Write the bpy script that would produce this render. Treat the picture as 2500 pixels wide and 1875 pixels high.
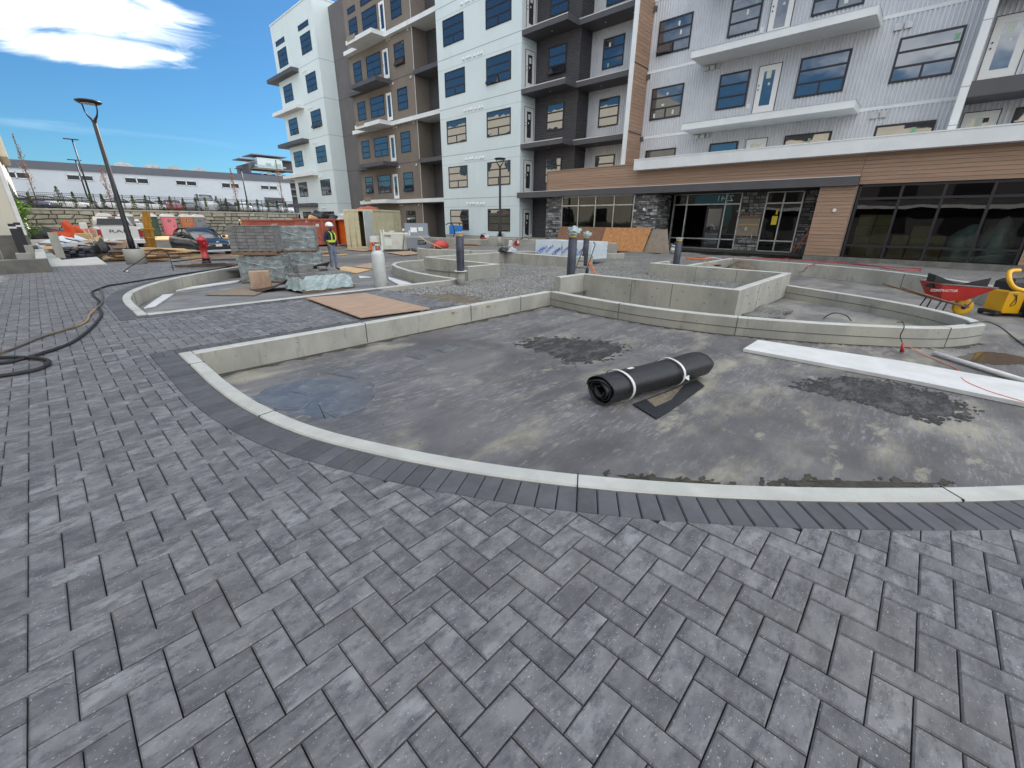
import bpy, bmesh, math, random
from mathutils import Vector, Matrix
R = math.radians
PI = math.pi
random.seed(7)
S = bpy.context.scene
COL = S.collection
for o in list(bpy.data.objects):
    bpy.data.objects.remove(o)

# ---------------------------------------------------------------- camera
cd = bpy.data.cameras.new("camera")
cam = bpy.data.objects.new("camera", cd)
COL.objects.link(cam)
cam.matrix_world = Matrix(((0.6853473, 0.2574854, -0.6811758, 0.0),
                           (-0.7281638, 0.2535497, -0.6367810, 0.0),
                           (0.0087501, 0.9324236, 0.3612611, 1.6),
                           (0, 0, 0, 1)))
cd.sensor_width = 36
cd.lens = 1025.9 / 2500 * 36
cd.clip_end = 3000
cd.clip_start = 0.05
S.camera = cam
# ---------------------------------------------------------------- light
SUN_EL, SUN_AZ = R(34), R(27)          # azimuth counted from +x towards +y
w = bpy.data.worlds.new("World")
S.world = w
w.use_nodes = True
wn, wl = w.node_tree.nodes, w.node_tree.links
wn.clear()
def wnode(t, **k):
    n = wn.new(t)
    for a, b in k.items():
        setattr(n, a, b)
    return n
def wmath(op, a, b=None, c=None):
    n = wnode('ShaderNodeMath', operation=op)
    for i, v in enumerate((a, b, c)):
        if v is None:
            continue
        if isinstance(v, (int, float)):
            n.inputs[i].default_value = v
        else:
            wl.new(v, n.inputs[i])
    return n.outputs[0]
sky = wnode('ShaderNodeTexSky')
sky.sky_type = 'NISHITA'
sky.sun_disc = False
sky.sun_elevation = SUN_EL
sky.sun_rotation = PI / 2 - SUN_AZ
sky.altitude = 0
sky.air_density = 1.0
sky.dust_density = 0.3
sky.ozone_density = 2.2
tc = wnode('ShaderNodeTexCoord')
sep = wnode('ShaderNodeSeparateXYZ')
wl.new(tc.outputs['Generated'], sep.inputs[0])
ny = wmath('MAXIMUM', sep.outputs[1], 0.02)
az = wmath('DIVIDE', sep.outputs[0], ny)
el = wmath('DIVIDE', sep.outputs[2], ny)
# cirrus bank: long wisps stretched along their drift
comb = wnode('ShaderNodeCombineXYZ')
u_ = wmath('ADD', wmath('MULTIPLY', az, 1.0), wmath('MULTIPLY', el, 0.25))
v_ = wmath('SUBTRACT', el, wmath('MULTIPLY', az, 0.17))
wl.new(wmath('MULTIPLY', u_, 9.0), comb.inputs[0])
wl.new(wmath('MULTIPLY', v_, 46.0), comb.inputs[1])
nz = wnode('ShaderNodeTexNoise')
nz.inputs['Scale'].default_value = 1.0
nz.inputs['Detail'].default_value = 9
nz.inputs['Roughness'].default_value = 0.58
nz.inputs['Distortion'].default_value = 0.9
wl.new(comb.outputs[0], nz.inputs['Vector'])
def ellipse(ca, ce, ra, re_, sl):
    da = wmath('SUBTRACT', az, ca)
    de = wmath('SUBTRACT', wmath('SUBTRACT', el, ce), wmath('MULTIPLY', da, sl))
    q = wmath('ADD', wmath('POWER', wmath('ABSOLUTE', wmath('DIVIDE', da, ra)), 2.0),
              wmath('POWER', wmath('ABSOLUTE', wmath('DIVIDE', de, re_)), 2.0))
    return wmath('SUBTRACT', 1.0, q)
e1 = ellipse(0.135, 0.240, 0.115, 0.018, 0.13)
e2 = ellipse(0.090, 0.300, 0.160, 0.046, -0.02)
e3 = ellipse(0.010, 0.285, 0.16, 0.044, 0.10)
m = wmath('MAXIMUM', wmath('MAXIMUM', e1, e2), e3)
m = wmath('ADD', wmath('MULTIPLY', wmath('MAXIMUM', m, -1.5), 0.75), wmath('MULTIPLY', wmath('SUBTRACT', nz.outputs[0], 0.45), 2.3))
ms = wnode('ShaderNodeMapRange', interpolation_type='SMOOTHSTEP')
ms.inputs[1].default_value = -0.45
ms.inputs[2].default_value = 1.0
wl.new(m, ms.inputs[0])
# faint lone wisps elsewhere, high cirrus all round the sky
fw = wnode('ShaderNodeTexNoise')
fw.inputs['Scale'].default_value = 3.0
fw.inputs['Detail'].default_value = 7
fw.inputs['Distortion'].default_value = 0.6
mp = wnode('ShaderNodeMapping')
mp.inputs['Scale'].default_value = (1, 1.4, 6)
wl.new(tc.outputs['Generated'], mp.inputs[0])
wl.new(mp.outputs[0], fw.inputs['Vector'])
fr = wnode('ShaderNodeMapRange', interpolation_type='SMOOTHSTEP')
fr.inputs[1].default_value = 0.66
fr.inputs[2].default_value = 0.95
wl.new(fw.outputs[0], fr.inputs[0])
# unseen cloud deck behind and above, added as fill light, broken up by noise
dk = wnode('ShaderNodeVectorMath', operation='DOT_PRODUCT')
dk.inputs[1].default_value = (-0.22, -0.78, 0.58)
wl.new(tc.outputs['Generated'], dk.inputs[0])
dn = wnode('ShaderNodeTexNoise')
dn.inputs['Scale'].default_value = 2.6
dn.inputs['Detail'].default_value = 7
wl.new(mp.outputs[0], dn.inputs['Vector'])
dm = wnode('ShaderNodeMapRange', interpolation_type='SMOOTHSTEP')
dm.inputs[1].default_value = 0.05
dm.inputs[2].default_value = 0.62
wl.new(wmath('ADD', dk.outputs['Value'], wmath('MULTIPLY', wmath('SUBTRACT', dn.outputs[0], 0.5), 1.1)), dm.inputs[0])
cl = wmath('MAXIMUM', wmath('MAXIMUM', ms.outputs[0], wmath('MULTIPLY', fr.outputs[0], 0.22)), dm.outputs[0])
tint = wnode('ShaderNodeMixRGB')
tint.blend_type = 'MULTIPLY'
tint.inputs[0].default_value = 1
tint.inputs[2].default_value = (0.34, 0.66, 0.88, 1)
wl.new(sky.outputs[0], tint.inputs[1])
mix = wnode('ShaderNodeMixRGB')
wl.new(wmath('MULTIPLY', cl, 0.96), mix.inputs[0])
wl.new(tint.outputs[0], mix.inputs[1])
sh = wnode('ShaderNodeMapRange')
sh.inputs[1].default_value = 0.3
sh.inputs[2].default_value = 0.7
sh.inputs[3].default_value = 0.0
sh.inputs[4].default_value = 1.0
wl.new(nz.outputs[0], sh.inputs[0])
ccol = wnode('ShaderNodeMixRGB')
ccol.inputs[1].default_value = (13.0, 13.9, 15.0, 1)
ccol.inputs[2].default_value = (18.5, 18.6, 18.8, 1)
wl.new(sh.outputs[0], ccol.inputs[0])
wl.new(ccol.outputs[0], mix.inputs[2])
bg = wnode('ShaderNodeBackground')
bg.inputs['Strength'].default_value = 0.06
wl.new(mix.outputs[0], bg.inputs['Color'])
wo = wnode('ShaderNodeOutputWorld')
wl.new(bg.outputs[0], wo.inputs['Surface'])
sd = bpy.data.lights.new("sun", 'SUN')
sd.energy = 3.6
sd.angle = R(0.53)
sd.color = (1.0, 0.94, 0.85)
sun = bpy.data.objects.new("sun", sd)
COL.objects.link(sun)
sun.location = (60, 30, 60)
sun.rotation_euler = Vector((math.cos(SUN_EL) * math.cos(SUN_AZ), math.cos(SUN_EL) * math.sin(SUN_AZ), math.sin(SUN_EL))).to_track_quat('Z', 'Y').to_euler()
S.view_settings.view_transform = 'Standard'
S.view_settings.look = 'None'
S.view_settings.gamma = 1
S.view_settings.use_curve_mapping = False
S.view_settings.exposure = 1.15
S.render.engine = 'CYCLES'

# ---------------------------------------------------------------- materials
def mat(name, c1, c2=None, scale=6.0, rough=0.7, bump=0.0, bscale=40.0, metal=0.0, stretch=(1, 1, 1),
        rnd=0.0, c3=None, s3=1.0, t3=(0.55, 0.75), world=False, spec=0.5, detail=6, t2=(0.35, 0.65), island=False,
        alpha=1.0, coat=0.0, sheen=0.0, bdist=0.01):
    m = bpy.data.materials.new(name)
    m.use_nodes = True
    nt = m.node_tree
    N, L = nt.nodes, nt.links
    b = N['Principled BSDF']
    b.inputs['Roughness'].default_value = rough
    b.inputs['Metallic'].default_value = metal
    b.inputs['Specular IOR Level'].default_value = spec
    if coat:
        b.inputs['Coat Weight'].default_value = coat
        b.inputs['Coat Roughness'].default_value = 0.05
    tcn = N.new('ShaderNodeTexCoord')
    vec = tcn.outputs['Object']
    if world:
        gn = N.new('ShaderNodeNewGeometry')
        vec = gn.outputs['Position']
    rv = None
    if rnd or island:
        oi = N.new('ShaderNodeObjectInfo')
        gi = N.new('ShaderNodeNewGeometry')
        ad = N.new('ShaderNodeMath')
        ad.operation = 'ADD'
        L.new(oi.outputs['Random'], ad.inputs[0])
        L.new(gi.outputs['Random Per Island'], ad.inputs[1])
        f = N.new('ShaderNodeMath')
        f.operation = 'FRACT'
        L.new(ad.outputs[0], f.inputs[0])
        rv = f.outputs[0]
        va = N.new('ShaderNodeVectorMath')
        va.operation = 'SCALE'
        cx = N.new('ShaderNodeCombineXYZ')
        for i in range(3):
            L.new(rv, cx.inputs[i])
        L.new(cx.outputs[0], va.inputs[0])
        va.inputs['Scale'].default_value = 37.0
        vb = N.new('ShaderNodeVectorMath')
        vb.operation = 'ADD'
        L.new(vec, vb.inputs[0])
        L.new(va.outputs[0], vb.inputs[1])
        vec = vb.outputs[0]
    mpn = N.new('ShaderNodeMapping')
    mpn.inputs['Scale'].default_value = stretch
    L.new(vec, mpn.inputs[0])
    def noise(sc, det=detail, rg=0.6, v=None):
        n = N.new('ShaderNodeTexNoise')
        n.inputs['Scale'].default_value = sc
        n.inputs['Detail'].default_value = det
        n.inputs['Roughness'].default_value = rg
        L.new(v or mpn.outputs[0], n.inputs['Vector'])
        return n.outputs[0]
    def rng(x, a, bb):
        n = N.new('ShaderNodeMapRange')
        n.interpolation_type = 'SMOOTHSTEP'
        n.inputs[1].default_value = a
        n.inputs[2].default_value = bb
        L.new(x, n.inputs[0])
        return n.outputs[0]
    def mixc(f, a, bb):
        n = N.new('ShaderNodeMixRGB')
        if isinstance(f, float):
            n.inputs[0].default_value = f
        else:
            L.new(f, n.inputs[0])
        for i, v in ((1, a), (2, bb)):
            if isinstance(v, tuple):
                n.inputs[i].default_value = v + (1,)
            else:
                L.new(v, n.inputs[i])
        return n.outputs[0]
    c = c1
    if c2:
        c = mixc(rng(noise(scale), *t2), c1, c2)
    if c3:
        c = mixc(rng(noise(s3), *t3), c, c3)
    if rnd and not isinstance(c, tuple) or rnd:
        hs = N.new('ShaderNodeHueSaturation')
        if isinstance(c, tuple):
            hs.inputs['Color'].default_value = c + (1,)
        else:
            L.new(c, hs.inputs['Color'])
        mr = N.new('ShaderNodeMapRange')
        mr.inputs[3].default_value = 1 - rnd
        mr.inputs[4].default_value = 1 + rnd
        L.new(rv, mr.inputs[0])
        L.new(mr.outputs[0], hs.inputs['Value'])
        c = hs.outputs[0]
    if isinstance(c, tuple):
        b.inputs['Base Color'].default_value = c + (1,)
    else:
        L.new(c, b.inputs['Base Color'])
    if bump:
        bn = N.new('ShaderNodeBump')
        bn.inputs['Strength'].default_value = bump
        bn.inputs['Distance'].default_value = bdist
        L.new(noise(bscale, 5, 0.65), bn.inputs['Height'])
        L.new(bn.outputs[0], b.inputs['Normal'])
    if alpha < 1:
        b.inputs['Alpha'].default_value = alpha
    return m

def glass_dark(name, base, ior=2.4, rough=0.02, wav=0.0035, wsc=1.6):
    m = bpy.data.materials.new(name)
    m.use_nodes = True
    N, L = m.node_tree.nodes, m.node_tree.links
    b = N['Principled BSDF']
    b.inputs['Base Color'].default_value = base + (1,)
    b.inputs['Roughness'].default_value = rough
    b.inputs['IOR'].default_value = ior
    t = N.new('ShaderNodeNewGeometry')
    n = N.new('ShaderNodeTexNoise')
    n.inputs['Scale'].default_value = wsc
    n.inputs['Detail'].default_value = 1
    L.new(t.outputs['Position'], n.inputs['Vector'])
    bn = N.new('ShaderNodeBump')
    bn.inputs['Strength'].default_value = 1.0
    bn.inputs['Distance'].default_value = wav
    L.new(n.outputs[0], bn.inputs['Height'])
    L.new(bn.outputs[0], b.inputs['Normal'])
    return m

def glass_clear(name, tint, rough=0.0, refl=0.12, wav=0.004):
    m = bpy.data.materials.new(name)
    m.use_nodes = True
    N, L = m.node_tree.nodes, m.node_tree.links
    N.clear()
    o = N.new('ShaderNodeOutputMaterial')
    tr = N.new('ShaderNodeBsdfTransparent')
    tr.inputs[0].default_value = tint + (1,)
    gl = N.new('ShaderNodeBsdfGlossy')
    gl.inputs['Roughness'].default_value = rough
    fr_ = N.new('ShaderNodeFresnel')
    fr_.inputs[0].default_value = 1.5
    a = N.new('ShaderNodeMath')
    a.operation = 'MULTIPLY_ADD'
    a.inputs[1].default_value = 1.0
    a.inputs[2].default_value = refl
    L.new(fr_.outputs[0], a.inputs[0])
    mx = N.new('ShaderNodeMixShader')
    L.new(a.outputs[0], mx.inputs[0])
    L.new(tr.outputs[0], mx.inputs[1])
    L.new(gl.outputs[0], mx.inputs[2])
    t = N.new('ShaderNodeNewGeometry')
    n = N.new('ShaderNodeTexNoise')
    n.inputs['Scale'].default_value = 1.1
    n.inputs['Detail'].default_value = 1
    L.new(t.outputs['Position'], n.inputs['Vector'])
    bn = N.new('ShaderNodeBump')
    bn.inputs['Distance'].default_value = wav
    L.new(n.outputs[0], bn.inputs['Height'])
    L.new(bn.outputs[0], gl.inputs['Normal'])
    L.new(mx.outputs[0], o.inputs[0])
    return m

M = {}
def layer(m, color, scale, t, stretch=(1, 1, 1), world=True, detail=8, rgh=0.65, amount=1.0, dist=0.0, rough=None):
    """one more noise layer of colour on top of what the material has: dirt, dust, laitance, flecks"""
    nt = m.node_tree
    N, L = nt.nodes, nt.links
    b = N['Principled BSDF']
    inp = b.inputs['Base Color']
    if world:
        v = N.new('ShaderNodeNewGeometry').outputs['Position']
    else:
        v = next(n for n in N if n.type == 'MAPPING').outputs[0]
    q = N.new('ShaderNodeMapping')
    q.inputs['Scale'].default_value = stretch
    L.new(v, q.inputs[0])
    n = N.new('ShaderNodeTexNoise')
    n.inputs['Scale'].default_value = scale
    n.inputs['Detail'].default_value = detail
    n.inputs['Roughness'].default_value = rgh
    n.inputs['Distortion'].default_value = dist
    L.new(q.outputs[0], n.inputs['Vector'])
    r = N.new('ShaderNodeMapRange')
    r.inputs[1].default_value, r.inputs[2].default_value = t
    r.inputs[4].default_value = amount
    L.new(n.outputs[0], r.inputs[0])
    x = N.new('ShaderNodeMixRGB')
    L.new(r.outputs[0], x.inputs[0])
    if inp.links:
        L.new(inp.links[0].from_socket, x.inputs[1])
    else:
        x.inputs[1].default_value = inp.default_value
    x.inputs[2].default_value = color + (1,)
    L.new(x.outputs[0], inp)
    if rough is not None:
        rr = N.new('ShaderNodeMapRange')
        rr.inputs[3].default_value = b.inputs['Roughness'].default_value
        rr.inputs[4].default_value = rough
        L.new(r.outputs[0], rr.inputs[0])
        L.new(rr.outputs[0], b.inputs['Roughness'])
    return m
M['paver'] = mat('paver_concrete', (0.208, 0.208, 0.212), (0.128, 0.128, 0.134), 6, 0.8, 0.35, 130, rnd=0.20, stretch=(1, 1.5, 1),
                 c3=(0.26, 0.263, 0.268), s3=5.5, t3=(0.50, 0.72), bdist=0.004)
M['paver_dark'] = mat('paver_charcoal', (0.108, 0.109, 0.117), (0.086, 0.087, 0.095), 8, 0.8, 0.3, 130, rnd=0.2, c3=(0.105, 0.107, 0.115), s3=4, bdist=0.004)
layer(M['paver'], (0.085, 0.087, 0.097), 8, (0.49, 0.60), (1, 1.4, 1), False, 10, 0.80, 0.85)
layer(M['paver'], (0.30, 0.30, 0.30), 26, (0.58, 0.68), (1, 1.5, 1), False, 8, 0.85, 0.8)
layer(M['paver'], (0.46, 0.46, 0.46), 95, (0.67, 0.72), (1, 1, 1), False, 2, 0.5, 0.9)
layer(M['paver'], (0.235, 0.225, 0.20), 0.8, (0.50, 0.72), (1, 1, 1), True, 5, 0.6, 0.22)
layer(M['paver_dark'], (0.17, 0.17, 0.17), 40, (0.64, 0.74), (1, 1, 1), True, 5, 0.75, 0.6)
layer(M['paver_dark'], (0.13, 0.13, 0.135), 1.7, (0.50, 0.66), (1, 1, 1), True, 7, 0.7, 0.7)
M['bed'] = mat('joint_sand', (0.035, 0.035, 0.038), (0.06, 0.06, 0.06), 60, 0.95)
M['conc'] = mat('cast_concrete', (0.40, 0.39, 0.345), (0.31, 0.305, 0.27), 1.6, 0.85, 0.25, 30, stretch=(1, 1, 0.6), c3=(0.22, 0.215, 0.185), s3=4.5, t3=(0.60, 0.82), world=True)
layer(M['conc'], (0.47, 0.45, 0.36), 0.9, (0.50, 0.66), (1, 1, 0.5), True, 7, 0.6, 0.55)
layer(M['conc'], (0.17, 0.165, 0.135), 2.6, (0.58, 0.76), (2.2, 2.2, 0.5), True, 9, 0.7, 0.95)
layer(M['conc'], (0.52, 0.51, 0.47), 6, (0.62, 0.74), (1, 1, 3), True, 9, 0.75, 0.6)
layer(M['conc'], (0.14, 0.13, 0.115), 21, (0.69, 0.75), (1, 1, 0.7), True, 3, 0.5, 0.7)
M['conc_top'] = mat('trowelled_concrete', (0.56, 0.56, 0.52), (0.48, 0.48, 0.45), 3, 0.85, 0.15, 60, c3=(0.36, 0.36, 0.33), s3=9, t3=(0.66, 0.9), world=True)
layer(M['conc_top'], (0.30, 0.29, 0.25), 17, (0.66, 0.74), (1, 1, 1), True, 5, 0.7, 0.7)
layer(M['conc_top'], (0.42, 0.41, 0.36), 1.3, (0.48, 0.66), (1, 1, 1), True, 8, 0.65, 0.7)
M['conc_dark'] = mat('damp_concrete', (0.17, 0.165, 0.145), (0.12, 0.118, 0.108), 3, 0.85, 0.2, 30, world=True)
M['hole'] = mat('tie_hole', (0.03, 0.028, 0.025), rough=0.9)
M['gravel'] = mat('gravel', (0.26, 0.255, 0.24), (0.13, 0.128, 0.12), 22, 0.95, 1.0, 30, c3=(0.33, 0.32, 0.30), s3=40, t3=(0.60, 0.70), world=True, bdist=0.03)
M['gravel_stone'] = mat('gravel_stone', (0.33, 0.325, 0.31), (0.17, 0.17, 0.165), 3, 0.9, 0.2, 80, rnd=0.5)
M['soil'] = mat('wet_soil', (0.20, 0.17, 0.12), (0.12, 0.10, 0.075), 5, 0.95, 0.8, 25, c3=(0.22, 0.17, 0.10), s3=2, world=True, bdist=0.03)
layer(M['ply'], (0.22, 0.15, 0.11), 4, (0.60, 0.78), (1, 3, 1), False, 9, .7, .6) if 'ply' in M else None
M['white_stucco'] = mat('white_stucco', (0.62, 0.70, 0.71), (0.59, 0.67, 0.68), 0.5, 0.9, 0.1, 60, world=True)
M['white_trim'] = mat('white_trim', (0.72, 0.74, 0.74), (0.66, 0.68, 0.68), 1, 0.6, world=True)
M['brown_stucco'] = mat('brown_stucco', (0.19, 0.16, 0.135), (0.17, 0.143, 0.12), 0.7, 0.9, 0.1, 60, world=True)
M['grey_stucco'] = mat('grey_stucco', (0.125, 0.118, 0.122), (0.11, 0.105, 0.108), 0.7, 0.9, 0.1, 60, world=True)
M['dark_metal'] = mat('charcoal_siding', (0.062, 0.060, 0.066), (0.052, 0.05, 0.056), 2, 0.5, world=True)
M['fascia'] = mat('charcoal_fascia', (0.085, 0.082, 0.088), (0.075, 0.073, 0.078), 1, 0.55, world=True)
M['soffit'] = mat('soffit', (0.07, 0.068, 0.07), rough=0.7)
M['white_soffit'] = mat('white_soffit', (0.55, 0.53, 0.50), rough=0.8)
M['corr'] = mat('corrugated_white', (0.58, 0.595, 0.62), (0.53, 0.545, 0.57), 1, 0.35, world=True, metal=0.2)
M['wood_plank'] = mat('timber_look_plank', (0.36, 0.235, 0.16), (0.29, 0.185, 0.125), 3, 0.55, 0.1, 30, stretch=(1, 0.25, 9), rnd=0.10, world=True, bdist=0.003)
M['frame'] = mat('black_frame', (0.018, 0.017, 0.022), rough=0.4)
M['alu'] = mat('aluminium_frame', (0.55, 0.55, 0.54), (0.42, 0.42, 0.42), 3, 0.35, metal=0.7)
M['door_white'] = mat('white_door', (0.74, 0.74, 0.72), rough=0.5)
M['pane'] = glass_dark('window_glass', (0.018, 0.022, 0.028), 2.7)
M['pane_clear'] = glass_clear('storefront_glass', (0.45, 0.52, 0.48), refl=0.015)
M['sticker'] = mat('paper_sticker', (0.62, 0.68, 0.60), rough=0.8)
M['green_sticker'] = mat('green_sticker', (0.25, 0.50, 0.32), rough=0.8)
M['stone'] = mat('ledge_stone', (0.14, 0.14, 0.142), (0.28, 0.277, 0.27), 2.5, 0.9, 0.5, 25, rnd=0.75, world=False, c3=(0.05, 0.05, 0.053), s3=3.3)
M['mortar'] = mat('mortar', (0.05, 0.048, 0.045), rough=0.95)
M['wallstone'] = mat('sandstone_block', (0.40, 0.385, 0.32), (0.31, 0.295, 0.24), 1.6, 0.9, 0.6, 9, rnd=0.22, c3=(0.19, 0.185, 0.165), s3=0.9)
M['wallmortar'] = mat('dark_joint', (0.10, 0.088, 0.065), rough=0.95)
M['black'] = mat('black_paint', (0.015, 0.015, 0.018), rough=0.45)
M['rubber'] = mat('black_rubber', (0.018, 0.018, 0.02), (0.03, 0.03, 0.03), 20, 0.7, 0.2, 60)
M['white'] = mat('white_paint', (0.75, 0.75, 0.74), (0.66, 0.66, 0.64), 3, 0.5)
M['ply'] = mat('plywood', (0.47, 0.33, 0.23), (0.38, 0.25, 0.17), 3, 0.75, 0.1, 30, stretch=(0.6, 5, 1), c3=(0.24, 0.15, 0.10), s3=1.4, t3=(0.6, 0.9))
M['osb'] = mat('orange_board', (0.50, 0.24, 0.09), (0.36, 0.16, 0.06), 9, 0.75, 0.2, 60, c3=(0.60, 0.33, 0.14), s3=5)
M['osb_brown'] = mat('brown_board', (0.25, 0.13, 0.075), (0.17, 0.09, 0.05), 12, 0.8, 0.2, 60, c3=(0.30, 0.17, 0.10), s3=3)
M['ply_grey'] = mat('weathered_board', (0.27, 0.22, 0.165), (0.22, 0.18, 0.14), 5, 0.85)
M['lumber'] = mat('sawn_lumber', (0.62, 0.43, 0.22), (0.50, 0.33, 0.16), 6, 0.75, 0.1, 40, stretch=(0.4, 4, 4), rnd=0.25)
M['lumber_dark'] = mat('old_lumber', (0.20, 0.13, 0.085), (0.13, 0.09, 0.06), 6, 0.85, 0.2, 40, stretch=(1, 4, 4), rnd=0.3)
M['wrap'] = mat('stretch_wrap', (0.42, 0.52, 0.52), (0.34, 0.43, 0.44), 4, 0.22, 0.6, 14, stretch=(1, 1, 3), c3=(0.66, 0.74, 0.74), s3=7, t3=(0.58, 0.72), spec=0.8, bdist=0.02)
M['red'] = mat('red_paint', (0.42, 0.015, 0.02), rough=0.35, coat=0.3)
M['rust_orange'] = mat('salmon_steel', (0.44, 0.125, 0.085), (0.38, 0.10, 0.065), 1.5, 0.55, c3=(0.26, 0.08, 0.04), s3=5, t3=(0.64, 0.8))
M['orange'] = mat('orange_steel', (0.75, 0.15, 0.02), (0.65, 0.11, 0.02), 2, 0.5, c3=(0.35, 0.09, 0.03), s3=6, t3=(0.66, 0.8))
M['cream_steel'] = mat('cream_steel', (0.58, 0.54, 0.37), (0.50, 0.46, 0.31), 1.3, 0.5, c3=(0.35, 0.28, 0.16), s3=7, t3=(0.68, 0.8))
M['pale_door'] = mat('pale_grey_steel', (0.55, 0.60, 0.58), (0.48, 0.53, 0.52), 2, 0.5)
layer(M['ply'], (0.20, 0.14, 0.10), 2.2, (0.56, 0.74), (1, 2.5, 1), False, 9, .7, .55)
layer(M['white_stucco'], (0.50, 0.55, 0.56), 0.6, (0.52, 0.72), (1.5, 1.5, 0.25), True, 7, .65, .35)
layer(M['corr'], (0.42, 0.42, 0.44), 0.8, (0.54, 0.74), (1.5, 1.5, 0.25), True, 7, .65, .4)
layer(M['gravel'], (0.36, 0.34, 0.28), 0.7, (0.52, 0.68), (1, 1, 1), True, 6, .6, .5)

# ---------------------------------------------------------------- geometry helpers
class MB:
    """collects shapes, then links them as one mesh object"""
    def __init__(s):
        s.v, s.f, s.mi, s.sm = [], [], [], []
    def add(s, vs, fs, mi=0, smooth=False):
        n = len(s.v)
        s.v += [tuple(v) for v in vs]
        for f in fs:
            s.f.append(tuple(i + n for i in f))
            s.mi.append(mi)
            s.sm.append(smooth)
        return s
    def box(s, x0, y0, z0, x1, y1, z1, mi=0, mt=None):
        vs = [(x, y, z) for z in (z0, z1) for x, y in ((x0, y0), (x1, y0), (x1, y1), (x0, y1))]
        if mt:
            vs = [mt @ Vector(v) for v in vs]
        return s.add(vs, [(3, 2, 1, 0), (4, 5, 6, 7), (0, 1, 5, 4), (1, 2, 6, 5), (2, 3, 7, 6), (3, 0, 4, 7)], mi)
    def cbox(s, x0, y0, z0, x1, y1, z1, c=0.01, mi=0, mt=None):
        """box with chamfered top edges"""
        vs = [(x0, y0, z0), (x1, y0, z0), (x1, y1, z0), (x0, y1, z0), (x0, y0, z1 - c), (x1, y0, z1 - c), (x1, y1, z1 - c), (x0, y1, z1 - c),
              (x0 + c, y0 + c, z1), (x1 - c, y0 + c, z1), (x1 - c, y1 - c, z1), (x0 + c, y1 - c, z1)]
        if mt:
            vs = [mt @ Vector(v) for v in vs]
        return s.add(vs, [(3, 2, 1, 0)] + [(a, (a + 1) % 4, (a + 1) % 4 + 4, a + 4) for a in range(4)] +
                     [(a + 4, (a + 1) % 4 + 4, (a + 1) % 4 + 8, a + 8) for a in range(4)] + [(8, 9, 10, 11)], mi)
    def prism(s, poly, z0, z1, mi=0, mt=None, chamfer=0.0, cap=True):
        n = len(poly)
        a = sum(poly[i][0] * poly[(i + 1) % n][1] - poly[(i + 1) % n][0] * poly[i][1] for i in range(n))
        if a < 0:
            poly = poly[::-1]
        rings = [[(x, y, z0) for x, y in poly]]
        if chamfer:
            rings.append([(x, y, z1 - chamfer) for x, y in poly])
            cx = sum(p[0] for p in poly) / n
            cy = sum(p[1] for p in poly) / n
            q = []
            for i in range(n):
                p0, p1, p2 = Vector(poly[i - 1]), Vector(poly[i]), Vector(poly[(i + 1) % n])
                d1, d2 = (p1 - p0), (p2 - p1)
                if d1.length < 1e-6 or d2.length < 1e-6:
                    q.append((poly[i][0], poly[i][1], z1))
                    continue
                d1.normalize(); d2.normalize()
                n1, n2 = Vector((-d1.y, d1.x)), Vector((-d2.y, d2.x))
                b = n1 + n2
                k = 1 + n1.dot(n2)
                b = b / max(k, 0.35) * chamfer
                q.append((p1.x + b.x, p1.y + b.y, z1))
            rings.append(q)
        else:
            rings.append([(x, y, z1) for x, y in poly])
        vs = [v for r in rings for v in r]
        if mt:
            vs = [mt @ Vector(v) for v in vs]
        fs = []
        for k in range(len(rings) - 1):
            for i in range(n):
                j = (i + 1) % n
                fs.append((k * n + i, k * n + j, (k + 1) * n + j, (k + 1) * n + i))
        if cap:
            fs.append(tuple(reversed(range(n))))
            fs.append(tuple(range((len(rings) - 1) * n, len(rings) * n)))
        return s.add(vs, fs, mi)
    def cyl(s, p0, p1, r0, r1=None, n=12, mi=0, caps=True, smooth=True):
        r1 = r0 if r1 is None else r1
        return s.lathe([(r0, 0), (r1, (Vector(p1) - Vector(p0)).length)], p0, p1, n, mi, caps, smooth)
    def lathe(s, prof, p0, p1=None, n=16, mi=0, caps=True, smooth=True):
        p0 = Vector(p0)
        d = (Vector(p1) - p0).normalized() if p1 is not None else Vector((0, 0, 1))
        q = d.to_track_quat('Z', 'Y').to_matrix()
        vs, fs = [], []
        for r, h in prof:
            for i in range(n):
                a = 2 * PI * i / n
                vs.append(p0 + q @ Vector((r * math.cos(a), r * math.sin(a), h)))
        for k in range(len(prof) - 1):
            for i in range(n):
                j = (i + 1) % n
                fs.append((k * n + i, k * n + j, (k + 1) * n + j, (k + 1) * n + i))
        s.add(vs, fs, mi, smooth)
        if caps:
            m = len(vs)
            b = len(s.v) - m
            s.f.append(tuple(b + i for i in reversed(range(n)))); s.mi.append(mi); s.sm.append(False)
            s.f.append(tuple(b + m - n + i for i in range(n))); s.mi.append(mi); s.sm.append(False)
        return s
    def tube(s, pts, r, n=8, mi=0, closed=False, caps=True):
        pts = [Vector(p) for p in pts]
        rr = r if isinstance(r, (list, tuple)) else [r] * len(pts)
        vs, fs = [], []
        up = Vector((0, 0, 1))
        prev = None
        for k, p in enumerate(pts):
            a = pts[max(k - 1, 0)] if not closed else pts[k - 1]
            b = pts[min(k + 1, len(pts) - 1)] if not closed else pts[(k + 1) % len(pts)]
            d = (b - a).normalized()
            if prev is None:
                x = d.cross(up)
                if x.length < 1e-3:
                    x = d.cross(Vector((0, 1, 0)))
            else:
                x = prev - d * prev.dot(d)
            x.normalize()
            prev = x
            y = d.cross(x)
            for i in range(n):
                t = 2 * PI * i / n
                vs.append(p + (x * math.cos(t) + y * math.sin(t)) * rr[k])
        m = len(pts)
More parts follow.
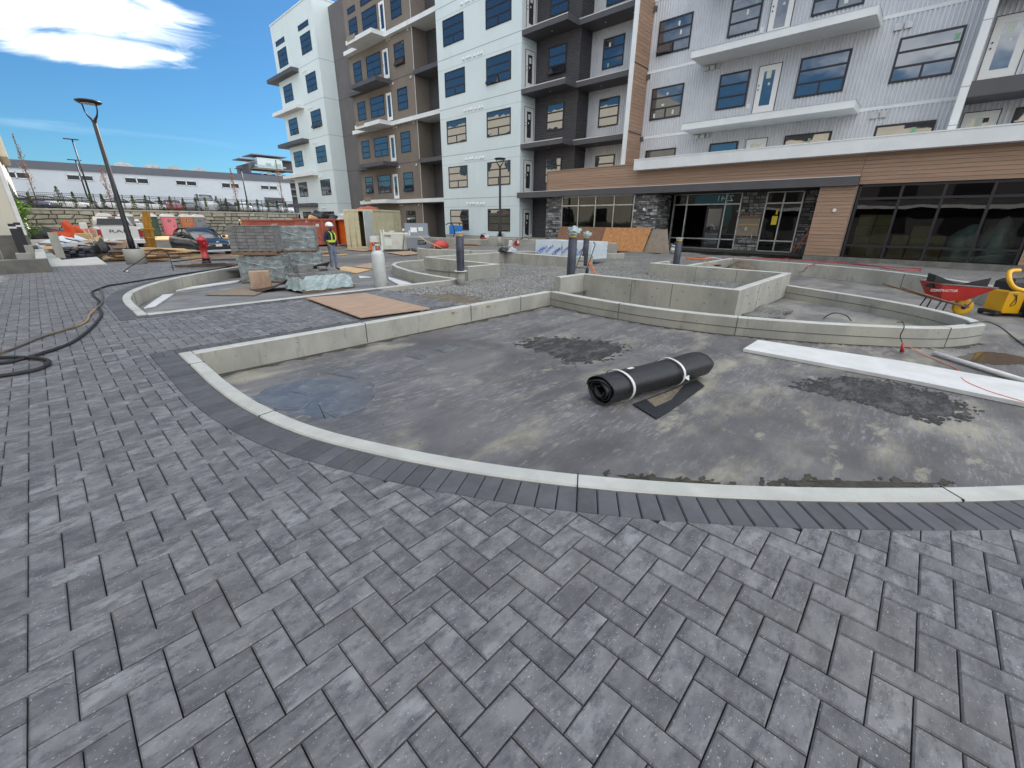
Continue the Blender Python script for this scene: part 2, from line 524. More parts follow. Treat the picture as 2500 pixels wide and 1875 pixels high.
        for k in range(m if closed else m - 1):
            for i in range(n):
                j = (i + 1) % n
                k2 = (k + 1) % m
                fs.append((k * n + i, k * n + j, k2 * n + j, k2 * n + i))
        if caps and not closed:
            fs.append(tuple(reversed(range(n))))
            fs.append(tuple(range((m - 1) * n, m * n)))
        return s.add(vs, fs, mi, True)
    def sphere(s, c, r, n=12, m=8, mi=0, sc=(1, 1, 1)):
        prof = [(max(r * math.sin(PI * i / m), 1e-4), -r * math.cos(PI * i / m)) for i in range(m + 1)]
        vs, fs = [], []
        for rr, h in prof:
            for i in range(n):
                a = 2 * PI * i / n
                vs.append((c[0] + rr * math.cos(a) * sc[0], c[1] + rr * math.sin(a) * sc[1], c[2] + h * sc[2]))
        for k in range(m):
            for i in range(n):
                j = (i + 1) % n
                fs.append((k * n + i, k * n + j, (k + 1) * n + j, (k + 1) * n + i))
        return s.add(vs, fs, mi, True)
    def grid(s, fn, nu, nv, mi=0, smooth=True):
        vs = [fn(i / nu, j / nv) for j in range(nv + 1) for i in range(nu + 1)]
        fs = [(j * (nu + 1) + i, j * (nu + 1) + i + 1, (j + 1) * (nu + 1) + i + 1, (j + 1) * (nu + 1) + i) for j in range(nv) for i in range(nu)]
        return s.add(vs, fs, mi, smooth)
    def build(s, name, mats, parent=None, kind=None, label=None, cat=None, group=None, loc=None, rotz=0, world=True):
        me = bpy.data.meshes.new(name)
        off = Vector((0, 0, 0))
        if world and parent is not None:
            p = parent
            while p is not None:
                off += p.location
                p = p.parent
        elif world and loc is not None:
            off = Vector(loc)
        vs = [tuple(Vector(v) - off) for v in s.v] if off.length else s.v
        me.from_pydata(vs, [], s.f)
        ms = mats if isinstance(mats, (list, tuple)) else [mats]
        for mm in ms:
            me.materials.append(mm)
        me.polygons.foreach_set('material_index', s.mi)
        me.polygons.foreach_set('use_smooth', s.sm)
        me.update()
        o = bpy.data.objects.new(name, me)
        COL.objects.link(o)
        if parent is not None:
            o.parent = parent
        elif loc is not None:
            o.location = loc
            o.rotation_euler = (0, 0, rotz)
        tagit(o, label, cat, group, kind)
        return o

def tagit(o, label=None, cat=None, group=None, kind=None):
    if cat and not kind:
        kind = 'thing'
    for k, v in (('label', label), ('category', cat), ('group', group), ('kind', kind)):
        if v:
            o[k] = v
    return o

def thing(name, label, cat, loc=(0, 0, 0), rotz=0, group=None):
    o = bpy.data.objects.new(name, None)
    o.empty_display_size = 0.2
    COL.objects.link(o)
    o.location = loc
    o.rotation_euler = (0, 0, rotz)
    return tagit(o, label, cat, group)

def link_part(name, me, parent, loc=(0, 0, 0), rot=(0, 0, 0), sc=(1, 1, 1)):
    o = bpy.data.objects.new(name, me)
    COL.objects.link(o)
    o.parent = parent
    o.location, o.rotation_euler, o.scale = loc, rot, sc
    return o

def kids(o, K={}):
    return [c for c in bpy.data.objects if c.parent == o]

def dup(root, loc, rotz, label, group=None, scale=None):
    r = root.copy()
    COL.objects.link(r)
    r.location, r.rotation_euler = loc, (0, 0, rotz)
    r['label'] = label
    if group:
        r['group'] = group
    for ch in kids(root):
        c = ch.copy()
        COL.objects.link(c)
        c.parent = r
        for g in kids(ch):
            d = g.copy()
            COL.objects.link(d)
            d.parent = c
    return r

def recolor(root, old, new):
    """give a copied thing its own paint"""
    def do(o):
        if o.type == 'MESH' and any(sl.material == old for sl in o.material_slots):
            o.data = o.data.copy()
            for i, mm in enumerate(o.data.materials):
                if mm == old:
                    o.data.materials[i] = new
    for c in kids(root):
        do(c)
        for g in kids(c):
            do(g)

def bez(pts, n=8):
    """Catmull-Rom through points"""
    P = [Vector(p) for p in pts]
    out = []
    for i in range(len(P) - 1):
        p0, p1, p2, p3 = P[max(i - 1, 0)], P[i], P[i + 1], P[min(i + 2, len(P) - 1)]
        for k in range(n):
            t = k / n
            out.append(0.5 * ((2 * p1) + (p2 - p0) * t + (2 * p0 - 5 * p1 + 4 * p2 - p3) * t * t + (3 * p1 - p0 - 3 * p2 + p3) * t ** 3))
    out.append(P[-1])
    return out

def text_part(body, size, m, parent, loc, rot, depth=0.004, name='lettering', world=False, align='CENTER', shear=0):
    cu = bpy.data.curves.new(name, 'FONT')
    cu.body = body
    cu.size = size
    cu.extrude = depth
    cu.align_x = align
    cu.align_y = 'CENTER'
    cu.shear = shear
    cu.materials.append(m)
    t = bpy.data.objects.new(name, cu)
    COL.objects.link(t)
    bpy.context.view_layer.update()
    me = bpy.data.meshes.new_from_object(t.evaluated_get(bpy.context.evaluated_depsgraph_get()))
    bpy.data.objects.remove(t)
    o = bpy.data.objects.new(name, me)
    COL.objects.link(o)
    if parent is not None:
        o.parent = parent
        if world:
            q = Vector((0, 0, 0))
            p = parent
            while p is not None:
                q += p.location
                p = p.parent
            loc = tuple(Vector(loc) - q)
    o.location, o.rotation_euler = loc, rot
    return o

# ---------------------------------------------------------------- ground
ZS = -0.32                                    # roof slab level
def sheet(name, poly, z, m, kind='structure', parent=None, div=0, label=None):
    mb = MB()
    mb.add([(x, y, z) for x, y in poly], [tuple(range(len(poly)))])
    return mb.build(name, m, parent, kind=kind, label=label)
M['asphalt'] = mat('dusty_asphalt', (0.19, 0.18, 0.17), (0.12, 0.115, 0.112), 0.35, 0.9, 0.3, 30, c3=(0.36, 0.33, 0.28), s3=0.5, t3=(0.56, 0.72), world=True)
M['slab'] = mat('power_trowelled_slab', (0.25, 0.243, 0.235), (0.17, 0.165, 0.16), 1.2, 0.65, 0.15, 30, stretch=(0.5, 1.6, 1), c3=(0.30, 0.28, 0.215), s3=0.9, t3=(0.58, 0.75), world=True)
M['tar'] = mat('tar_patch', (0.022, 0.022, 0.024), (0.05, 0.048, 0.047), 9, 0.8, 0.6, 60, world=True, stretch=(1, 2, 1))
layer(M['tar'], (0.30, 0.30, 0.30), 11, (0.56, 0.66), (.7, 1.8, 1), True, 10, .82, .8, 1.2)
layer(M['tar'], (0.14, 0.135, 0.13), 4, (0.50, 0.62), (.7, 1.8, 1), True, 8, .7, .7)
M['wet'] = mat('taped_membrane', (0.15, 0.155, 0.165), (0.11, 0.112, 0.12), 7, 0.30, 0.4, 30, c3=(0.24, 0.25, 0.27), s3=6, world=True)
M['damp'] = mat('damp_membrane', (0.145, 0.148, 0.158), (0.10, 0.10, 0.108), 3, 0.26, 0.4, 14, c3=(0.26, 0.265, 0.275), s3=5, world=True)
M['grime_shade'] = mat('grime_contact_shade', (.045, .04, .032), (.075, .068, .05), 8, .9, .6, 40, world=True)  # stain colour, also used for the painted contact shade at wall feet
# membrane coated slab: brown-violet scuffs, pale laitance, fine scratches
def membrane():
    m = mat('membrane_slab', (0.178, 0.170, 0.168), (0.118, 0.113, 0.114), 1.7, 0.62, 0.25, 50, world=True, stretch=(0.6, 1.5, 1), c3=(0.36, 0.33, 0.255), s3=1.15, t3=(0.50, 0.72), detail=9)
    nt = m.node_tree
    N, L = nt.nodes, nt.links
    b = N['Principled BSDF']
    src = b.inputs['Base Color'].links[0].from_socket
    g = N.new('ShaderNodeNewGeometry')
    mp_ = N.new('ShaderNodeMapping')
    mp_.inputs['Scale'].default_value = (4, 22, 1)
    L.new(g.outputs['Position'], mp_.inputs[0])
    n = N.new('ShaderNodeTexNoise')
    n.inputs['Scale'].default_value = 1.6
    n.inputs['Detail'].default_value = 9
    n.inputs['Roughness'].default_value = 0.72
    L.new(mp_.outputs[0], n.inputs['Vector'])
    n2 = N.new('ShaderNodeTexNoise')
    n2.inputs['Scale'].default_value = 0.55
    n2.inputs['Detail'].default_value = 3
    L.new(g.outputs['Position'], n2.inputs['Vector'])
    mm = N.new('ShaderNodeMath'); mm.operation = 'MULTIPLY'
    r1 = N.new('ShaderNodeMapRange'); r1.inputs[1].default_value = 0.52; r1.inputs[2].default_value = 0.70
    r2 = N.new('ShaderNodeMapRange'); r2.inputs[1].default_value = 0.38; r2.inputs[2].default_value = 0.56
    L.new(n.outputs[0], r1.inputs[0]); L.new(n2.outputs[0], r2.inputs[0])
    L.new(r1.outputs[0], mm.inputs[0]); L.new(r2.outputs[0], mm.inputs[1])
    x = N.new('ShaderNodeMixRGB')
    L.new(mm.outputs[0], x.inputs[0]); L.new(src, x.inputs[1]); x.inputs[2].default_value = (0.36, 0.365, 0.39, 1)
    L.new(x.outputs[0], b.inputs['Base Color'])
    rr = N.new('ShaderNodeMapRange'); rr.inputs[3].default_value = 0.36; rr.inputs[4].default_value = 0.75
    L.new(n2.outputs[0], rr.inputs[0]); L.new(rr.outputs[0], b.inputs['Roughness'])
    return m
M['membrane'] = membrane()
layer(M['membrane'], (0.085, 0.08, 0.082), 0.8, (0.50, 0.64), (1, 1, 1), True, 9, .62, .7, .4)
layer(M['membrane'], (0.40, 0.37, 0.29), 2.3, (0.575, 0.66), (.8, 1.6, 1), True, 10, .72, .65, .3)
layer(M['membrane'], (0.30, 0.30, 0.31), 26, (0.60, 0.70), (.35, 1.6, 1), True, 6, .8, .55)
layer(M['membrane'], (0.04, 0.04, 0.042), 3.1, (0.66, 0.72), (1, 1.4, 1), True, 9, .7, .6)
layer(M['slab'], (0.10, 0.098, 0.095), 1.1, (0.52, 0.66), (1, 1, 1), True, 9, .65, .6)
layer(M['slab'], (0.36, 0.34, 0.27), 0.7, (0.56, 0.68), (1, 1, 1), True, 9, .6, .6)
layer(M['asphalt'], (0.07, 0.066, 0.065), 0.9, (0.54, 0.66), (.5, 1.3, 1), True, 9, .65, .7)
layer(M['asphalt'], (0.40, 0.37, 0.31), 5, (0.62, 0.72), (.4, 1.2, 1), True, 9, .7, .6)
sheet('ground', [(-500, -500), (500, -500), (500, 500), (-500, 500)], ZS - 0.03, M['asphalt'])
sheet('roof_slab', [(0.7, -12), (26, -12), (26, 19), (0.7, 19)], ZS - 0.006, M['slab'])

# curve of the kerb, near planter (outer edge), from the corner to beyond the frame
KA = [(0.82, 6.53), (0.82, 5.7), (0.82, 4.95), (0.87, 4.1), (1.02, 3.27), (1.30, 2.5), (1.64, 1.80), (2.02, 1.18), (2.45, 0.60), (2.95, 0.02), (3.55, -0.60), (4.25, -1.24), (5.1, -1.95), (6.2, -2.75), (7.6, -3.6)]
def smooth_curve(P, step=0.06125):
    q = bez([(x, y, 0) for x, y in P], 24)
    out = [q[0]]
    d = 0
    for a, b in zip(q, q[1:]):
        seg = (b - a).length
        while d + seg >= step:
            t = (step - d) / seg
            a = a.lerp(b, t)
            out.append(a.copy())
            seg = (b - a).length
            d = 0
        d += seg
    return [(p.x, p.y) for p in out]
def offset(P, d):
    out = []
    for i in range(len(P)):
        a, b = Vector(P[max(i - 1, 0)]), Vector(P[min(i + 1, len(P) - 1)])
        t = (b - a).normalized()
        out.append((P[i][0] + t.y * d, P[i][1] - t.x * d))
    return out
YM = 8.12
cA = smooth_curve(KA)
cB = [(x, 2 * YM - y) for x, y in cA if y > -2.2]
oA = offset(cA, 0.252)       # right of travel = outside for A (travel towards -y)
oA = [(x, y) for x, y in oA]
if oA[5][0] > 0.82:
    oA = offset(cA, -0.252)
SA = +1 if offset(cA, 0.1)[5][0] < 0.82 else -1
oB = [(x, 2 * YM - y) for x, y in oA[:len(cB)]]

walk = MB()
wp = [(-9, -6), (9.5, -6)] + [p for p in reversed(offset(cA, -0.03 * SA)) if p[1] < 6.5] + [(0.85, 6.5), (5.7, 6.5), (5.7, 9.75), (0.85, 9.75)] + \
     [(x, 2 * YM - y) for x, y in offset(cA, -0.03 * SA) if 6.4 > y > -0.9] + [(5.2, 17.2), (5.2, 19.8), (-9, 25.5)]
walk.add([(x, y, -0.066) for x, y in wp], [tuple(range(len(wp)))])
WALK = walk.build('paved_walk', M['bed'], kind='structure', world=False)
# bevelled edge of the raised walk towards the lower yard
eb = MB()
eb.box(-9, 0, -0.33, 0.001, 0.06, -0.07, mt=Matrix.Translation((5.2, 19.83, 0)) @ Matrix.Rotation(R(-21.7) , 4, 'Z') @ Matrix.Translation((0, 0, 0)))
eb.build('walk_edge', M['conc'], WALK, world=False)

U, TH, OX, OY = 0.1225, R(0.1), 0.32728, -0.1295
ct, st = math.cos(TH), math.sin(TH)
def lat(i, j):                       # lattice units -> metres
    a, b = (i + OX) * U, (j + OY) * U
    return (ct * a - st * b, st * a + ct * b)
def halfplane(poly, p, n):
    out = []
    for i in range(len(poly)):
        a, b = poly[i], poly[(i + 1) % len(poly)]
        da = (a[0] - p[0]) * n[0] + (a[1] - p[1]) * n[1]
        db = (b[0] - p[0]) * n[0] + (b[1] - p[1]) * n[1]
        if da >= 0:
            out.append(a)
        if (da > 0) != (db > 0) and abs(da - db) > 1e-9:
            t = da / (da - db)
            out.append((a[0] + (b[0] - a[0]) * t, a[1] + (b[1] - a[1]) * t))
    return out
def area(p):
    return abs(sum(p[i][0] * p[(i + 1) % len(p)][1] - p[(i + 1) % len(p)][0] * p[i][1] for i in range(len(p)))) / 2 if len(p) > 2 else 0
def clip_curve(poly, curve):
    cx = sum(p[0] for p in poly) / len(poly)
    cy = sum(p[1] for p in poly) / len(poly)
    k = min(range(len(curve)), key=lambda i: (curve[i][0] - cx) ** 2 + (curve[i][1] - cy) ** 2)
    a, b = Vector(curve[max(k - 1, 0)]), Vector(curve[min(k + 1, len(curve) - 1)])
    t = (b - a).normalized()
    return k, curve[k], (-t.y, t.x)
field = []
g = 0.0024
for i in range(-62, 62):
    for j in range(-44, 185):
        d = (i - j) % 4
        if d == 3:
            q = [(i, j), (i + 2, j), (i + 2, j + 1), (i, j + 1)]
            ln = 0
        elif d == 2:
            q = [(i, j), (i + 1, j), (i + 1, j + 2), (i, j + 2)]
            ln = 1
        else:
            continue
        cx, cy = lat(sum(p[0] for p in q) / 4, sum(p[1] for p in q) / 4)
        if cx < -1.6 - max(0, (cy - 6)) * 0.06 and cy > 3 or cx < -1.5 and cy <= 3 or cx + cy < -0.55 or cy > 22.6 - 0.4 * cx:
            continue
        a, b = lat(q[0][0], q[0][1]), lat(q[2][0], q[2][1])
        poly = [lat(*p) for p in q]
        n_ = []
        for p in poly:
            n_.append((p[0] + (g if p[0] < cx else -g), p[1] + (g if p[1] < cy else -g)))
        poly = n_
        # borders
        ok = True
        if cx > 0.2 and cy < 6.9:
            if cy > 6.5 or cx < 0.56 and cy > 5.2:
                if cy >= 6.785:
                    poly = halfplane(poly, (0, 6.785), (0, 1))
                else:
                    poly = halfplane(poly, (0.566, 0), (-1, 0))
            else:
                k, p, n = clip_curve(poly, oA)
                nn = (-(n[0]), -(n[1])) if True else n
                # outside is towards the origin side of the curve
                c0 = Vector(cA[k]) - Vector(oA[k])
                nn = (-c0.x, -c0.y)
                poly = halfplane(poly, (p[0] + nn[0] * 0.006, p[1] + nn[1] * 0.006), nn)
                if k > len(oA) - 3:
                    ok = False
        elif cx > 0.2 and cy > 9.34:
            if cy < 9.75 or cx < 0.56 and cy < 11:
                if cy <= 9.455:
                    poly = halfplane(poly, (0, 9.455), (0, -1))
                else:
                    poly = halfplane(poly, (0.566, 0), (-1, 0))
            else:
                k, p, n = clip_curve(poly, oB)
                c0 = Vector(cB[k]) - Vector(oB[k])
                nn = (-c0.x, -c0.y)
                poly = halfplane(poly, (p[0] + nn[0] * 0.006, p[1] + nn[1] * 0.006), nn)
                if cx > 4.9:
                    ok = False
        if cx > 5.55:
            ok = False
        if ok and area(poly) > 0.0009:
            dist = math.hypot(cx, cy)
            dd = (cx * 0.683 + cy * 0.73)
            field.append((dist if dd > 0.25 else 50 + dist, poly, ln, cx, cy))
field.sort(key=lambda t: t[0])
rest = MB()
fullH = fullV = None
for k, (dist, poly, ln, cx, cy) in enumerate(field):
    full = len(poly) == 4 and area(poly) > 0.027
    dz = random.uniform(-0.0012, 0.0012)
    if k < 300:
        if full:
            if fullH is None:
                for nm, w2, h2 in (('H', U - g, U / 2 - g), ('V', U / 2 - g, U - g)):
                    mb = MB().prism([(-w2, -h2), (w2, -h2), (w2, h2), (-w2, h2)], -0.06, 0, chamfer=0.006)
                    o = mb.build('paver', M['paver'], WALK, world=False)
                    if nm == 'H':
                        fullH = o.data
                    else:
                        fullV = o.data
                    bpy.data.objects.remove(o)
            # every brick is its own object; turned half round at random so blotches differ
            link_part('paver', fullH if ln == 0 else fullV, WALK, (cx, cy, dz), (random.uniform(-.0025, .0025), random.uniform(-.0025, .0025), TH + random.uniform(-.003, .003) + PI * random.randint(0, 1)))
        else:
            mb = MB().prism([(x - cx, y - cy) for x, y in poly], -0.06, 0, chamfer=0.003)
            o = mb.build('paver', M['paver'], WALK, world=False)
            o.location = (cx, cy, dz)
    else:
        rest.prism(poly, -0.06, dz, chamfer=0.006 if full else 0.003)
rest.build('paver_field', M['paver'], WALK, kind='stuff', world=False)
# border course: charcoal pavers set square to the kerb
def soldier(cin, cout, i, j):
    a0, a1, b1, b0 = Vector(cin[i]), Vector(cin[j]), Vector(cout[j]), Vector(cout[i])
    t = (a1 - a0).normalized() * 0.0026
    r = (b0 - a0).normalized() * 0.004
    p = [a0 + t + r, a1 - t + r, b1 - t * 1.2, b0 + t * 1.2]
    c = (p[0] + p[1] + p[2] + p[3]) / 4
    mb = MB().prism([tuple(x - c) for x in p], -0.06, 0, chamfer=0.007)
    o = mb.build('border_paver', M['paver_dark'], WALK, world=False)
    o.location = (c.x, c.y, random.uniform(0.0, 0.0025))
for c, o_, n in ((cA, oA, 178), (cB, oB, 150)):
    i = 0
    while i + 2 < min(len(c), n):
        soldier(c, o_, i, i + 2)
        i += 2
bm_ = MB().prism([(-U / 2 + 0.002, -0.118), (U / 2 - 0.002, -0.118), (U / 2 - 0.002, 0.118), (-U / 2 + 0.002, 0.118)], -0.06, 0, chamfer=0.004)
o = bm_.build('border_paver', M['paver_dark'], WALK, world=False)
bme = o.data
bpy.data.objects.remove(o)
for k in range(40):
    x = 0.568 + U * (k + 0.5)
    if x > 5.5:
        break
    for y in (6.66, 9.58):
        link_part('border_paver', bme, WALK, (x, y, random.uniform(0, .002)))

# ---------------------------------------------------------------- concrete planter walls
def seg_wall(mb, P, th, z0, z1, side=1, closed=False):
    """P: one face of the wall; the other face is offset by th to the given side"""
    Q = offset_line(P, th * side)
    n = len(P)
    c = 0.012
    I = offset_line(P, c * side)
    J = offset_line(P, (th - c) * side)
    zz = z1 if isinstance(z1, (list, tuple)) else [z1] * n
    vs = []
    for k in range(n):
        z = zz[k]
        vs += [(P[k][0], P[k][1], z0), (P[k][0], P[k][1], z - c), (I[k][0], I[k][1], z), (J[k][0], J[k][1], z), (Q[k][0], Q[k][1], z - c), (Q[k][0], Q[k][1], z0)]
    fs, mi = [], []
    for k in range(n - 1):
        for a in range(5):
            fs.append((k * 6 + a, (k + 1) * 6 + a, (k + 1) * 6 + a + 1, k * 6 + a + 1))
            mi.append(1 if a in (1, 2, 3) else 0)
    fs.append((0, 1, 2, 3, 4, 5)); mi.append(0)
    b = (n - 1) * 6
    fs.append((b + 5, b + 4, b + 3, b + 2, b + 1, b)); mi.append(0)
    base = len(mb.v)
    mb.v += vs
    for f, m_ in zip(fs, mi):
        mb.f.append(tuple(i + base for i in f))
        mb.mi.append(m_)
        mb.sm.append(False)
def offset_line(P, d):
    out = []
    n = len(P)
    for i in range(n):
        p = Vector(P[i])
        if i == 0:
            t = (Vector(P[1]) - p).normalized(); m_ = Vector((-t.y, t.x)); k = 1
        elif i == n - 1:
            t = (p - Vector(P[-2])).normalized(); m_ = Vector((-t.y, t.x)); k = 1
        else:
            t1 = (p - Vector(P[i - 1])).normalized(); t2 = (Vector(P[i + 1]) - p).normalized()
            n1, n2 = Vector((-t1.y, t1.x)), Vector((-t2.y, t2.x))
            m_ = (n1 + n2); k = max(1 + n1.dot(n2), 0.3)
            m_ = m_ / k
        out.append((p.x + m_.x * d, p.y + m_.y * d))
    return out
CM = [M['conc'], M['conc_top']]
def planter(label, cat, segs, group=None, joints=(), holes=()):
    """segs: (points, thickness, z0, z1, side). One thing, each cast length a part."""
    p0 = segs[0][0][0]
    t = thing('planter_wall', label, cat, (p0[0], p0[1], ZS), group=group)
    for s_ in segs:
        mb = MB()
        seg_wall(mb, *s_)
        mb.build('wall_section', CM, t)
    for (x0, y0, x1, y1, z0, z1) in joints:
        a, b = Vector((x0, y0)), Vector((x1, y1))
        d = (b - a)
        mt = Matrix.Translation((x0, y0, 0)) @ Matrix.Rotation(math.atan2(d.y, d.x), 4, 'Z')
        MB().box(-0.003, -0.004, z0, d.length + 0.003, 0.004, z1 + 0.002, mt=mt).build('control_joint', M['hole'], t)
    if holes:
        mb = MB()
        for (x, y, z, nx, ny) in holes:
            mb.cyl((x + nx * 0.003, y + ny * 0.003, z), (x - nx * 0.01, y - ny * 0.01, z), 0.012 if abs(y - 6.39) > .1 else .006, n=8)
        mb.build('tie_holes', M['hole'], t, kind='stuff')
    return t
KT = 0.012          # kerb top just proud of the pavers
# near planter
inner = None
k_end = len(cA) - 1
segsA = [([(x, y) for x, y in cA], 0.142, ZS, KT, 1 if offset_line(cA, 1)[5][0] > 0.9 else -1),
         ([(0.964, 6.54), (8.20, 6.54)], 0.15, ZS, KT, -1)]
def at_curve(c, ys):
    return min(range(len(c)), key=lambda i: abs(c[i][1] - ys))
jo = []
for ys in (5.9, 3.85, 1.27, -0.55):
    k = at_curve(cA, ys)
    a = cA[k]
    b = offset_line(cA, 0.142 * segsA[0][4])[k]
    jo.append((a[0], a[1], b[0], b[1], -0.1, KT))
jo += [(x, 6.54, x, 6.386, -0.30, KT) for x in (3.30, 5.6, 7.1)]
hA = [(x, 6.39, z, 0, -1) for x, z in ((1.4, -0.12), (1.75, -0.2), (2.2, -0.09), (2.75, -0.2), (3.7, -0.12), (4.4, -0.2), (4.95, -0.13), (6.3, -0.1), (6.7, -0.2), (7.4, -0.14))]
planter('near concrete planter kerb, pale top curving round the rolled drainage mat', 'planter', segsA, joints=jo, holes=hA)
# the boat shaped planter right of it (shares the straight wall line)
front = [(8.19, 6.38), (8.05, 5.4), (7.98, 4.4), (8.02, 3.4), (8.20, 2.5), (8.48, 1.7), (8.80, 1.0), (9.15, 0.4), (9.60, -0.25), (10.1, -0.72), (10.78, -1.08)]
back = [(10.78, -1.08), (11.25, -0.98), (11.75, -0.70), (12.15, -0.38), (12.55, 0.02), (12.95, 0.55), (13.35, 1.25), (13.75, 2.05), (14.0, 2.55)]
def cr(P, n=5):
    return [(p.x, p.y) for p in bez([(x, y, 0) for x, y in P], n)]
fr_, bk_ = cr(front), cr(back)
bk2 = lambda P, n: cr(P, n)
zf = [0.012 + 0.0 * i for i in range(len(fr_))]
jf = []
for idx in (10, 22, 44):
    a = fr_[idx]
    b = offset_line(fr_, 0.17)[idx]
    jf.append((a[0] - 0.003, a[1], b[0], b[1], -0.33, 0.012))
planter('boat shaped concrete planter with pointed nose, behind the white foam strip', 'planter',
        [(fr_ + bk_[1:], 0.17, ZS - 0.06, 0.012, 1)], joints=jf)
bt_ = bpy.data.objects['planter_wall.001']
for z_ in (-.17,):
    for Pq in (fr_, bk_):
        mb = MB()
        wl_ = [(p[0] + random.uniform(-.0006, .0006), p[1]) for p in Pq]
        seg_wall(mb, offset_line(wl_, -.0022 if Pq is fr_ else .168), .003, z_, z_ + .003, 1)
        mb.build('form_line', M['conc_dark'], bt_)
# far left planter, mirror of the near one
cBc = [p for p in cB if p[0] < 5.3]
sB = -segsA[0][4]
jB = []
for ys in (10.3, 12.9, 15.6):
    k = at_curve(cBc, ys)
    a = cBc[k]
    b = offset_line(cBc, 0.142 * sB)[k]
    jB.append((a[0], a[1], b[0], b[1], -0.25, KT))
planter('concrete planter kerb with rounded left end, holding the wrapped paver pallets', 'planter',
        [(cBc, 0.142, ZS, KT, sB), ([(0.964, 9.70), (8.0, 9.70)], 0.15, ZS, KT, 1)], joints=jB)
# low hooked planter behind it
hook = cr([(8.02, 9.85), (8.02, 11.0), (8.15, 12.2), (8.5, 13.5), (8.9, 14.6), (9.35, 15.25), (10.0, 15.7), (10.9, 15.85), (11.8, 15.8)])
planter('low concrete planter with rounded nose, right of the white gas cylinder', 'planter', [(hook, 0.15, ZS, 0.012, -1)],
        joints=[(8.19, 12.3, 8.33, 12.25, -0.3, 0.012)])
ZT = 0.335
# two tall L shaped planters facing each other across the gravel cross
holes = []
for y in (3.1, 3.7, 4.3, 5.0, 5.5):
    holes += [(9.48, y, 0.18, -1, 0), (9.48, y + 0.1, -0.02, -1, 0)]
for y in (3.2, 3.9, 4.7, 5.4, 6.1):
    holes += [(13.86, y, 0.22, -1, 0), (13.86, y - 0.2, 0.0, -1, 0)]
for x in (10.1, 10.9, 11.8, 12.7):
    holes += [(x, 2.55, 0.15, 0, -1), (x + 0.3, 2.55, -0.06, 0, -1)]
planter('tall square concrete planter with form tie holes, open towards the gravel', 'planter',
        [([(8.46, 6.33), (9.48, 6.33), (9.48, 2.555), (13.40, 2.555), (13.86, 2.9), (13.86, 6.62), (14.95, 6.62)][0:4], 0.16, -0.3, ZT, 1),
         ([(13.40, 2.555), (14.02, 2.555)], 0.16, -0.3, ZT, 1),
         ([(14.02, 2.72), (14.02, 6.66)], 0.16, -0.3, ZT, 1),
         ([(14.02, 6.50), (15.1, 6.50)], 0.15, -0.3, ZT - 0.004, 1)],
        joints=[(9.48, y, 9.5, y, -0.2, ZT - 0.02) for y in (4.95, 3.95)] + [(13.86, y, 13.88, y, -0.1, ZT - 0.02) for y in (5.1, 3.9)] + [(11.0, 2.555, 11.0, 2.57, -0.3, ZT - 0.02)], holes=holes)
holes = [(9.65, y, z, -1, 0) for y in (10.4, 11.2, 12.1, 12.9) for z in (0.15, -0.05)] + [(x, 9.74, z, 0, -1) for x in (8.9, 9.4) for z in (0.15,)]
planter('tall square concrete planter with a joint in its far corner, cap and glove on top', 'planter',
        [([(8.46, 9.74), (9.80, 9.74)], 0.16, -0.3, ZT, 1),
         ([(9.65, 9.905), (9.65, 13.45)], 0.15, -0.3, ZT - 0.003, -1),
         ([(9.65, 13.455), (14.0, 13.455)], 0.16, -0.3, ZT, 1),
         ([(13.86, 13.45), (13.86, 9.9)], 0.16, -0.3, ZT - 0.003, 1),
         ([(13.86, 9.895), (15.15, 9.895)], 0.16, -0.3, ZT, -1)],
        joints=[(13.86, 12.4, 13.87, 12.4, -0.2, ZT - 0.02), (13.55, 13.455, 13.55, 13.46, -0.2, ZT - 0.02), (9.65, 11.6, 9.66, 11.6, -0.3, ZT - 0.02)], holes=holes)
# kerb before the storefront
ek = cr([(20.75, 6.1), (20.45, 5.2), (20.2, 4.0), (19.95, 2.6), (19.45, 1.4), (18.65, 0.35), (17.75, -0.45), (16.9, -1.05), (16.0, -1.6), (14.6, -2.3), (12.8, -3.0), (10.8, -3.6)])
planter('long curved concrete kerb between slab and storefront gravel, hose draped over it', 'planter',
        [(ek, 0.17, ZS, 0.16, 1), ([(15.6, 6.1), (20.75, 6.1)], 0.17, ZS, 0.16, 1)],
        joints=[(20.0, 2.6, 20.02, 2.6, -0.3, 0.15), (18.6, 0.3, 18.62, 0.31, -0.3, 0.15)])
# low kerb round the lamp bed
gk = cr([(13.3, 19.3), (13.1, 18.4), (13.35, 17.6), (13.9, 16.4), (14.6, 15.2), (15.4, 14.1), (16.2, 13.3), (17.2, 12.6)])
planter('low concrete kerb bounding the gravel bed round the further lamp post', 'planter', [(gk, 0.15, ZS, 0.27, 1)],
        joints=[(14.1, 16.0, 14.12, 16.0, -0.1, 0.26)])
st_ = MB()
seg_wall(st_, [(21.3, 12.2), (21.3, 22.3)], 0.2, ZS, 0.55, 1)
seg_wall(st_, [(21.35, 22.35), (20.6, 22.35), (20.6, 34)], 0.2, ZS, 0.42, 1)
t = st_.build('retaining_kerb', CM, loc=(21.3, 12.2, ZS), label='straight low concrete wall along the foot of the apartment building', cat='wall')
w2 = MB()
seg_wall(w2, [(16.2, 13.1), (18.7, 10.3)], 0.18, ZS, 0.22, 1)
w2.build('kerb', CM, loc=(15.4, 10.4, ZS), label='short concrete kerb in front of the leaning orange board', cat='kerb')
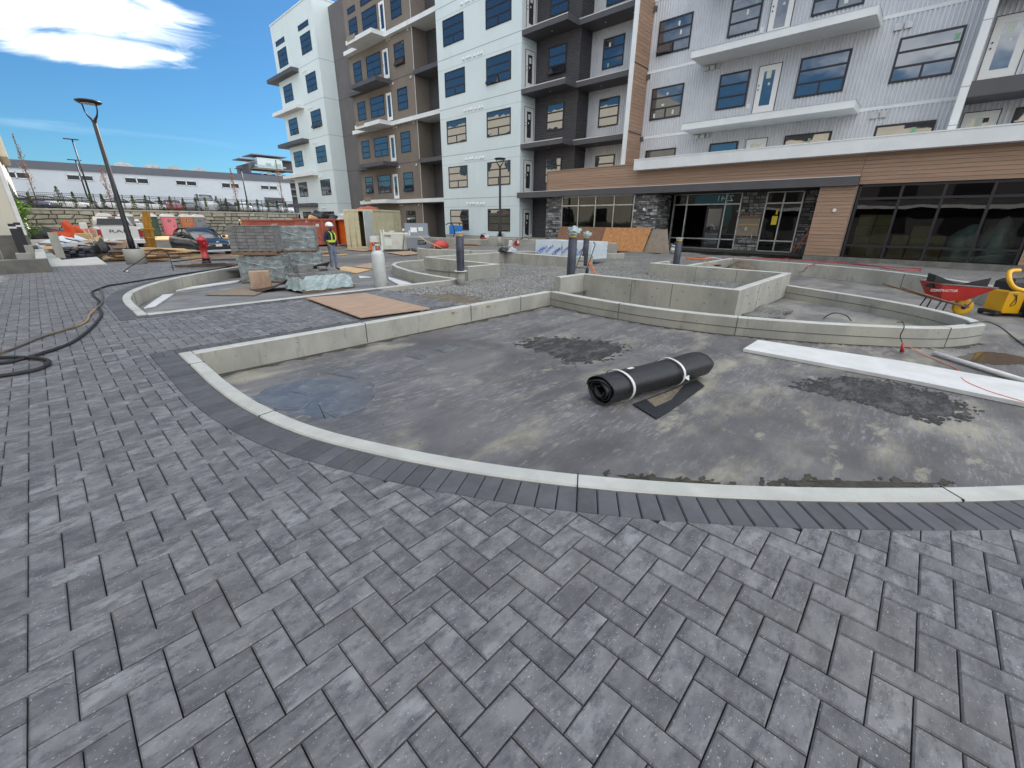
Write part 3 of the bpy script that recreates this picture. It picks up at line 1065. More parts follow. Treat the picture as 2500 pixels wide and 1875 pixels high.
# slab inside near planter, tar stains, tape patches
sheet('planter_floor', [(0.95, 6.42), (0.95, 4.9), (1.0, 4.1), (1.14, 3.3), (1.42, 2.55), (1.75, 1.85), (2.1, 1.25), (2.55, 0.68), (3.05, 0.1), (3.65, -0.5), (4.3, -1.1), (5.1, -1.8), (7.6, -3.5), (11.5, -4), (14, -2.9), (10.9, -1.2), (8.3, 1.9), (8.0, 4.0), (8.15, 6.42)], ZS + 0.0, M['membrane'])
def blot(name, pts, z, m, jag=0.04, n=7, label=None, cat=None, crumbs=0):
    P = cr(pts + pts[:1], n)[:-1]
    P = [(x + random.uniform(-jag, jag), y + random.uniform(-jag, jag)) for x, y in P]
    cx = sum(p[0] for p in P) / len(P); cy = sum(p[1] for p in P) / len(P)
    mb = MB()
    mb.add([(cx, cy, z)] + [(x, y, z) for x, y in P], [(0, i + 1, (i + 1) % len(P) + 1) for i in range(len(P))])
    if crumbs:
        for _ in range(crumbs):            # the rim breaks up into flecks
            x, y = random.choice(P)
            k = random.uniform(1.0, 1.22)
            x, y = cx + (x - cx) * k + random.uniform(-.04, .04), cy + (y - cy) * k + random.uniform(-.04, .04)
            r = random.uniform(.006, .035) * (1.3 - (k - 1) * 3)
            n2 = random.randint(4, 7)
            zc = z + random.uniform(.0003, .003)
            a0 = random.uniform(0, 6)
            mb.add([(x + r * 1.8 * random.uniform(.5, 1.2) * math.cos(a0 + 6.283 * q / n2), y + r * random.uniform(.5, 1.2) * math.sin(a0 + 6.283 * q / n2), zc) for q in range(n2)], [tuple(range(n2))])
    return mb.build(name, m, kind='structure')
def gp(*a):
    return [(p[0], p[1]) for p in a]
blot('tar_stain', gp((5.035, 4.482, -0.320), (5.699, 4.449, -0.320), (6.075, 3.844, -0.320), (6.090, 3.256, -0.320), (5.452, 3.137, -0.320), (4.926, 3.354, -0.320), (5.046, 3.846, -0.320)), ZS + 0.004, M['tar'], 0.04, crumbs=260)
blot('tar_stain', gp((6.076, 0.678, -0.320), (6.609, 0.508, -0.320), (6.995, 0.117, -0.320), (7.024, -0.365, -0.320), (6.756, -0.688, -0.320), (6.314, -0.662, -0.320), (5.964, -0.419, -0.320), (6.047, 0.036, -0.320), (6.046, 0.386, -0.320)), ZS + 0.004, M['tar'], 0.035, crumbs=360)
blot('tar_stain', gp((3.494, 0.438, -0.320), (3.774, 0.181, -0.320), (4.046, -0.133, -0.320), (4.408, -0.541, -0.320), (4.105, -0.306, -0.320), (3.683, 0.139, -0.320)), ZS + 0.004, M['grime_shade'], 0.01, crumbs=50)
blot('tar_stain', gp((2.710, 1.383, -0.320), (2.945, 1.073, -0.320), (3.196, 0.715, -0.320), (3.015, 0.902, -0.320), (2.796, 1.210, -0.320)), ZS + 0.005, M['grime_shade'], 0.008, crumbs=30)
for q in (((1.375, 5.420, -0.320), (1.595, 5.574, -0.320), (1.714, 5.310, -0.320), (1.441, 5.079, -0.320)), ((1.570, 5.184, -0.320), (1.753, 5.132, -0.320), (1.867, 4.734, -0.320), (1.580, 4.550, -0.320))):
    pass
blot('damp_patch', gp((1.204, 5.267, -0.320), (1.562, 5.424, -0.320), (2.046, 5.244, -0.320), (2.394, 4.680, -0.320), (1.938, 3.998, -0.320), (1.561, 4.064, -0.320), (1.342, 4.562, -0.320)), ZS + 0.0012, M['damp'], 0.03, crumbs=0)
for q in (((1.576, 5.122, -0.320), (1.891, 5.274, -0.320), (1.986, 4.994, -0.320), (1.673, 4.842, -0.320)), ((1.607, 4.261, -0.320), (1.926, 4.327, -0.320), (1.974, 4.037, -0.320), (1.626, 3.998, -0.320)), ((2.173, 5.405, -0.320), (2.364, 5.448, -0.320), (2.513, 5.107, -0.320), (2.333, 4.953, -0.320)),
          ((3.333, 5.325, -0.320), (3.568, 5.454, -0.320), (3.618, 5.097, -0.320), (3.388, 4.985, -0.320)), ((3.876, 5.338, -0.320), (4.164, 5.387, -0.320), (4.207, 5.072, -0.320), (3.874, 5.022, -0.320)), ((1.170, 5.182, -0.320), (1.498, 4.986, -0.320), (1.657, 4.635, -0.320), (1.476, 4.469, -0.320), (1.289, 4.646, -0.320))):
    P = gp(*q)
    mb = MB().prism(P, ZS + 0.001, ZS + 0.007, chamfer=0.003)
    Q = [(sum(p[0] for p in P) / len(P) + (x - sum(p[0] for p in P) / len(P)) * 0.8, sum(p[1] for p in P) / len(P) + (y - sum(p[1] for p in P) / len(P)) * 0.8) for x, y in P]
    mb.prism(Q, ZS + 0.002, ZS + 0.010, chamfer=0.002)
    mb.build('membrane_patch', M['wet'], kind='structure')
# contact shade and damp painted dark along the foot of the walls, with crumbs swept against them
def grime_shade(P, d0, d1, m, seed):
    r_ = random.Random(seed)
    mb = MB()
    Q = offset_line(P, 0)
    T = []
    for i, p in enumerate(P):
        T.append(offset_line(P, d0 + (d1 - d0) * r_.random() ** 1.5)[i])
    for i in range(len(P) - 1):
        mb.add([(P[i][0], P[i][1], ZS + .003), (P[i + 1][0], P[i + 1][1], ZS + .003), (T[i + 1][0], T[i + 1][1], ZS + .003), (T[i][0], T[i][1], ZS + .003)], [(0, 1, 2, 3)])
    mb.build('wall_foot_shade', m, kind='structure')
M['grime_shade'] = mat('grime_contact_shade', (.045, .04, .032), (.075, .068, .05), 8, .9, .6, 40, world=True)
grime_shade([(1.0 + .12 * k, 6.388) for k in range(60)], -.05, -.20, M['grime_shade'], 1)
grime_shade([(p[0] - .002, p[1]) for p in bk2(front, 14)], -.02, -.16, M['grime_shade'], 2)
grime_shade([(9.478, 2.6 + .1 * k) for k in range(35)], .02, .10, M['grime_shade'], 3)
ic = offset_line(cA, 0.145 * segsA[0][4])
grime_shade(ic[2:170], .01 * segsA[0][4], .07 * segsA[0][4], M['grime_shade'], 4)
db = MB()
dr_ = random.Random(5)
for _ in range(1500):
    x, y = dr_.uniform(1.2, 12), dr_.uniform(-3, 6.3)
    if x * .9 + y < 3.6 or x > 8 + max(0, (2.5 - y)) * .3:
        continue
    r = dr_.uniform(.003, .011)
    a = dr_.uniform(0, 6)
    db.add([(x + r * math.cos(a), y + r * math.sin(a), ZS), (x + r * math.cos(a + 2), y + r * math.sin(a + 2), ZS), (x + r * math.cos(a + 4), y + r * math.sin(a + 4), ZS), (x, y, ZS + r * 1.1)], [(0, 1, 3), (1, 2, 3), (2, 0, 3)])
db.build('floor_grit', M['gravel_stone'], kind='stuff', label='grit and crumbs scattered over the planter floor')
# gravel
def gz(x, y):
    r = 0
    z = -0.10 if x < 13 else -0.10 + min((x - 13) / 8, 1) * 0.20
    z += 0.025 * math.sin(x * 2.3 + 1.7 * math.sin(y * 1.9)) + 0.02 * math.sin(y * 3.1 + x)
    z += 0.13 * math.exp(-((x - 10.2) ** 2 + (y - 2.9) ** 2) / 0.5) * 0
    return z
def gravel_patch(name, x0, y0, x1, y1, m, fz=gz, n=0.16):
    nu, nv = max(2, int((x1 - x0) / n)), max(2, int((y1 - y0) / n))
    mb = MB()
    mb.grid(lambda u, v: (x0 + (x1 - x0) * u, y0 + (y1 - y0) * v, fz(x0 + (x1 - x0) * u, y0 + (y1 - y0) * v) + random.uniform(-.008, .008)), nu, nv)
    return mb.build(name, m, kind='structure')
gravel_patch('gravel_bed', 4.6, 6.55, 9.6, 9.69, M['gravel'])
gravel_patch('gravel_bed', 9.6, 2.65, 13.95, 13.5, M['gravel'])
gravel_patch('gravel_bed', 13.95, 6.6, 23.4, 9.9, M['gravel'])
gravel_patch('gravel_bed', 8.2, 6.2, 9.65, 9.9, M['gravel'], lambda x, y: gz(x, y) + 0.002)
gravel_patch('gravel_bed', 15.6, 6.2, 23.4, 6.62, M['gravel'])
gravel_patch('gravel_bed', 15.2, 9.88, 23.4, 12.6, M['gravel'], lambda x, y: gz(x, y) - 0.06)
def gstrip(x, y):
    return 0.06 + 0.02 * math.sin(3 * x + 2 * y) + 0.05 * max(0, math.sin(y * 1.3)) ** 3
mb = MB()
for i in range(len(ek) - 1):
    a, b = offset_line(ek, 0.16)[i], offset_line(ek, 0.16)[i + 1]
    for k in range(14):
        t0, t1 = k / 14, (k + 1) / 14
        def P_(p, t_):
            x = p[0] + (23.45 - p[0]) * t_
            y = p[1]
            return (x, y, gstrip(x, y) + 0.12 * math.sin(t_ * PI) * 0.3)
        mb.add([P_(a, t0), P_(a, t1), P_(b, t1), P_(b, t0)], [(0, 1, 2, 3)])
mb.build('gravel_bed', M['gravel'], kind='structure')
def lampbed(x, y):
    return 0.10 + 0.22 * math.exp(-((x - 18) ** 2 + (y - 16) ** 2) / 6) + 0.05 * math.sin(x * 2.1) * math.sin(y * 1.7) + 0.20 * math.exp(-((x - 18.6) ** 2 + (y - 14.3) ** 2) / 1.3)
mb = MB()
gko = offset_line(gk, 0.14)
for i in range(len(gko) - 1):
    for k in range(30):
        def P_(p, t_):
            x = p[0] + (21.25 - p[0]) * t_
            y = p[1] + t_ * 1.5
            return (x, y, lampbed(x, y))
        a, b = gko[i], gko[i + 1]
        mb.add([P_(a, k / 30), P_(a, (k + 1) / 30), P_(b, (k + 1) / 30), P_(b, k / 30)], [(0, 1, 2, 3)], smooth=True)
mb.build('gravel_bed', M['gravel'], kind='structure')
blot('mud_patch', gp((4.420, 8.666, -0.090), (5.266, 8.721, -0.090), (6.439, 8.076, -0.090), (6.407, 6.888, -0.090), (5.510, 6.535, -0.090), (4.690, 6.721, -0.090), (4.555, 7.582, -0.090)), -0.058, M['soil'], 0.09, crumbs=400)
# loose stones lying on the gravel
sm = MB()
OCT = [(1, 0, 0), (-1, 0, 0), (0, 1, 0), (0, -1, 0), (0, 0, 1), (0, 0, -1)]
OF = [(0, 2, 4), (2, 1, 4), (1, 3, 4), (3, 0, 4), (2, 0, 5), (1, 2, 5), (3, 1, 5), (0, 3, 5)]
def stone_at(x, y, z, r):
    a = random.uniform(0, 6.28)
    c, s_ = math.cos(a), math.sin(a)
    k = [random.uniform(0.6, 1.2) * r for _ in range(3)]
    sm.add([(x + (px * k[0] * c - py * k[1] * s_), y + (px * k[0] * s_ + py * k[1] * c), z + pz * k[2] * 0.7) for px, py, pz in OCT], OF)
for n_, x0, y0, x1, y1, fz in ((14000, 5.2, 6.58, 9.6, 9.66, gz), (11000, 9.7, 6.3, 13.8, 9.9, gz), (4000, 9.7, 2.8, 13.8, 6.3, gz), (2500, 9.9, 9.9, 13.8, 13.3, gz), (2500, 14, 6.7, 20, 9.8, gz), (3000, 20.4, -2, 23.3, 3.5, gstrip)):
    for _ in range(n_):
        x, y = random.uniform(x0, x1), random.uniform(y0, y1)
        stone_at(x, y, fz(x, y) + 0.004, random.uniform(0.008, 0.026))
sm.build('gravel_stones', M['gravel_stone'], kind='stuff', label='loose grey crushed stone strewn over the gravel', )

# ---------------------------------------------------------------- apartment building
XF = 23.5
AB = thing('apartment_building', 'six storey apartment building in white, brown and charcoal with timber look ground floor band', 'building', (23.5, 20, 0.4))
def P(name, mb, m, parent=AB, **k):
    return mb.build(name, m, parent, **k)
def wbox(name, m, *b, parent=AB):
    return MB().box(*b).build(name, m, parent)

def window(plane, axis, a0, a1, z0, z1, kind='T', parent=AB, fr='frame', pane='pane', fw=0.078, opened=(), name='window', proud=0.03, stickers=0, dirs=-1):
    """axis 'x': window lies in plane x=plane and spans y a0..a1, facing -x; axis 'y': in plane y=plane, facing -y"""
    a0, a1 = min(a0, a1), max(a0, a1)
    mb = MB()
    def bar(u0, v0, u1, v1, d0=-proud, d1=0.03):
        if axis == 'x':
            mb.box(plane + d0 * -dirs * 1.0, u0, v0, plane + d1, u1, v1)
        else:
            mb.box(u0, plane + d0 * -dirs * 1.0, v0, u1, plane + d1, v1)
    h = z1 - z0
    bar(a0, z0, a0 + fw, z1); bar(a1 - fw, z0, a1, z1)
    bar(a0 + fw, z0, a1 - fw, z0 + fw); bar(a0 + fw, z1 - fw, a1 - fw, z1)
    rects = []
    if kind in ('T', '3'):
        zs = [z0 + fw, z0 + h * 0.34, z0 + h * 0.67, z1 - fw]
        for q in zs[1:3]:
            bar(a0 + fw, q - fw / 2, a1 - fw, q + fw / 2)
        if kind == 'T':
            mid = (a0 + a1) / 2
            bar(mid - fw / 2, z0 + fw, mid + fw / 2, zs[1] - fw / 2)
            rects += [(a0 + fw, zs[0], mid - fw / 2, zs[1] - fw / 2), (mid + fw / 2, zs[0], a1 - fw, zs[1] - fw / 2)]
        else:
            rects += [(a0 + fw, zs[0], a1 - fw, zs[1] - fw / 2)]
        rects += [(a0 + fw, zs[1] + fw / 2, a1 - fw, zs[2] - fw / 2), (a0 + fw, zs[2] + fw / 2, a1 - fw, zs[3])]
    else:
        rects = [(a0 + fw, z0 + fw, a1 - fw, z1 - fw)]
    w_ = mb.build(name, M[fr], parent)
    for k, (u0, v0, u1, v1) in enumerate(rects):
        pb = MB()
        dd = 0.012
        tilt = 0.0
        if k in opened:
            tilt = 0.22 * (v1 - v0) / 0.5
        if axis == 'x':
            xx = plane - dd
            pb.add([(xx - tilt, u0, v0), (xx - tilt, u1, v0), (xx, u1, v1), (xx, u0, v1)], [(3, 2, 1, 0)])
        else:
            yy = plane - dd
            pb.add([(u0, yy - tilt, v0), (u1, yy - tilt, v0), (u1, yy, v1), (u0, yy, v1)], [(0, 1, 2, 3)])
        pb.build('pane', M[pane], w_)
        if k in opened and axis == 'x':
            sb = MB()
            for (p, q) in (((xx - tilt, u0, v0), (xx, u0, v1)), ((xx - tilt, u1, v0), (xx, u1, v1)), ((xx - tilt, u0, v0), (xx - tilt, u1, v0))):
                sb.tube([p, q], 0.022, 4)
            sb.build('sash', M[fr], w_)
    if stickers:
        rs = random.Random(int(a0 * 100 + z0 * 7))
        for (u0, v0, u1, v1) in rects:
            if rs.random() < stickers:
                u, v = rs.uniform(u0, u1 - 0.16), rs.uniform(v0, max(v0, v1 - 0.22))
                w__ = rs.choice([0.09, 0.14])
                MB().box(plane - 0.017, u, v, plane - 0.0135, u + w__, v + rs.choice([0.1, 0.2])).build('sticker', M['green_sticker'] if rs.random() < .35 else M['sticker'], w_)
    return w_

def glazed_door(plane, axis, a0, a1, z0, z1, parent=AB, stickers=True):
    a0, a1 = min(a0, a1), max(a0, a1)
    fb, db = MB(), MB()
    gw = (a1 - a0) * 0.26
    def add(mb, u0, v0, u1, v1, d0, d1):
        if axis == 'x':
            mb.box(plane - d0, u0, v0, plane - d1, u1, v1)
        else:
            mb.box(u0, plane - d0, v0, u1, plane - d1, v1)
    add(fb, a0, z0, a0 + 0.025, z1, 0.03, -0.02); add(fb, a1 - 0.025, z0, a1, z1, 0.03, -0.02); add(fb, a0 + 0.025, z1 - 0.025, a1 - 0.025, z1, 0.03, -0.02)
    add(db, a0 + 0.025, z0, a0 + gw, z1 - 0.025, 0.02, -0.02); add(db, a1 - gw, z0, a1 - 0.025, z1 - 0.025, 0.02, -0.02)
    add(db, a0 + gw, z1 - 0.24, a1 - gw, z1 - 0.025, 0.02, -0.02); add(db, a0 + gw, z0, a1 - gw, z0 + 0.28, 0.02, -0.02)
    d = db.build('door', M['door_white'], parent)
    fb.build('door_frame', M['frame'], d)
    pb = MB()
    add(pb, a0 + gw, z0 + 0.28, a1 - gw, z1 - 0.24, 0.008, 0.0)
    pb.build('pane', M['pane'], d)
    hb = MB()
    for zz in (0.95, 1.12):
        if axis == 'x':
            hb.cyl((plane - 0.05, a1 - 0.11, z0 + zz), (plane - 0.02, a1 - 0.11, z0 + zz), 0.028, n=8)
        else:
            hb.cyl((a0 + 0.11, plane - 0.05, z0 + zz), (a0 + 0.11, plane - 0.02, z0 + zz), 0.028, n=8)
    hb.build('handle', M['black'], d)
    if stickers:
        sb = MB()
        m_ = (a0 + a1) / 2
        for (c, q, w_, h_) in ((m_ + .02, z0 + 1.35, .2, .3), (m_ - .05, z0 + 1.08, .08, .1)):
            add(sb, c - w_ / 2, q, c + w_ / 2, q + h_, 0.013, 0.0085)
        sb.build('sticker', M['sticker'], d)
    return d

def vents(plane, y, z, n=4, m='white_trim', s=0.16):
    for k in range(n):
        mb = MB()
        yy = y + k * 0.29 + (0.12 if k >= n / 2 else 0)
        mb.add([(plane, yy, z), (plane, yy + s, z), (plane, yy + s, z + s), (plane, yy, z + s), (plane - 0.10, yy, z - 0.02), (plane - 0.10, yy + s, z - 0.02)],
               [(0, 3, 4), (1, 5, 2), (3, 2, 5, 4), (0, 4, 5, 1)])
        mb.build('vent_hood', M[m], AB)

# --- white stair tower
TOPZ = 21.45
wbox('tower_wall', M['white_stucco'], XF, 48.6, -0.3, 34, 59.2, TOPZ)
wbox('roof_cap', M['white_trim'], XF - 0.06, 48.54, TOPZ, 34, 59.26, TOPZ + 0.1)
M['reveal'] = mat('reveal_joint', (0.30, 0.32, 0.34), rough=0.8)
M['reveal_dark'] = mat('reveal_joint_dark', (0.07, 0.06, 0.055), rough=0.8)
tz = [18.97, 15.65, 12.38, 9.04, 5.76, 2.46]
for z in (16.5, 13.2, 9.9, 6.6, 3.3):
    wbox('reveal', M['reveal'], XF - 0.004, 48.596, z - 0.02, 25.3, 59.2, z + 0.02)
for k, z in enumerate(tz):
    window(XF, 'x', 58.2, 55.75, z - 1.6, z, 'T', opened=(0,) if k == 2 else ())
    window(XF, 'x', 52.05, 49.65, z - 1.6, z, 'T', opened=(0, 1) if k == 2 else ())
for a, b in ((58.3, 55.85), (52.2, 49.75)):
    window(XF, 'x', a, b, 19.40, 19.85, 'F')
for k, z in enumerate((16.58, 13.27, 9.98, 6.6, 3.38)):
    dark = k % 2 == 0
    y0 = 53.5 if k != 3 else 52.3
    mb = MB().prism([(22.75, y0), (XF - .002, y0), (XF - .002, 59.22), (26, 59.22), (26, 60.7), (22.75, 60.7)], z - 0.36, z)
    mb.build('balcony_slab', M['fascia'] if dark else M['white_trim'], AB)
    MB().box(22.80, y0 + 0.05, z - 0.375, XF - 0.004, 60.6, z - 0.361).build('soffit', M['soffit'] if dark else M['white_soffit'], AB)
    vents(XF, 51.6, z - 0.55, 3)
# --- brown wing set back
XB = 25.1
wbox('grey_wall', M['grey_stucco'], XB, 45.65, -0.3, 34, 48.6, 20.95)
wbox('brown_wall', M['brown_stucco'], XB, 35.0, -0.3, 34, 45.65, 20.9)
wbox('recess_wall', M['dark_metal'], 26.55, 29.5, -0.3, 34, 35.0, 20.9)
for z in (16.48, 13.15, 9.85, 6.55):
    wbox('reveal', M['reveal_dark'], XB - 0.004, 34.99, z - 0.03, 34, 48.6, z + 0.03)
wbox('corner_trim', M['white_soffit'], XB - 0.02, 34.97, -0.3, XB, 35.03, 20.9)
bz = [18.98, 15.65, 12.40, 9.05, 5.77, 2.46]
for k, z in enumerate(bz):
    if z > 3:
        window(XB, 'x', 44.9, 43.4, z - 1.58, z, '3', opened=(0,) if k == 4 else ())
        window(XB, 'x', 42.45, 40.0, z - 1.65, z, 'T')
        glazed_door(XB, 'x', 39.65, 38.65, z - 2.2, z, stickers=False)
    window(XB, 'x', 37.75, 36.22, z - 1.65, z, '3', opened=(0,) if k in (1, 4) else ())
    window(26.55, 'x', 32.4, 31.4, z - 2.0, z, '3')
    vents(XB, 35.45, z - 2.55 + 3.0, 1, 'white_soffit')
    vents(XB, 38.2, z - 2.55 + 3.0, 2, 'white_soffit')
for a, b in ((44.9, 43.5), (42.5, 40.2)):
    window(XB, 'x', a, b, 19.4, 19.85, 'F')
for k, z in enumerate((16.6, 13.25, 10.0, 6.68, 3.45)):
    dark = k % 2 == 1
    m_ = M['fascia'] if dark else M['white_trim']
    t_ = 0.32
    mb = MB().box(XF, 38.5, z - t_, XB - 0.002, 42.95, z)
    mb.box(24.6, 42.95, z - t_ + 0.003, XB - 0.002, 45.6, z - 0.003)
    if not dark:
        mb.box(24.75, 35.05, z - t_ + 0.002, XB - 0.002, 38.5, z - 0.002)
        mb.box(24.75, 29.86, z - t_ + 0.001, 26.54, 35.0, z - 0.001)
    else:
        MB().box(24.9, 29.86, z - t_, 26.54, 34.93, z).build('balcony_slab', m_, AB)
    mb.build('balcony_slab', m_, AB)
    if not dark:
        MB().box(XF - 0.03, 41.2 if k != 4 else 41.4, z - 0.12, XF - 0.004, 42.6, z + 0.22).build('formwork_board', M['ply_grey'], AB)
# --- white block
wbox('white_wall', M['white_stucco'], XF, 21.42, 0.52, 26.4, 29.8, TOPZ + 2)
wbox('wall_base', M['conc'], XF + 0.02, 21.44, -0.3, 26.4, 29.78, 0.52)
wz = [17.83, 14.76, 11.68, 8.61, 5.52, 2.43]
for z in (15.55, 12.50, 9.41, 6.29, 3.22):
    wbox('reveal', M['reveal'], XF - 0.004, 21.416, z - 0.02, 26.4, 29.8, z + 0.02)
    vents(XF, 24.95, z - 0.45, 3); vents(XF, 26.1, z - 0.42, 3)
    wbox('reveal', M['reveal'], XF - 0.003, 21.417, z - 0.62, 24.9, 29.8, z - 0.605)
for k, z in enumerate(wz):
    window(XF, 'x', 29.03, 26.78, z - 1.53, z, 'T')
    window(XF, 'x', 24.6, 22.3, z - 1.53, z, 'T', opened=(1,) if k == 2 else ())
    glazed_door(21.42, 'y', 23.86, 24.78, z - 2.05, z - 0.02)
# --- charcoal bay and timber fin
def hsiding(x, y0, y1, z0, z1, step=0.125, dep=0.02, m='dark_metal', axis='x', name='ribbed_siding'):
    mb = MB()
    n = int((z1 - z0) / step)
    for k in range(n):
        z = z0 + k * step
        pr = [(0, 0), (dep, 0.25), (dep, 0.6), (0, 0.85), (0, 1)]
        for (d0, t0), (d1, t1) in zip(pr, pr[1:]):
            if axis == 'x':
                mb.add([(x - d0, y0, z + t0 * step), (x - d0, y1, z + t0 * step), (x - d1, y1, z + t1 * step), (x - d1, y0, z + t1 * step)], [(3, 2, 1, 0)])
            else:
                mb.add([(y0, x - d0, z + t0 * step), (y1, x - d0, z + t0 * step), (y1, x - d1, z + t1 * step), (y0, x - d1, z + t1 * step)], [(0, 1, 2, 3)])
    return mb.build(name, M[m], AB)
def vcorr(x, y0, y1, z0, z1, step=0.14, dep=0.034, m='corr'):
    mb = MB()
    n = int((y1 - y0) / step)
    for k in range(n):
        y = y0 + k * (y1 - y0) / n
        s_ = (y1 - y0) / n
        pr = [(0, 0), (dep, 0.18), (dep, 0.62), (0, 0.8), (0, 1)]
        for (d0, t0), (d1, t1) in zip(pr, pr[1:]):
            mb.add([(x - d0, y + t0 * s_, z0), (x - d1, y + t1 * s_, z0), (x - d1, y + t1 * s_, z1), (x - d0, y + t0 * s_, z1)], [(3, 2, 1, 0)])
    return mb.build('corrugated_cladding', M[m], AB)
hsiding(24.92, 17.97, 21.41, 0.4, TOPZ)
wbox('bay_core', M['dark_metal'], 24.925, 17.98, 0.4, 34, 21.41, TOPZ)
hsiding(17.97, 24.93, 26.0, 3.0, TOPZ, axis='y')
vcorr(26.05, 13.78, 17.97, 3.2, TOPZ)
wbox('core', M['grey_stucco'], 26.06, 0.0, 4.5, 36, 17.95, TOPZ)
for z in (14.76, 11.71, 8.68, 5.58):
    window(24.9, 'x', 20.37, 18.98, z - 1.53, z, '3', opened=(0,) if abs(z - 11.71) < .1 else ())
    window(26.02, 'x', 17.1, 15.68, z - 1.53, z, '3', stickers=0.5)
    glazed_door(26.02, 'x', 14.75, 13.85, z - 2.1, z - 0.02, stickers=False)
for z in (15.6, 12.53, 9.48, 6.40):
    mb = MB().box(XF, 17.95, z - 0.30, 26.0, 21.415, z)
    mb.box(24.62, 13.77, z - 0.298, 26.0, 17.95, z - 0.002)
    mb.build('balcony_slab', M['fascia'], AB)
    mb = MB().box(XF - 0.012, 17.94, z - 0.035, XF, 21.41, z + 0.012)
    mb.box(24.61, 13.77, z - 0.035, 24.62, 17.95, z + 0.012)
    mb.build('edge_flashing', M['white_soffit'], AB)
    for (xx, yy) in ((24.2, 19.6), (25.3, 16.6), (25.3, 14.8)):
        MB().cyl((xx, yy, z - 0.305), (xx, yy, z - 0.30), 0.06, n=10).build('downlight', M['white'], AB)
# fin: white edge, timber return
wbox('fin', M['white_trim'], XF, 13.50, 4.5, 26.05, 13.76, TOPZ)
def planks(x0, x1, ya, z0, z1, h=0.15, axis='y', m='wood_plank', dep=0.02):
    n = round((z1 - z0) / h)
    hh = (z1 - z0) / n
    for k in range(n):
        z = z0 + k * hh
        if axis == 'y':
            MB().box(x0, ya - dep, z, x1, ya, z + hh - 0.012).build('plank', M[m], AB)
        else:
            MB().box(ya - dep, x0, z, ya, x1, z + hh - 0.012).build('plank', M[m], AB)
mb = MB()
for k in range(96):
    z = 4.6 + k * 0.175
    mb.box(XF + 0.03, 13.475, z, 25.0, 13.497, z + 0.165)
mb.build('timber_return', M['wood_plank'], AB, kind='stuff')
for z in (12.45, 9.38, 6.25):
    wbox('reveal', M['reveal_dark'], XF + 0.03, 13.47, z - 0.05, 25.0, 13.5, z + 0.02)
# --- corrugated wing
XG = 25.0
vcorr(XG, 0.55, 13.47, 4.5, TOPZ)
wbox('core', M['grey_stucco'], XG + 0.004, 0.4, 4.5, 26.05, 13.5, TOPZ)
for z in (12.35, 9.22, 6.12):
    wbox('band', M['white_trim'], XG - 0.04, 10.5, z - 0.12, XG + 0.003, 13.47, z)
    wbox('band', M['white_trim'], XG - 0.041, 0.57, z - 0.12, XG + 0.002, 3.52, z)
gzs = [11.32, 8.37, 5.41]
for z in [14.4] + gzs:
    for a, b, kd in ((13.06, 11.29, 'T'), (9.5, 8.13, '3'), (6.11, 4.31, 'T'), (2.81, 0.97, 'T')):
        window(XG - 0.04, 'x', a, b, z - 1.5, z, kd, fw=0.075, stickers=0.4, opened=(1,) if (kd == 'T' and a > 13 and abs(z - 11.32) < .1) else ())
    glazed_door(XG - 0.04, 'x', 7.77, 6.82, z - 1.87, z + 0.02)
    MB().box(XG - 0.06, 7.93, z - 1.62, XG - 0.03, 8.05, z - 1.42).build('outlet_box', M['white_trim'], AB)
    for q in (10.12, 9.83, 9.6):
        MB().box(XG - 0.13, q, z + 0.30, XG - 0.026, q + 0.22 - (0.08 if q == 9.6 else 0), z + 0.47).build('vent_hood', M['alu'], AB)
    for q in (3.15, 3.75 if z == 0 else 2.85):
        MB().box(XG - 0.10, q - 0.3, z + 0.28, XG - 0.026, q - 0.06, z + 0.5).build('vent_hood', M['alu'], AB)
    MB().box(XG - 0.10, 13.30, z + 0.5, XG - 0.02, 13.46, z + 0.72).build('wall_lamp', M['fascia'], AB)
for z, y0, y1 in ((9.18, 3.55, 10.5), (6.20, 3.53, 10.5), (12.2, 3.55, 10.5)):
    MB().box(XF, y0, z - 0.27, XG - 0.03, y1, z).build('balcony_slab', M['white_trim'], AB)
    MB().box(XF - 0.01, y0 - 0.01, z, XG - 0.03, y1 + 0.01, z + 0.03).build('edge_flashing', M['alu'], AB)
# column and bay at the right edge
mb = MB().box(XF, 0.33, 4.5, XG + 0.5, 0.56, TOPZ)
mb.build('column', M['white_trim'], AB)
for z in (12.3, 9.2, 6.12, 4.95, 8.0):
    wbox('reveal', M['reveal'], XF - 0.003, 0.327, z - 0.012, XG, 0.563, z + 0.012)
vcorr(XG, -8, 0.33, 4.5, TOPZ)
wbox('core', M['grey_stucco'], XG + 0.004, -8, 4.5, 36, 0.4, TOPZ)
for z in (11.4, 8.42, 5.53):
    glazed_door(XG - 0.04, 'x', 0.26, -0.72, z - 1.9, z)
    window(XG - 0.04, 'x', -1.05, -2.9, z - 1.5, z - 0.02, 'T', fw=0.075)
for z in (12.5, 9.4, 6.27):
    MB().box(XF + 0.06, -8, z - 0.48, XG - 0.03, 0.325, z).build('balcony_slab', M['fascia'], AB)
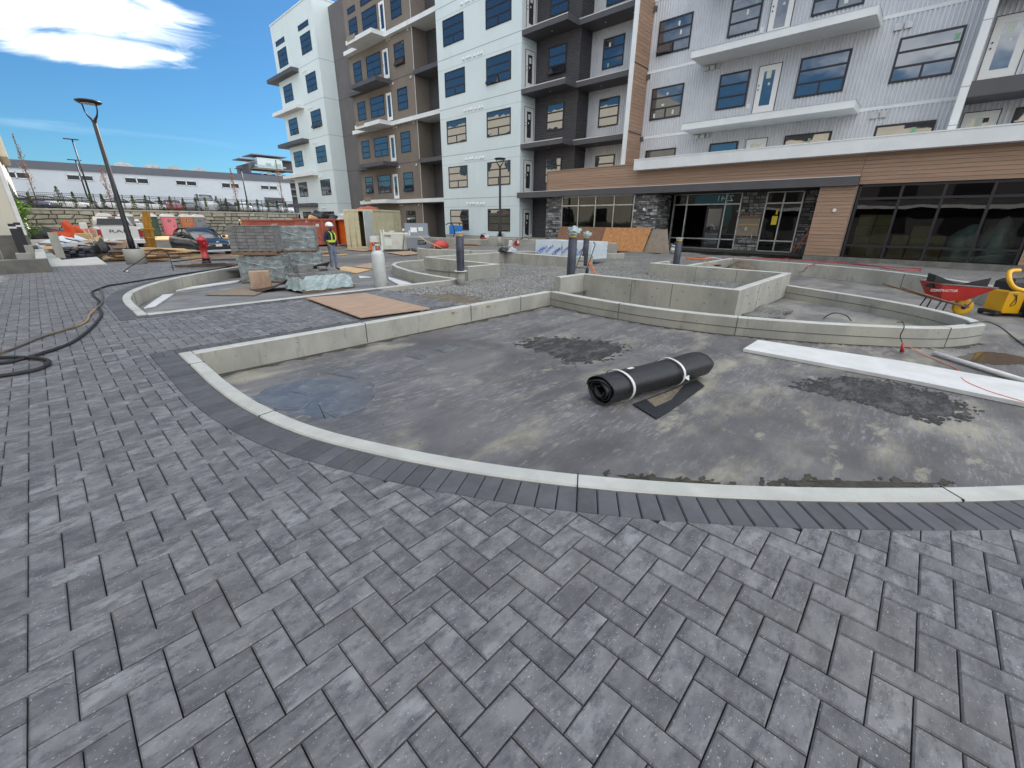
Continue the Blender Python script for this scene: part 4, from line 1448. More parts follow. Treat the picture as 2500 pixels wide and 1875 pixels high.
# --- ground floor podium
XW = 23.4
planks(2.68, 18.93, XW, 3.45, 4.55, 0.1375, 'x')
planks(-8, 2.67, XW, 3.12, 4.55, 0.143, 'x')
wbox('band_core', M['brown_stucco'], XW + 0.001, -8, 3.12, 25.8, 18.93, 4.5)
MB().box(XW - 0.05, -8, 4.55, 25.9, 18.97, 4.60).build('band_cap', M['wood_plank'], AB)
MB().box(XW - 0.025, 18.88, 3.4, XW + 0.01, 18.97, 4.55).build('corner_trim', M['brown_stucco'], AB)
MB().box(22.9, -8, 4.22, 23.37, 12.6, 4.70).build('white_canopy', M['white_trim'], AB)
MB().box(22.88, -8, 4.70, 24.95, 12.62, 4.745).build('edge_flashing', M['white_trim'], AB)
mb = MB().box(23.2, 2.68, 3.08, 25.9, 21.05, 3.42)
mb.build('entrance_canopy', M['fascia'], AB)
MB().box(23.19, 2.68, 3.42, 23.4, 21.4, 3.45).build('edge_flashing', M['white_soffit'], AB)
MB().box(23.2, 21.05, 3.08, 24.9, 21.4, 3.419).build('entrance_canopy', M['fascia'], AB)
wbox('plinth', M['conc_dark'], 23.38, -8, -0.3, 25.2, 3.98, 0.29)
wbox('plinth', M['conc'], 24.98, 4.0, -0.3, 26.2, 11.27, 0.29)
wbox('plinth', M['conc'], 23.5, 11.27, -0.3, 26.2, 19.05, 0.45)
wbox('plinth', M['conc'], 24.7, 19.05, -0.3, 26.2, 21.4, 0.5)
glazed_door(24.88, 'x', 20.9, 20.0, 0.45, 2.4) if False else None
# ledge stone piers: every visible stone built
def stonework(x, y0, y1, z0, z1, axis='x', seed=1, limit=400, parent=AB, core=True):
    rs = random.Random(seed)
    if core:
        if axis == 'x':
            wbox('mortar', M['mortar'], x + 0.03, y0, z0, x + 0.3, y1, z1)
        else:
            wbox('mortar', M['mortar'], y0, x + 0.03, z0, y1, x + 0.3, z1)
    z = z0
    out = []
    while z < z1 - 0.02:
        h = min(rs.choice([0.06, 0.08, 0.11, 0.14, 0.17]), z1 - z)
        y = y0
        while y < y1 - 0.02:
            w_ = min(rs.uniform(0.14, 0.5), y1 - y)
            d = rs.uniform(0, 0.035)
            c = 0.008
            q = [(y + c, z + c * .7), (y + w_ - c, z + c * .7 + rs.uniform(-.004, .01)), (y + w_ - c, z + h - c * .5), (y + c, z + h - c * .5 - rs.uniform(0, .012))]
            if axis == 'x':
                vs = [(x + 0.05, a, b) for a, b in q] + [(x - d + rs.uniform(0, .012), a + (0.012 if i in (0, 3) else -0.012), b + (0.01 if i < 2 else -0.01)) for i, (a, b) in enumerate(q)]
            else:
                vs = [(a, x + 0.05, b) for a, b in q] + [(a + (0.012 if i in (0, 3) else -0.012), x - d, b + (0.01 if i < 2 else -0.01)) for i, (a, b) in enumerate(q)]
            fs = [(0, 1, 5, 4), (1, 2, 6, 5), (2, 3, 7, 6), (3, 0, 4, 7), (4, 5, 6, 7)]
            out.append((vs, fs))
            y += w_
        z += h
    return out
allst = []
allst += stonework(23.55, 17.78, 19.05, 0.45, 3.07, seed=2)
allst += stonework(23.55, 11.27, 12.70, 0.40, 3.07, seed=3)
allst += stonework(11.27, 23.6, 25.2, 0.40, 3.07, 'y', seed=4)
allst += stonework(25.05, 6.35, 7.48, 0.30, 3.07, seed=5)
allst += stonework(25.05, 3.98, 4.78, 0.30, 3.07, seed=6)
random.Random(3).shuffle(allst)
for vs, fs in allst[:300]:
    c = Vector(vs[0])
    MB().add([Vector(v) for v in vs], fs).build('stone', M['stone'], AB)
rs_ = MB()
for vs, fs in allst[300:]:
    rs_.add(vs, fs)
rs_.build('stones', M['stone'], AB, kind='stuff')
# storefront frames and glass
def storefront(x, ys, zs, fw=0.06, m='alu', parent=AB, skip=(), name='storefront_window', glass='pane_clear', vz=None):
    mb = MB()
    y0, y1 = min(ys), max(ys)
    z0, z1 = zs[0], zs[-1]
    for y in ys:
        mb.box(x - 0.05, y - fw / 2, z0, x + 0.08, y + fw / 2, z1)
    for z in zs:
        mb.box(x - 0.045, y0 + fw / 2, z - fw / 2, x + 0.075, y1 - fw / 2, z + fw / 2)
    w_ = mb.build(name, M[m], parent)
    ys = sorted(ys)
    for i in range(len(ys) - 1):
        for j in range(len(zs) - 1):
            if (i, j) in skip:
                continue
            MB().add([(x, ys[i], zs[j]), (x, ys[i + 1], zs[j]), (x, ys[i + 1], zs[j + 1]), (x, ys[i], zs[j + 1])], [(0, 3, 2, 1)]).build('pane', M[glass], w_)
    return w_
storefront(23.6, [17.76, 16.49, 15.25, 13.98, 12.71], [0.5, 2.54, 3.06])
sf = storefront(25.0, [10.98, 10.25, 8.22, 7.48], [0.30, 0.80, 2.53, 3.05], skip=[(1, 0), (1, 1), (2, 0), (2, 1)])
storefront(25.0, [6.32, 5.58, 4.80], [0.30, 0.80, 2.53, 3.03])
storefront(23.5, [2.58, 1.27, 0.05, -1.21, -2.40], [0.26, 0.78, 2.58, 3.06], 0.085, 'frame')
MB().box(23.45, -2.5, 0.2, 23.6, 2.66, 0.27).build('sill', M['frame'], AB)
# open entrance door leaf
mb = MB().box(0, 0, 0, 0.9, 0.05, 0.12)
mb.box(0, 0, 2.0, 0.9, 0.05, 2.15).box(0, 0, 0.12, 0.1, 0.05, 2.0).box(0.8, 0, 0.12, 0.9, 0.05, 2.0).box(0.1, 0, 0.85, 0.8, 0.05, 0.95)
dl = mb.build('door', M['frame'], AB, world=False)
dl.location = (25.02 - 23.5, 8.25 - 20, 0.31 - 0.4)
dl.rotation_euler = (0, 0, R(87))
link_part('pane', MB().box(0.1, 0.02, 0.12, 0.8, 0.03, 2.0).build('pane', M['pane'], None, world=False).data, dl)
bpy.data.objects.remove([o for o in bpy.data.objects if o.name.startswith('pane') and o.parent is None][0])
link_part('notice', MB().box(0.3, -0.006, 1.25, 0.58, 0.0, 1.7).build('zz', M['sticker'], None, world=False).data, dl)
bpy.data.objects.remove(bpy.data.objects['zz'])
# panels on the stone between the doors: bare board, timber head, pull handle
MB().box(24.93, 6.42, 1.0, 25.0, 7.44, 1.85).build('backer_board', M['ply_grey'], AB)
MB().box(24.90, 6.40, 1.86, 25.0, 7.46, 1.96).build('backer_board', M['osb_brown'], AB)
MB().box(24.90, 6.42, 1.50, 24.93, 7.44, 1.57).build('batten', M['lumber'], AB)
MB().cyl((24.85, 6.65, 0.62), (24.85, 6.65, 1.22), 0.015, n=8).build('handle', M['alu'], AB)
MB().box(24.90, 6.95, 1.25, 24.93, 7.05, 1.42).build('outlet_box', M['alu'], AB)
MB().box(25.0, 5.0, 1.5, 25.004, 5.01, 1.51)
M['yellow_paper'] = mat('yellow_notice', (0.70, 0.55, 0.05), rough=0.8)
MB().box(24.945, 5.68, 1.55, 24.95, 5.92, 1.95).build('notice', M['yellow_paper'], AB)
MB().box(24.945, 5.72, 2.02, 24.95, 5.80, 2.25).build('notice', M['yellow_paper'], AB)
text_part('2341', 0.42, M['white'], AB, (24.95, 8.28, 2.80), (PI / 2, 0, PI / 2), world=True)
# timber pier between entrance and storefront
planks(2.70, 3.96, XW, 0.31, 3.08, 0.145, 'x')
wbox('pier_core', M['brown_stucco'], XW + 0.001, 2.66, 0.29, 23.9, 3.97, 3.08)
wbox('pier_core', M['brown_stucco'], XW + 0.001, -8, 0.29, 23.9, -2.48, 3.10)
planks(-8, -2.48, XW, 0.31, 3.11, 0.147, 'x')
M['blue'] = mat('blue_membrane', (0.01, 0.02, 0.16), rough=0.6)
wbox('membrane_strip', M['blue'], 24.2, 3.972, 1.9, 24.98, 3.98, 3.07)
for (y, z, x) in ((3.25, 2.15, XW), (12.0, 2.28, 23.5)):
    MB().cyl((x - 0.06, y, z), (x - 0.0, y, z), 0.07, n=14).build('round_vent', M['white'], AB)
# interior behind the glass
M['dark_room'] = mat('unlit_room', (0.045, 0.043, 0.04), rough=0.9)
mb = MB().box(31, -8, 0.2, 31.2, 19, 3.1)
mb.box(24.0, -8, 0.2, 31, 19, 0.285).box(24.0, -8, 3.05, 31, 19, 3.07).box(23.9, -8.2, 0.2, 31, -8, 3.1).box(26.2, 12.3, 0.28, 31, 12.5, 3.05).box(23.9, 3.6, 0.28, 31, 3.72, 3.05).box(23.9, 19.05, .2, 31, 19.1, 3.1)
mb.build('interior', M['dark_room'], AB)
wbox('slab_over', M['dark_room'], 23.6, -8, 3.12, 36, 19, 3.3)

# ---------------------------------------------------------------- far end: retaining wall, car park, long warehouse
YR = 66.0
rw = thing('retaining_wall', 'tall random coursed sandstone retaining wall below the upper car park', 'wall', (8, YR, ZS))
MB().box(-9, YR + 0.12, ZS - 0.1, 26, YR + 0.8, 2.25).build('wall_core', M['wallmortar'], rw)
rs = random.Random(11)
# irregular polygon masonry: jittered courses whose joints wander
rows = [ZS, 0.12, 0.55, 0.95, 1.38, 1.80]
def jit(a):
    return rs.uniform(-a, a)
allw = []
ztop = [[], []]
nodes = {}
def wave(k, x):
    if k == 0:
        return ZS
    if k == len(rows):
        return 2.24
    return rows[k] + 0.05 * math.sin(x * 0.7 + k * 1.3) + 0.035 * math.sin(x * 2.1 + k * 2.9)
for k in range(len(rows)):
    x = -9 + rs.uniform(0, .5)
    while x < 26:
        w_ = rs.uniform(0.6, 1.6)
        x2 = min(x + w_, 26)
        s0, s1 = jit(0.12), jit(0.12)
        b0, b1 = wave(k, x), wave(k, x2)
        t0, t1 = wave(k + 1, x), wave(k + 1, x2)
        if rs.random() < 0.4 and k < len(rows) - 1:      # wedge: slanted joint
            s0, s1 = jit(0.45), jit(0.45)
        allw.append((x, x2, b0, b1, t0, t1, rs.uniform(0, .12), s1))
        x = x2
prev = {}
out = []
for i, (x, x2, b0, b1, t0, t1, d, s1) in enumerate(allw):
    sl = prev.get((round(x, 4), round(b0, 4)), 0)
    prev[(round(x2, 4), round(b1, 4))] = s1
    g_ = 0.022
    q = [(x + g_ - sl * .5, b0 + g_), (x2 - g_ - s1 * .5, b1 + g_), (x2 - g_ + s1 * .5, t1 - g_), (x + g_ + sl * .5, t0 - g_)]
    cxm = sum(p[0] for p in q) / 4
    czm = sum(p[1] for p in q) / 4
    vs = [(a, YR + 0.15, b) for a, b in q] + [(a + (cxm - a) * .05, YR + .03 - d * .5, b + (czm - b) * .10) for a, b in q] + [(a + (cxm - a) * .28, YR - d, b + (czm - b) * .30) for a, b in q]
    fs = [(p, (p + 1) % 4, (p + 1) % 4 + 4, p + 4) for p in range(4)] + [(p + 4, (p + 1) % 4 + 4, (p + 1) % 4 + 8, p + 8) for p in range(4)] + [(8, 9, 10, 11)]
    out.append((vs, fs))
for vs, fs in out[:300]:
    MB().add(vs, fs).build('stone', M['wallstone'], rw)
if len(out) > 300:
    mb = MB()
    for vs, fs in out[300:]:
        mb.add(vs, fs)
    mb.build('stones', M['wallstone'], rw, kind='stuff')
MB().box(-9, YR - 0.05, 2.25, 26, YR + 0.6, 2.42).build('capstone', M['conc'], rw)
UP = 2.30
sheet('upper_car_park', [(-200, YR + 0.55), (200, YR + 0.55), (200, 400), (-200, 400)], UP, M['asphalt'])
# fence
fe = thing('iron_fence', 'black iron picket fence along the top of the sandstone wall', 'fence', (8, YR + 0.3, 2.42))
x = -9.0
while x < 26:
    MB().box(x - .03, YR + .27, 2.42, x + .03, YR + .33, 3.95).build('post', M['black'], fe)
    x += 2.35
for z in (2.55, 3.68, 3.86):
    MB().box(-9, YR + .285, z, 26, YR + .315, z + .035).build('rail', M['black'], fe)
mb = MB()
x = -9.0
while x < 26:
    mb.box(x - .009, YR + .29, 2.5, x + .009, YR + .31, 3.88)
    x += 0.14
mb.build('pickets', M['black'], fe, kind='stuff')
# clipped young cedars
M['leaf'] = mat('cedar_leaf', (0.050, 0.085, 0.028), (0.030, 0.055, 0.022), 3, 0.8, rnd=0.35)
M['leaf_bright'] = mat('bright_leaf', (0.17, 0.33, 0.03), (0.09, 0.2, 0.02), 3, 0.7, rnd=0.3)
M['leaf_rust'] = mat('autumn_leaf', (0.36, 0.19, 0.09), (0.28, 0.13, 0.07), 3, 0.8, rnd=0.3)
M['leaf_mid'] = mat('olive_leaf', (0.10, 0.12, 0.035), (0.06, 0.08, 0.03), 3, 0.8, rnd=0.3)
M['bark'] = mat('bark', (0.10, 0.075, 0.055), rough=0.9)
def crown_mesh(rx, h, n, seed, leaf=0.09, shape='col', z0=0.1):
    r_ = random.Random(seed)
    mb = MB()
    ph = [r_.uniform(0, 6.28) for _ in range(4)]
    for _ in range(n):
        t = r_.random() ** 0.8
        a = r_.uniform(0, 6.28)
        prof = (1 - t) ** 0.55 * (0.75 + 0.4 * math.sin(t * 9 + ph[0]) * 0.3) if shape == 'col' else (math.sin(PI * min(t * 1.05 + .08, 1)) ** 0.6 * (0.7 + 0.4 * math.sin(t * 14 + ph[1] + a)))
        rr = rx * prof * (0.55 + 0.45 * r_.random()) * (1 + 0.25 * math.sin(3 * a + ph[2] + t * 6))
        c = Vector((rr * math.cos(a), rr * math.sin(a), z0 + h * t))
        d1 = Vector((r_.uniform(-1, 1), r_.uniform(-1, 1), r_.uniform(-.3, 1))).normalized() * leaf * r_.uniform(.6, 1.3)
        d2 = Vector((r_.uniform(-1, 1), r_.uniform(-1, 1), r_.uniform(-1, 1))).normalized() * leaf * 0.45
        mb.add([c - d2, c + d1 * .5 - d2 * .3, c + d1, c + d2], [(0, 1, 2, 3)])
    return mb
def plant(name, label, cat, loc, rx, h, n, seed, m, leaf=0.09, shape='col', trunk=0.0, group=None, tr=0.03):
    t = thing(name, label, cat, loc, group=group)
    crown_mesh(rx, h, n, seed, leaf, shape, trunk + 0.02).build('crown', m, t, world=False)
    mb = MB()
    mb.tube([(0, 0, -0.02), (0.01, 0, (trunk + h) * .5), (0.0, 0.01, trunk + h * 0.9)], [tr, tr * .7, tr * .3], 6)
    if trunk or shape != 'col':
        r_ = random.Random(seed)
        for k in range(7):
            a = r_.uniform(0, 6.28)
            z = trunk + h * r_.uniform(0.05, .7)
            mb.tube([(0, 0, z), (rx * .6 * math.cos(a), rx * .6 * math.sin(a), z + h * .16)], [tr * .4, tr * .15], 4)
    mb.build('trunk', M['bark'], t, world=False)
    return t
fx = [(0.285, 66.150, 2.517), (2.442, 66.150, 2.576), (3.514, 66.150, 2.486), (4.786, 66.150, 2.518), (5.706, 66.150, 2.542), (6.836, 66.150, 2.487), (8.242, 66.150, 2.522), (9.409, 66.150, 2.550), (10.653, 66.150, 2.580), (11.654, 66.150, 2.560), (12.886, 66.150, 2.544), (14.129, 66.150, 2.572), (15.154, 66.150, 2.596), (16.375, 66.150, 2.577), (17.370, 66.150, 2.599), (18.710, 66.150, 2.580), (19.766, 66.150, 2.603), (20.989, 66.150, 2.580), (22.209, 66.150, 2.606), (23.455, 66.150, 2.580), (24.531, 66.150, 2.602)]
LB = ['just right of the left building', 'second from the left, under the thin tree', 'third along, before a white van', 'fourth along, near the car park lamp base', 'fifth along beside the lamp base', 'sixth along, left of the near street lamp', 'seventh along, right of the near street lamp', 'eighth along, dark and leaning before a white car', 'ninth along above the dark green toilet', 'tenth along above the pink toilet', 'eleventh along left of a big pale van', 'twelfth along before the pale van', 'thirteenth along above the orange toilet gap', 'fourteenth along, broadest of the row', 'fifteenth along, under the slim rusty tree', 'sixteenth along, thin one', 'seventeenth along by the right lamp pole', 'eighteenth along before the louvre', 'nineteenth along below the louvre', 'twentieth along near the white tower', 'last one before the white tower']
for k, (p, l) in enumerate(zip(fx, LB)):
    big = {1: 2.1, 13: 1.75}.get(k, 1.35 + 0.25 * ((k * 7) % 5) / 5)
    plant('cedar_shrub', 'young upright cedar on the stone wall, ' + l, 'shrub', (p[0], YR + 0.15, 2.42), 0.33 if k not in (1, 13) else .5, big, 260, 40 + k, M['leaf'] if k % 3 else M['leaf_mid'], 0.14, group='young cedars along the iron fence')
for k, (px, h, lb) in enumerate((((0.773, 66.600, 2.536), 6.6, 'tall slim tree with sparse rusty leaves near the left building'), ((6.422, 66.600, 2.566), 4.4, 'slim rusty tree half hidden behind the near street lamp'), ((18.742, 66.600, 2.585), 5.2, 'slim rusty tree in front of the warehouse wall left of the louvre'), ((24.389, 66.600, 2.708), 6.6, 'slim rusty tree just left of the white stair tower'))):
    plant('slim_tree', lb, 'tree', (px[0], YR + 0.6, 2.35), 0.42, h - 0.9, 420, 80 + k, M['leaf_rust'], 0.12, 'slim', 0.9, tr=0.05)
# warehouse
YG = 86.0
a, b = (-0.006, 86.000, 8.253), (32.903, 86.000, 8.645)
c0, c1 = (-0.260, 86.000, 7.352), (32.870, 86.000, 7.669)
M['far_pane'] = mat('far_window_glass', (.03, .035, .04), rough=.2, spec=.3)
M['ware'] = mat('pale_blue_render', (0.56, 0.60, 0.64), (0.52, 0.56, 0.60), 0.3, 0.9, world=True)
M['ware_band'] = mat('slate_band', (0.125, 0.135, 0.16), (0.115, 0.125, 0.15), 0.3, 0.8, world=True)
WH = thing('warehouse', 'long low pale blue warehouse with dark roof band and paired windows', 'building', (16, YG, UP))
XE = (33.227, 86.000, 4.035)[0]
mb = MB()
zt0, zt1 = a[2] - 0.02 * 40, b[2]
def roofz(x):
    return a[2] + (b[2] - a[2]) * (x - a[0]) / (b[0] - a[0])
def bandz(x):
    return c0[2] + (c1[2] - c0[2]) * (x - c0[0]) / (c1[0] - c0[0])
mb.add([(-40, YG, UP - 1), (XE, YG, UP - 1), (XE, YG, bandz(XE)), (-40, YG, bandz(-40)), (-40, YG + 40, UP - 1), (XE, YG + 40, UP - 1), (XE, YG + 40, bandz(XE)), (-40, YG + 40, bandz(-40))],
       [(0, 1, 2, 3), (1, 5, 6, 2), (5, 4, 7, 6), (4, 0, 3, 7)])
mb.build('wall', M['ware'], WH)
mb = MB()
mb.add([(-40, YG - .15, bandz(-40)), (XE + .15, YG - .15, bandz(XE)), (XE + .15, YG - .15, roofz(XE)), (-40, YG - .15, roofz(-40)), (-40, YG + 40, bandz(-40)), (XE + .15, YG + 40, bandz(XE)), (XE + .15, YG + 40, roofz(XE)), (-40, YG + 40, roofz(-40))],
       [(0, 1, 2, 3), (1, 5, 6, 2), (3, 2, 6, 7), (0, 4, 5, 1)])
mb.build('roof_band', M['ware_band'], WH)
for (p, q) in (((-0.810, 86.000, 6.850), (1.643, 86.000, 6.093)), ((4.951, 86.000, 6.908), (7.608, 86.000, 6.236)), ((10.871, 86.000, 6.976), (13.567, 86.000, 6.234)), ((16.811, 86.000, 6.996), (19.500, 86.000, 6.296)), ((22.850, 86.000, 7.032), (25.428, 86.000, 6.261)), ((28.656, 86.000, 7.011), (31.388, 86.000, 6.316))):
    z1, z0 = p[2], q[2]
    x0, x1 = p[0] - 0.4, q[0] - 0.4
    mb = MB()
    for (u0, v0, u1, v1) in ((x0, z0, x0 + .08, z1), (x1 - .08, z0, x1, z1), ((x0 + x1) / 2 - .07, z0, (x0 + x1) / 2 + .07, z1), (x0, z1 - .08, x1, z1), (x0, z0, x1, z0 + .08)):
        mb.box(u0, YG - .06, v0, u1, YG + .02, v1)
    w_ = mb.build('window', M['white_trim'], WH)
    for u0, u1 in ((x0 + .08, (x0 + x1) / 2 - .07), ((x0 + x1) / 2 + .07, x1 - .08)):
        MB().add([(u0, YG - .02, z0 + .08), (u1, YG - .02, z0 + .08), (u1, YG - .02, z1 - .08), (u0, YG - .02, z1 - .08)], [(0, 1, 2, 3)]).build('pane', M['far_pane'], w_)
p, q = (28.550, 86.000, 5.071), (31.201, 86.000, 2.957)
for k in range(13):
    z = q[2] - .5 + k * (p[2] - q[2] + .6) / 13
    MB().box(p[0], YG - .12, z, q[0] + .6, YG + .05, z + .12).build('louvre_blade', M['black'], WH)
for px in ((10.961, 86.000, 8.607), (14.325, 86.000, 8.632), (16.928, 86.000, 8.630), (20.165, 86.000, 8.609)):
    mb = MB()
    n = 10
    mb.grid(lambda u, v: (px[0] + 1.3 * math.cos(PI * u) * (1 - 0), YG + 1.2 + v * 3, px[2] - .55 + 0.95 * math.sin(PI * u)), n, 3)
    mb.add([(px[0] + 1.3 * math.cos(PI * i / n), YG + 1.2, px[2] - .55 + 0.95 * math.sin(PI * i / n)) for i in range(n + 1)], [tuple(range(n + 1))])
    mb.build('roof_dome', M['alu'], WH)
# far condominium
YC = 150.0
CD = thing('condominium', 'distant blue and white condominium with glass balcony and flat overhanging roofs', 'building', (66, YC, UP))
M['far_roof'] = mat('slate_roof', (.22, .24, .29), rough=.7)
M['navy'] = mat('navy_cladding', (0.035, 0.055, 0.15), rough=0.7)
M['rail_glass'] = mat('balcony_glass', (0.30, 0.42, 0.42), rough=0.15)
def cy(a_, b_, d0, d1, name, m, pr=None):
    MB().box(a_[0], YC + d0, b_[2], b_[0], YC + d1, a_[2]).build(name, m, CD)
cy((45.262, 150.000, 13.776), (46.117, 150.000, 8.833), 0, 12, 'stair_wall', M['white_stucco'])
cy((47.333, 150.000, 16.716), (47.785, 150.000, 8.914), 0.5, 12, 'wall', M['grey_stucco'])
cy((45.887, 150.000, 14.251), (62.275, 150.000, 9.613), 0.3, 12, 'wall', M['navy'])
cy((49.610, 150.000, 18.418), (56.520, 150.000, 15.749), -.5, 12, 'upper_wall', M['white_stucco'])
cy((56.725, 150.000, 18.226), (60.126, 150.000, 15.581), 1.5, 12, 'upper_wall', M['dark_metal'])
cy((48.322, 150.000, 19.032), (58.093, 150.000, 19.246), -1, 8, 'roof', M['far_roof'])
cy((44.922, 150.000, 17.857), (49.131, 150.000, 17.626), -.6, 6, 'roof', M['far_roof'])
cy((55.930, 150.000, 18.373), (60.084, 150.000, 18.200), -.6, 6, 'roof', M['far_roof'])
cy((47.893, 150.000, 15.161), (59.875, 150.000, 15.562), -2.2, 2, 'balcony_slab', M['brown_stucco'])
cy((48.215, 150.000, 16.261), (56.782, 150.000, 15.883), -2.15, -2.05, 'glass_rail', M['rail_glass'])
cy((56.091, 150.000, 13.341), (59.962, 150.000, 3.473), -6, 12, 'lower_wing', M['dark_metal'])
for a_, b_ in (((51.937, 150.000, 14.829), (53.164, 150.000, 14.035)), ((54.229, 150.000, 14.784), (56.194, 150.000, 13.916)), ((50.316, 150.000, 14.593), (50.873, 150.000, 13.977))):
    MB().box(a_[0], YC + .1, b_[2], b_[0], YC + .28, a_[2]).build('window', M['white_trim'], CD)
for a_, b_ in (((51.915, 150.000, 17.127), (53.174, 150.000, 16.582)), ((54.190, 150.000, 17.111), (56.021, 150.000, 16.269))):
    MB().box(a_[0], YC - .7, b_[2], b_[0], YC - .52, a_[2]).build('window', M['rail_glass'], CD)
for z_ in ((57.656, 150.000, 11.952), (57.328, 150.000, 10.075), (56.997, 150.000, 8.186)):
    MB().box(z_[0] - 3, YC - 8, z_[2] - .4, z_[0] + 6, YC - 5.9, z_[2]).build('balcony_slab', M['brown_stucco'], CD)
# car park lamps
for k, (p, h, lb) in enumerate((((5.500, 75.000, 2.643), (6.076, 75.000, 9.915), 'tall thin car park lamp, left of the near street lamp'), ((5.692, 82.000, 2.732), (5.762, 82.000, 8.338), 'shorter thin car park lamp furthest left'), ((22.465, 75.000, 2.739), (23.859, 75.000, 8.212), 'thin car park lamp in front of the distant condominium'))):
    t = thing('car_park_lamp', lb, 'lamp post', (p[0], p[1], UP), group='thin lamp posts on the upper car park')
    H_ = h[2] - UP
    MB().lathe([(0.28, 0), (0.28, 0.9)], (0, 0, 0), n=14).build('base', M['conc_top'], t, world=False)
    MB().lathe([(0.10, 0.9), (0.065, H_)], (0, 0, 0), n=10).build('pole', M['black'], t, world=False)
    MB().box(-0.75, -.13, H_, 0.55, .13, H_ + .1).build('lamp_head', M['black'], t, world=False)
# ---------------------------------------------------------------- left building, opposite the apartments
LBt = thing('corner_building', 'cream rendered building cut off by the left edge of the photo', 'building', (-6, 27, 0))
M['cream'] = mat('cream_render', (0.64, 0.60, 0.50), (0.60, 0.56, 0.47), 0.5, 0.9, world=True)
pc = (-0.397, 26.000, 0.677)
XL = pc[0]
YL = 26.0
MB().box(-16, YL, pc[2], XL, 64, 15.0).build('wall', M['cream'], LBt)
MB().box(-16.05, YL - .06, pc[2] - .16, XL + .06, 64, pc[2]).build('plinth', M['conc_top'], LBt)
MB().box(XL - .02, YL - .05, pc[2], XL + .10, YL + .12, 15).build('corner_trim', M['white'], LBt)
for k in range(4):
    for j in range(7):
        y = 29 + j * 5
        z = 1.6 + k * 3.3
        mb = MB().box(XL, y, z, XL + .05, y + 1.8, z + 1.5)
        w_ = mb.build('window', M['frame'], LBt)
        MB().box(XL + .05, y + .1, z + .1, XL + .055, y + 1.7, z + 1.4).build('pane', M['pane'], w_)
# balcony jutting out at top left of frame
bp = (-0.035, 40.000, 4.580)
MB().box(-4, 37, bp[2], bp[0], 43, bp[2] + 1.25).build('balcony', M['cream'], LBt)
rb = MB()
for y in (37.1, 40, 42.9):
    rb.tube([(bp[0] - .05, y, bp[2] + 1.2), (bp[0] - .05, y, bp[2] + 2.1)], .03, 6)
rb.tube([(bp[0] - .05, 37.1, bp[2] + 2.1), (bp[0] - .05, 42.9, bp[2] + 2.1)], .03, 6)
rb.tube([(bp[0] - .05, 37.1, bp[2] + 2.1), (-4, 37.1, bp[2] + 2.1)], .03, 6)
rb.tube([(bp[0] - .05, 37.1, bp[2] + 1.75), (-4, 37.1, bp[2] + 1.75)], .02, 6)
rb.build('railing', M['black'], LBt)
# the block behind the photographer, seen only in the glass
BB = thing('rear_building', 'cream block across the courtyard, mirrored in the storefront glass', 'building', (-14, 0, 0))
MB().box(-30, -26, ZS, -10, 19, 6.5).build('wall', M['grey_stucco'], BB)  # lower storeys dark grey: their shade is put into the colour
MB().box(-30, -26, 6.5, -10, 19, 13.5).build('wall', M['cream'], BB)
for k in range(4):
    MB().box(-10, -25, 3.0 + 3.1 * k, -8.9, 18, 3.3 + 3.1 * k).build('balcony_slab', M['brown_stucco'] if k % 2 else M['white_trim'], BB)
    for j in range(8):
        y = -23 + j * 5
        mb = MB().box(-10, y, 0.8 + 3.1 * k, -9.95, y + 2.6, 2.6 + 3.1 * k)
        mb.build('window', M['frame'], BB)
# bright rounded shrub by the corner
plant('bright_shrub', 'bright lime green bushy shrub beside the cream building corner', 'shrub', (-0.438, 31.000, 0.535), 0.62, 2.15, 1800, 5, M['leaf_bright'], 0.10, 'slim', tr=.04)
# concrete planter boxes at the left
lp = thing('concrete_planter', 'stepped grey concrete planter boxes at left edge with black posts', 'planter', (-2, 19.7, 0))
q0, q1 = (-1.003, 19.700, 0.257), (0.009, 19.700, 0.279)
xr = (0.004, 19.642, 0.000)[0]
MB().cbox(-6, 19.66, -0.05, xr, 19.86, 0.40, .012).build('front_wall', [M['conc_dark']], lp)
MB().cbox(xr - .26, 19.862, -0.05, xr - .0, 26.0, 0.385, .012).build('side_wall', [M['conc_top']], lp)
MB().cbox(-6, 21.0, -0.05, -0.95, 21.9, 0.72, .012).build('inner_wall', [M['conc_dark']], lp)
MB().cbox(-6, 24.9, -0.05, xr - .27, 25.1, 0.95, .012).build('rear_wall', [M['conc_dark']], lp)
sheet('planter_soil', [(-6, 19.86), (xr - .26, 19.86), (xr - .26, 25), (-6, 25)], 0.05, M['soil'])
for (a_, b_) in (((-0.521, 22.200, 0.462), (-0.548, 22.200, 1.380)), ((-0.432, 24.200, 0.628), (-0.428, 24.200, 1.402))):
    t = thing('bollard_post', 'black square post on grey pier in the planter at left, %s' % ('nearer one' if a_[1] < 23 else 'further one'), 'post', (a_[0], a_[1], 0.05))
    MB().cbox(-.17, -.17, 0, .17, .17, a_[2] - .05, .01).build('pier', M['conc'], t, world=False)
    MB().box(-.085, -.085, a_[2] - .05, .085, .085, b_[2] - .05).build('post', M['black'], t, world=False)
    MB().box(-.09, -.09, b_[2] - .20, -.086, .09, b_[2] - .14).box(-.09, -.092, b_[2] - .20, .09, -.087, b_[2] - .14).build('light_slot', M['white'], t, world=False)
# pale slab in front of the junk
mb = MB()
s0 = [(0.026, 21.725, 0.020), (1.439, 21.459, 0.020), (1.472, 25.821, 0.020), (0.375, 24.877, 0.020), (-0.058, 37.741, 0.020), (-0.222, 37.865, 0.020)]
mb.prism([(p[0], p[1]) for p in s0], -0.33, 0.02)
mb.build('pale_slab', M['conc_top'], kind='structure')

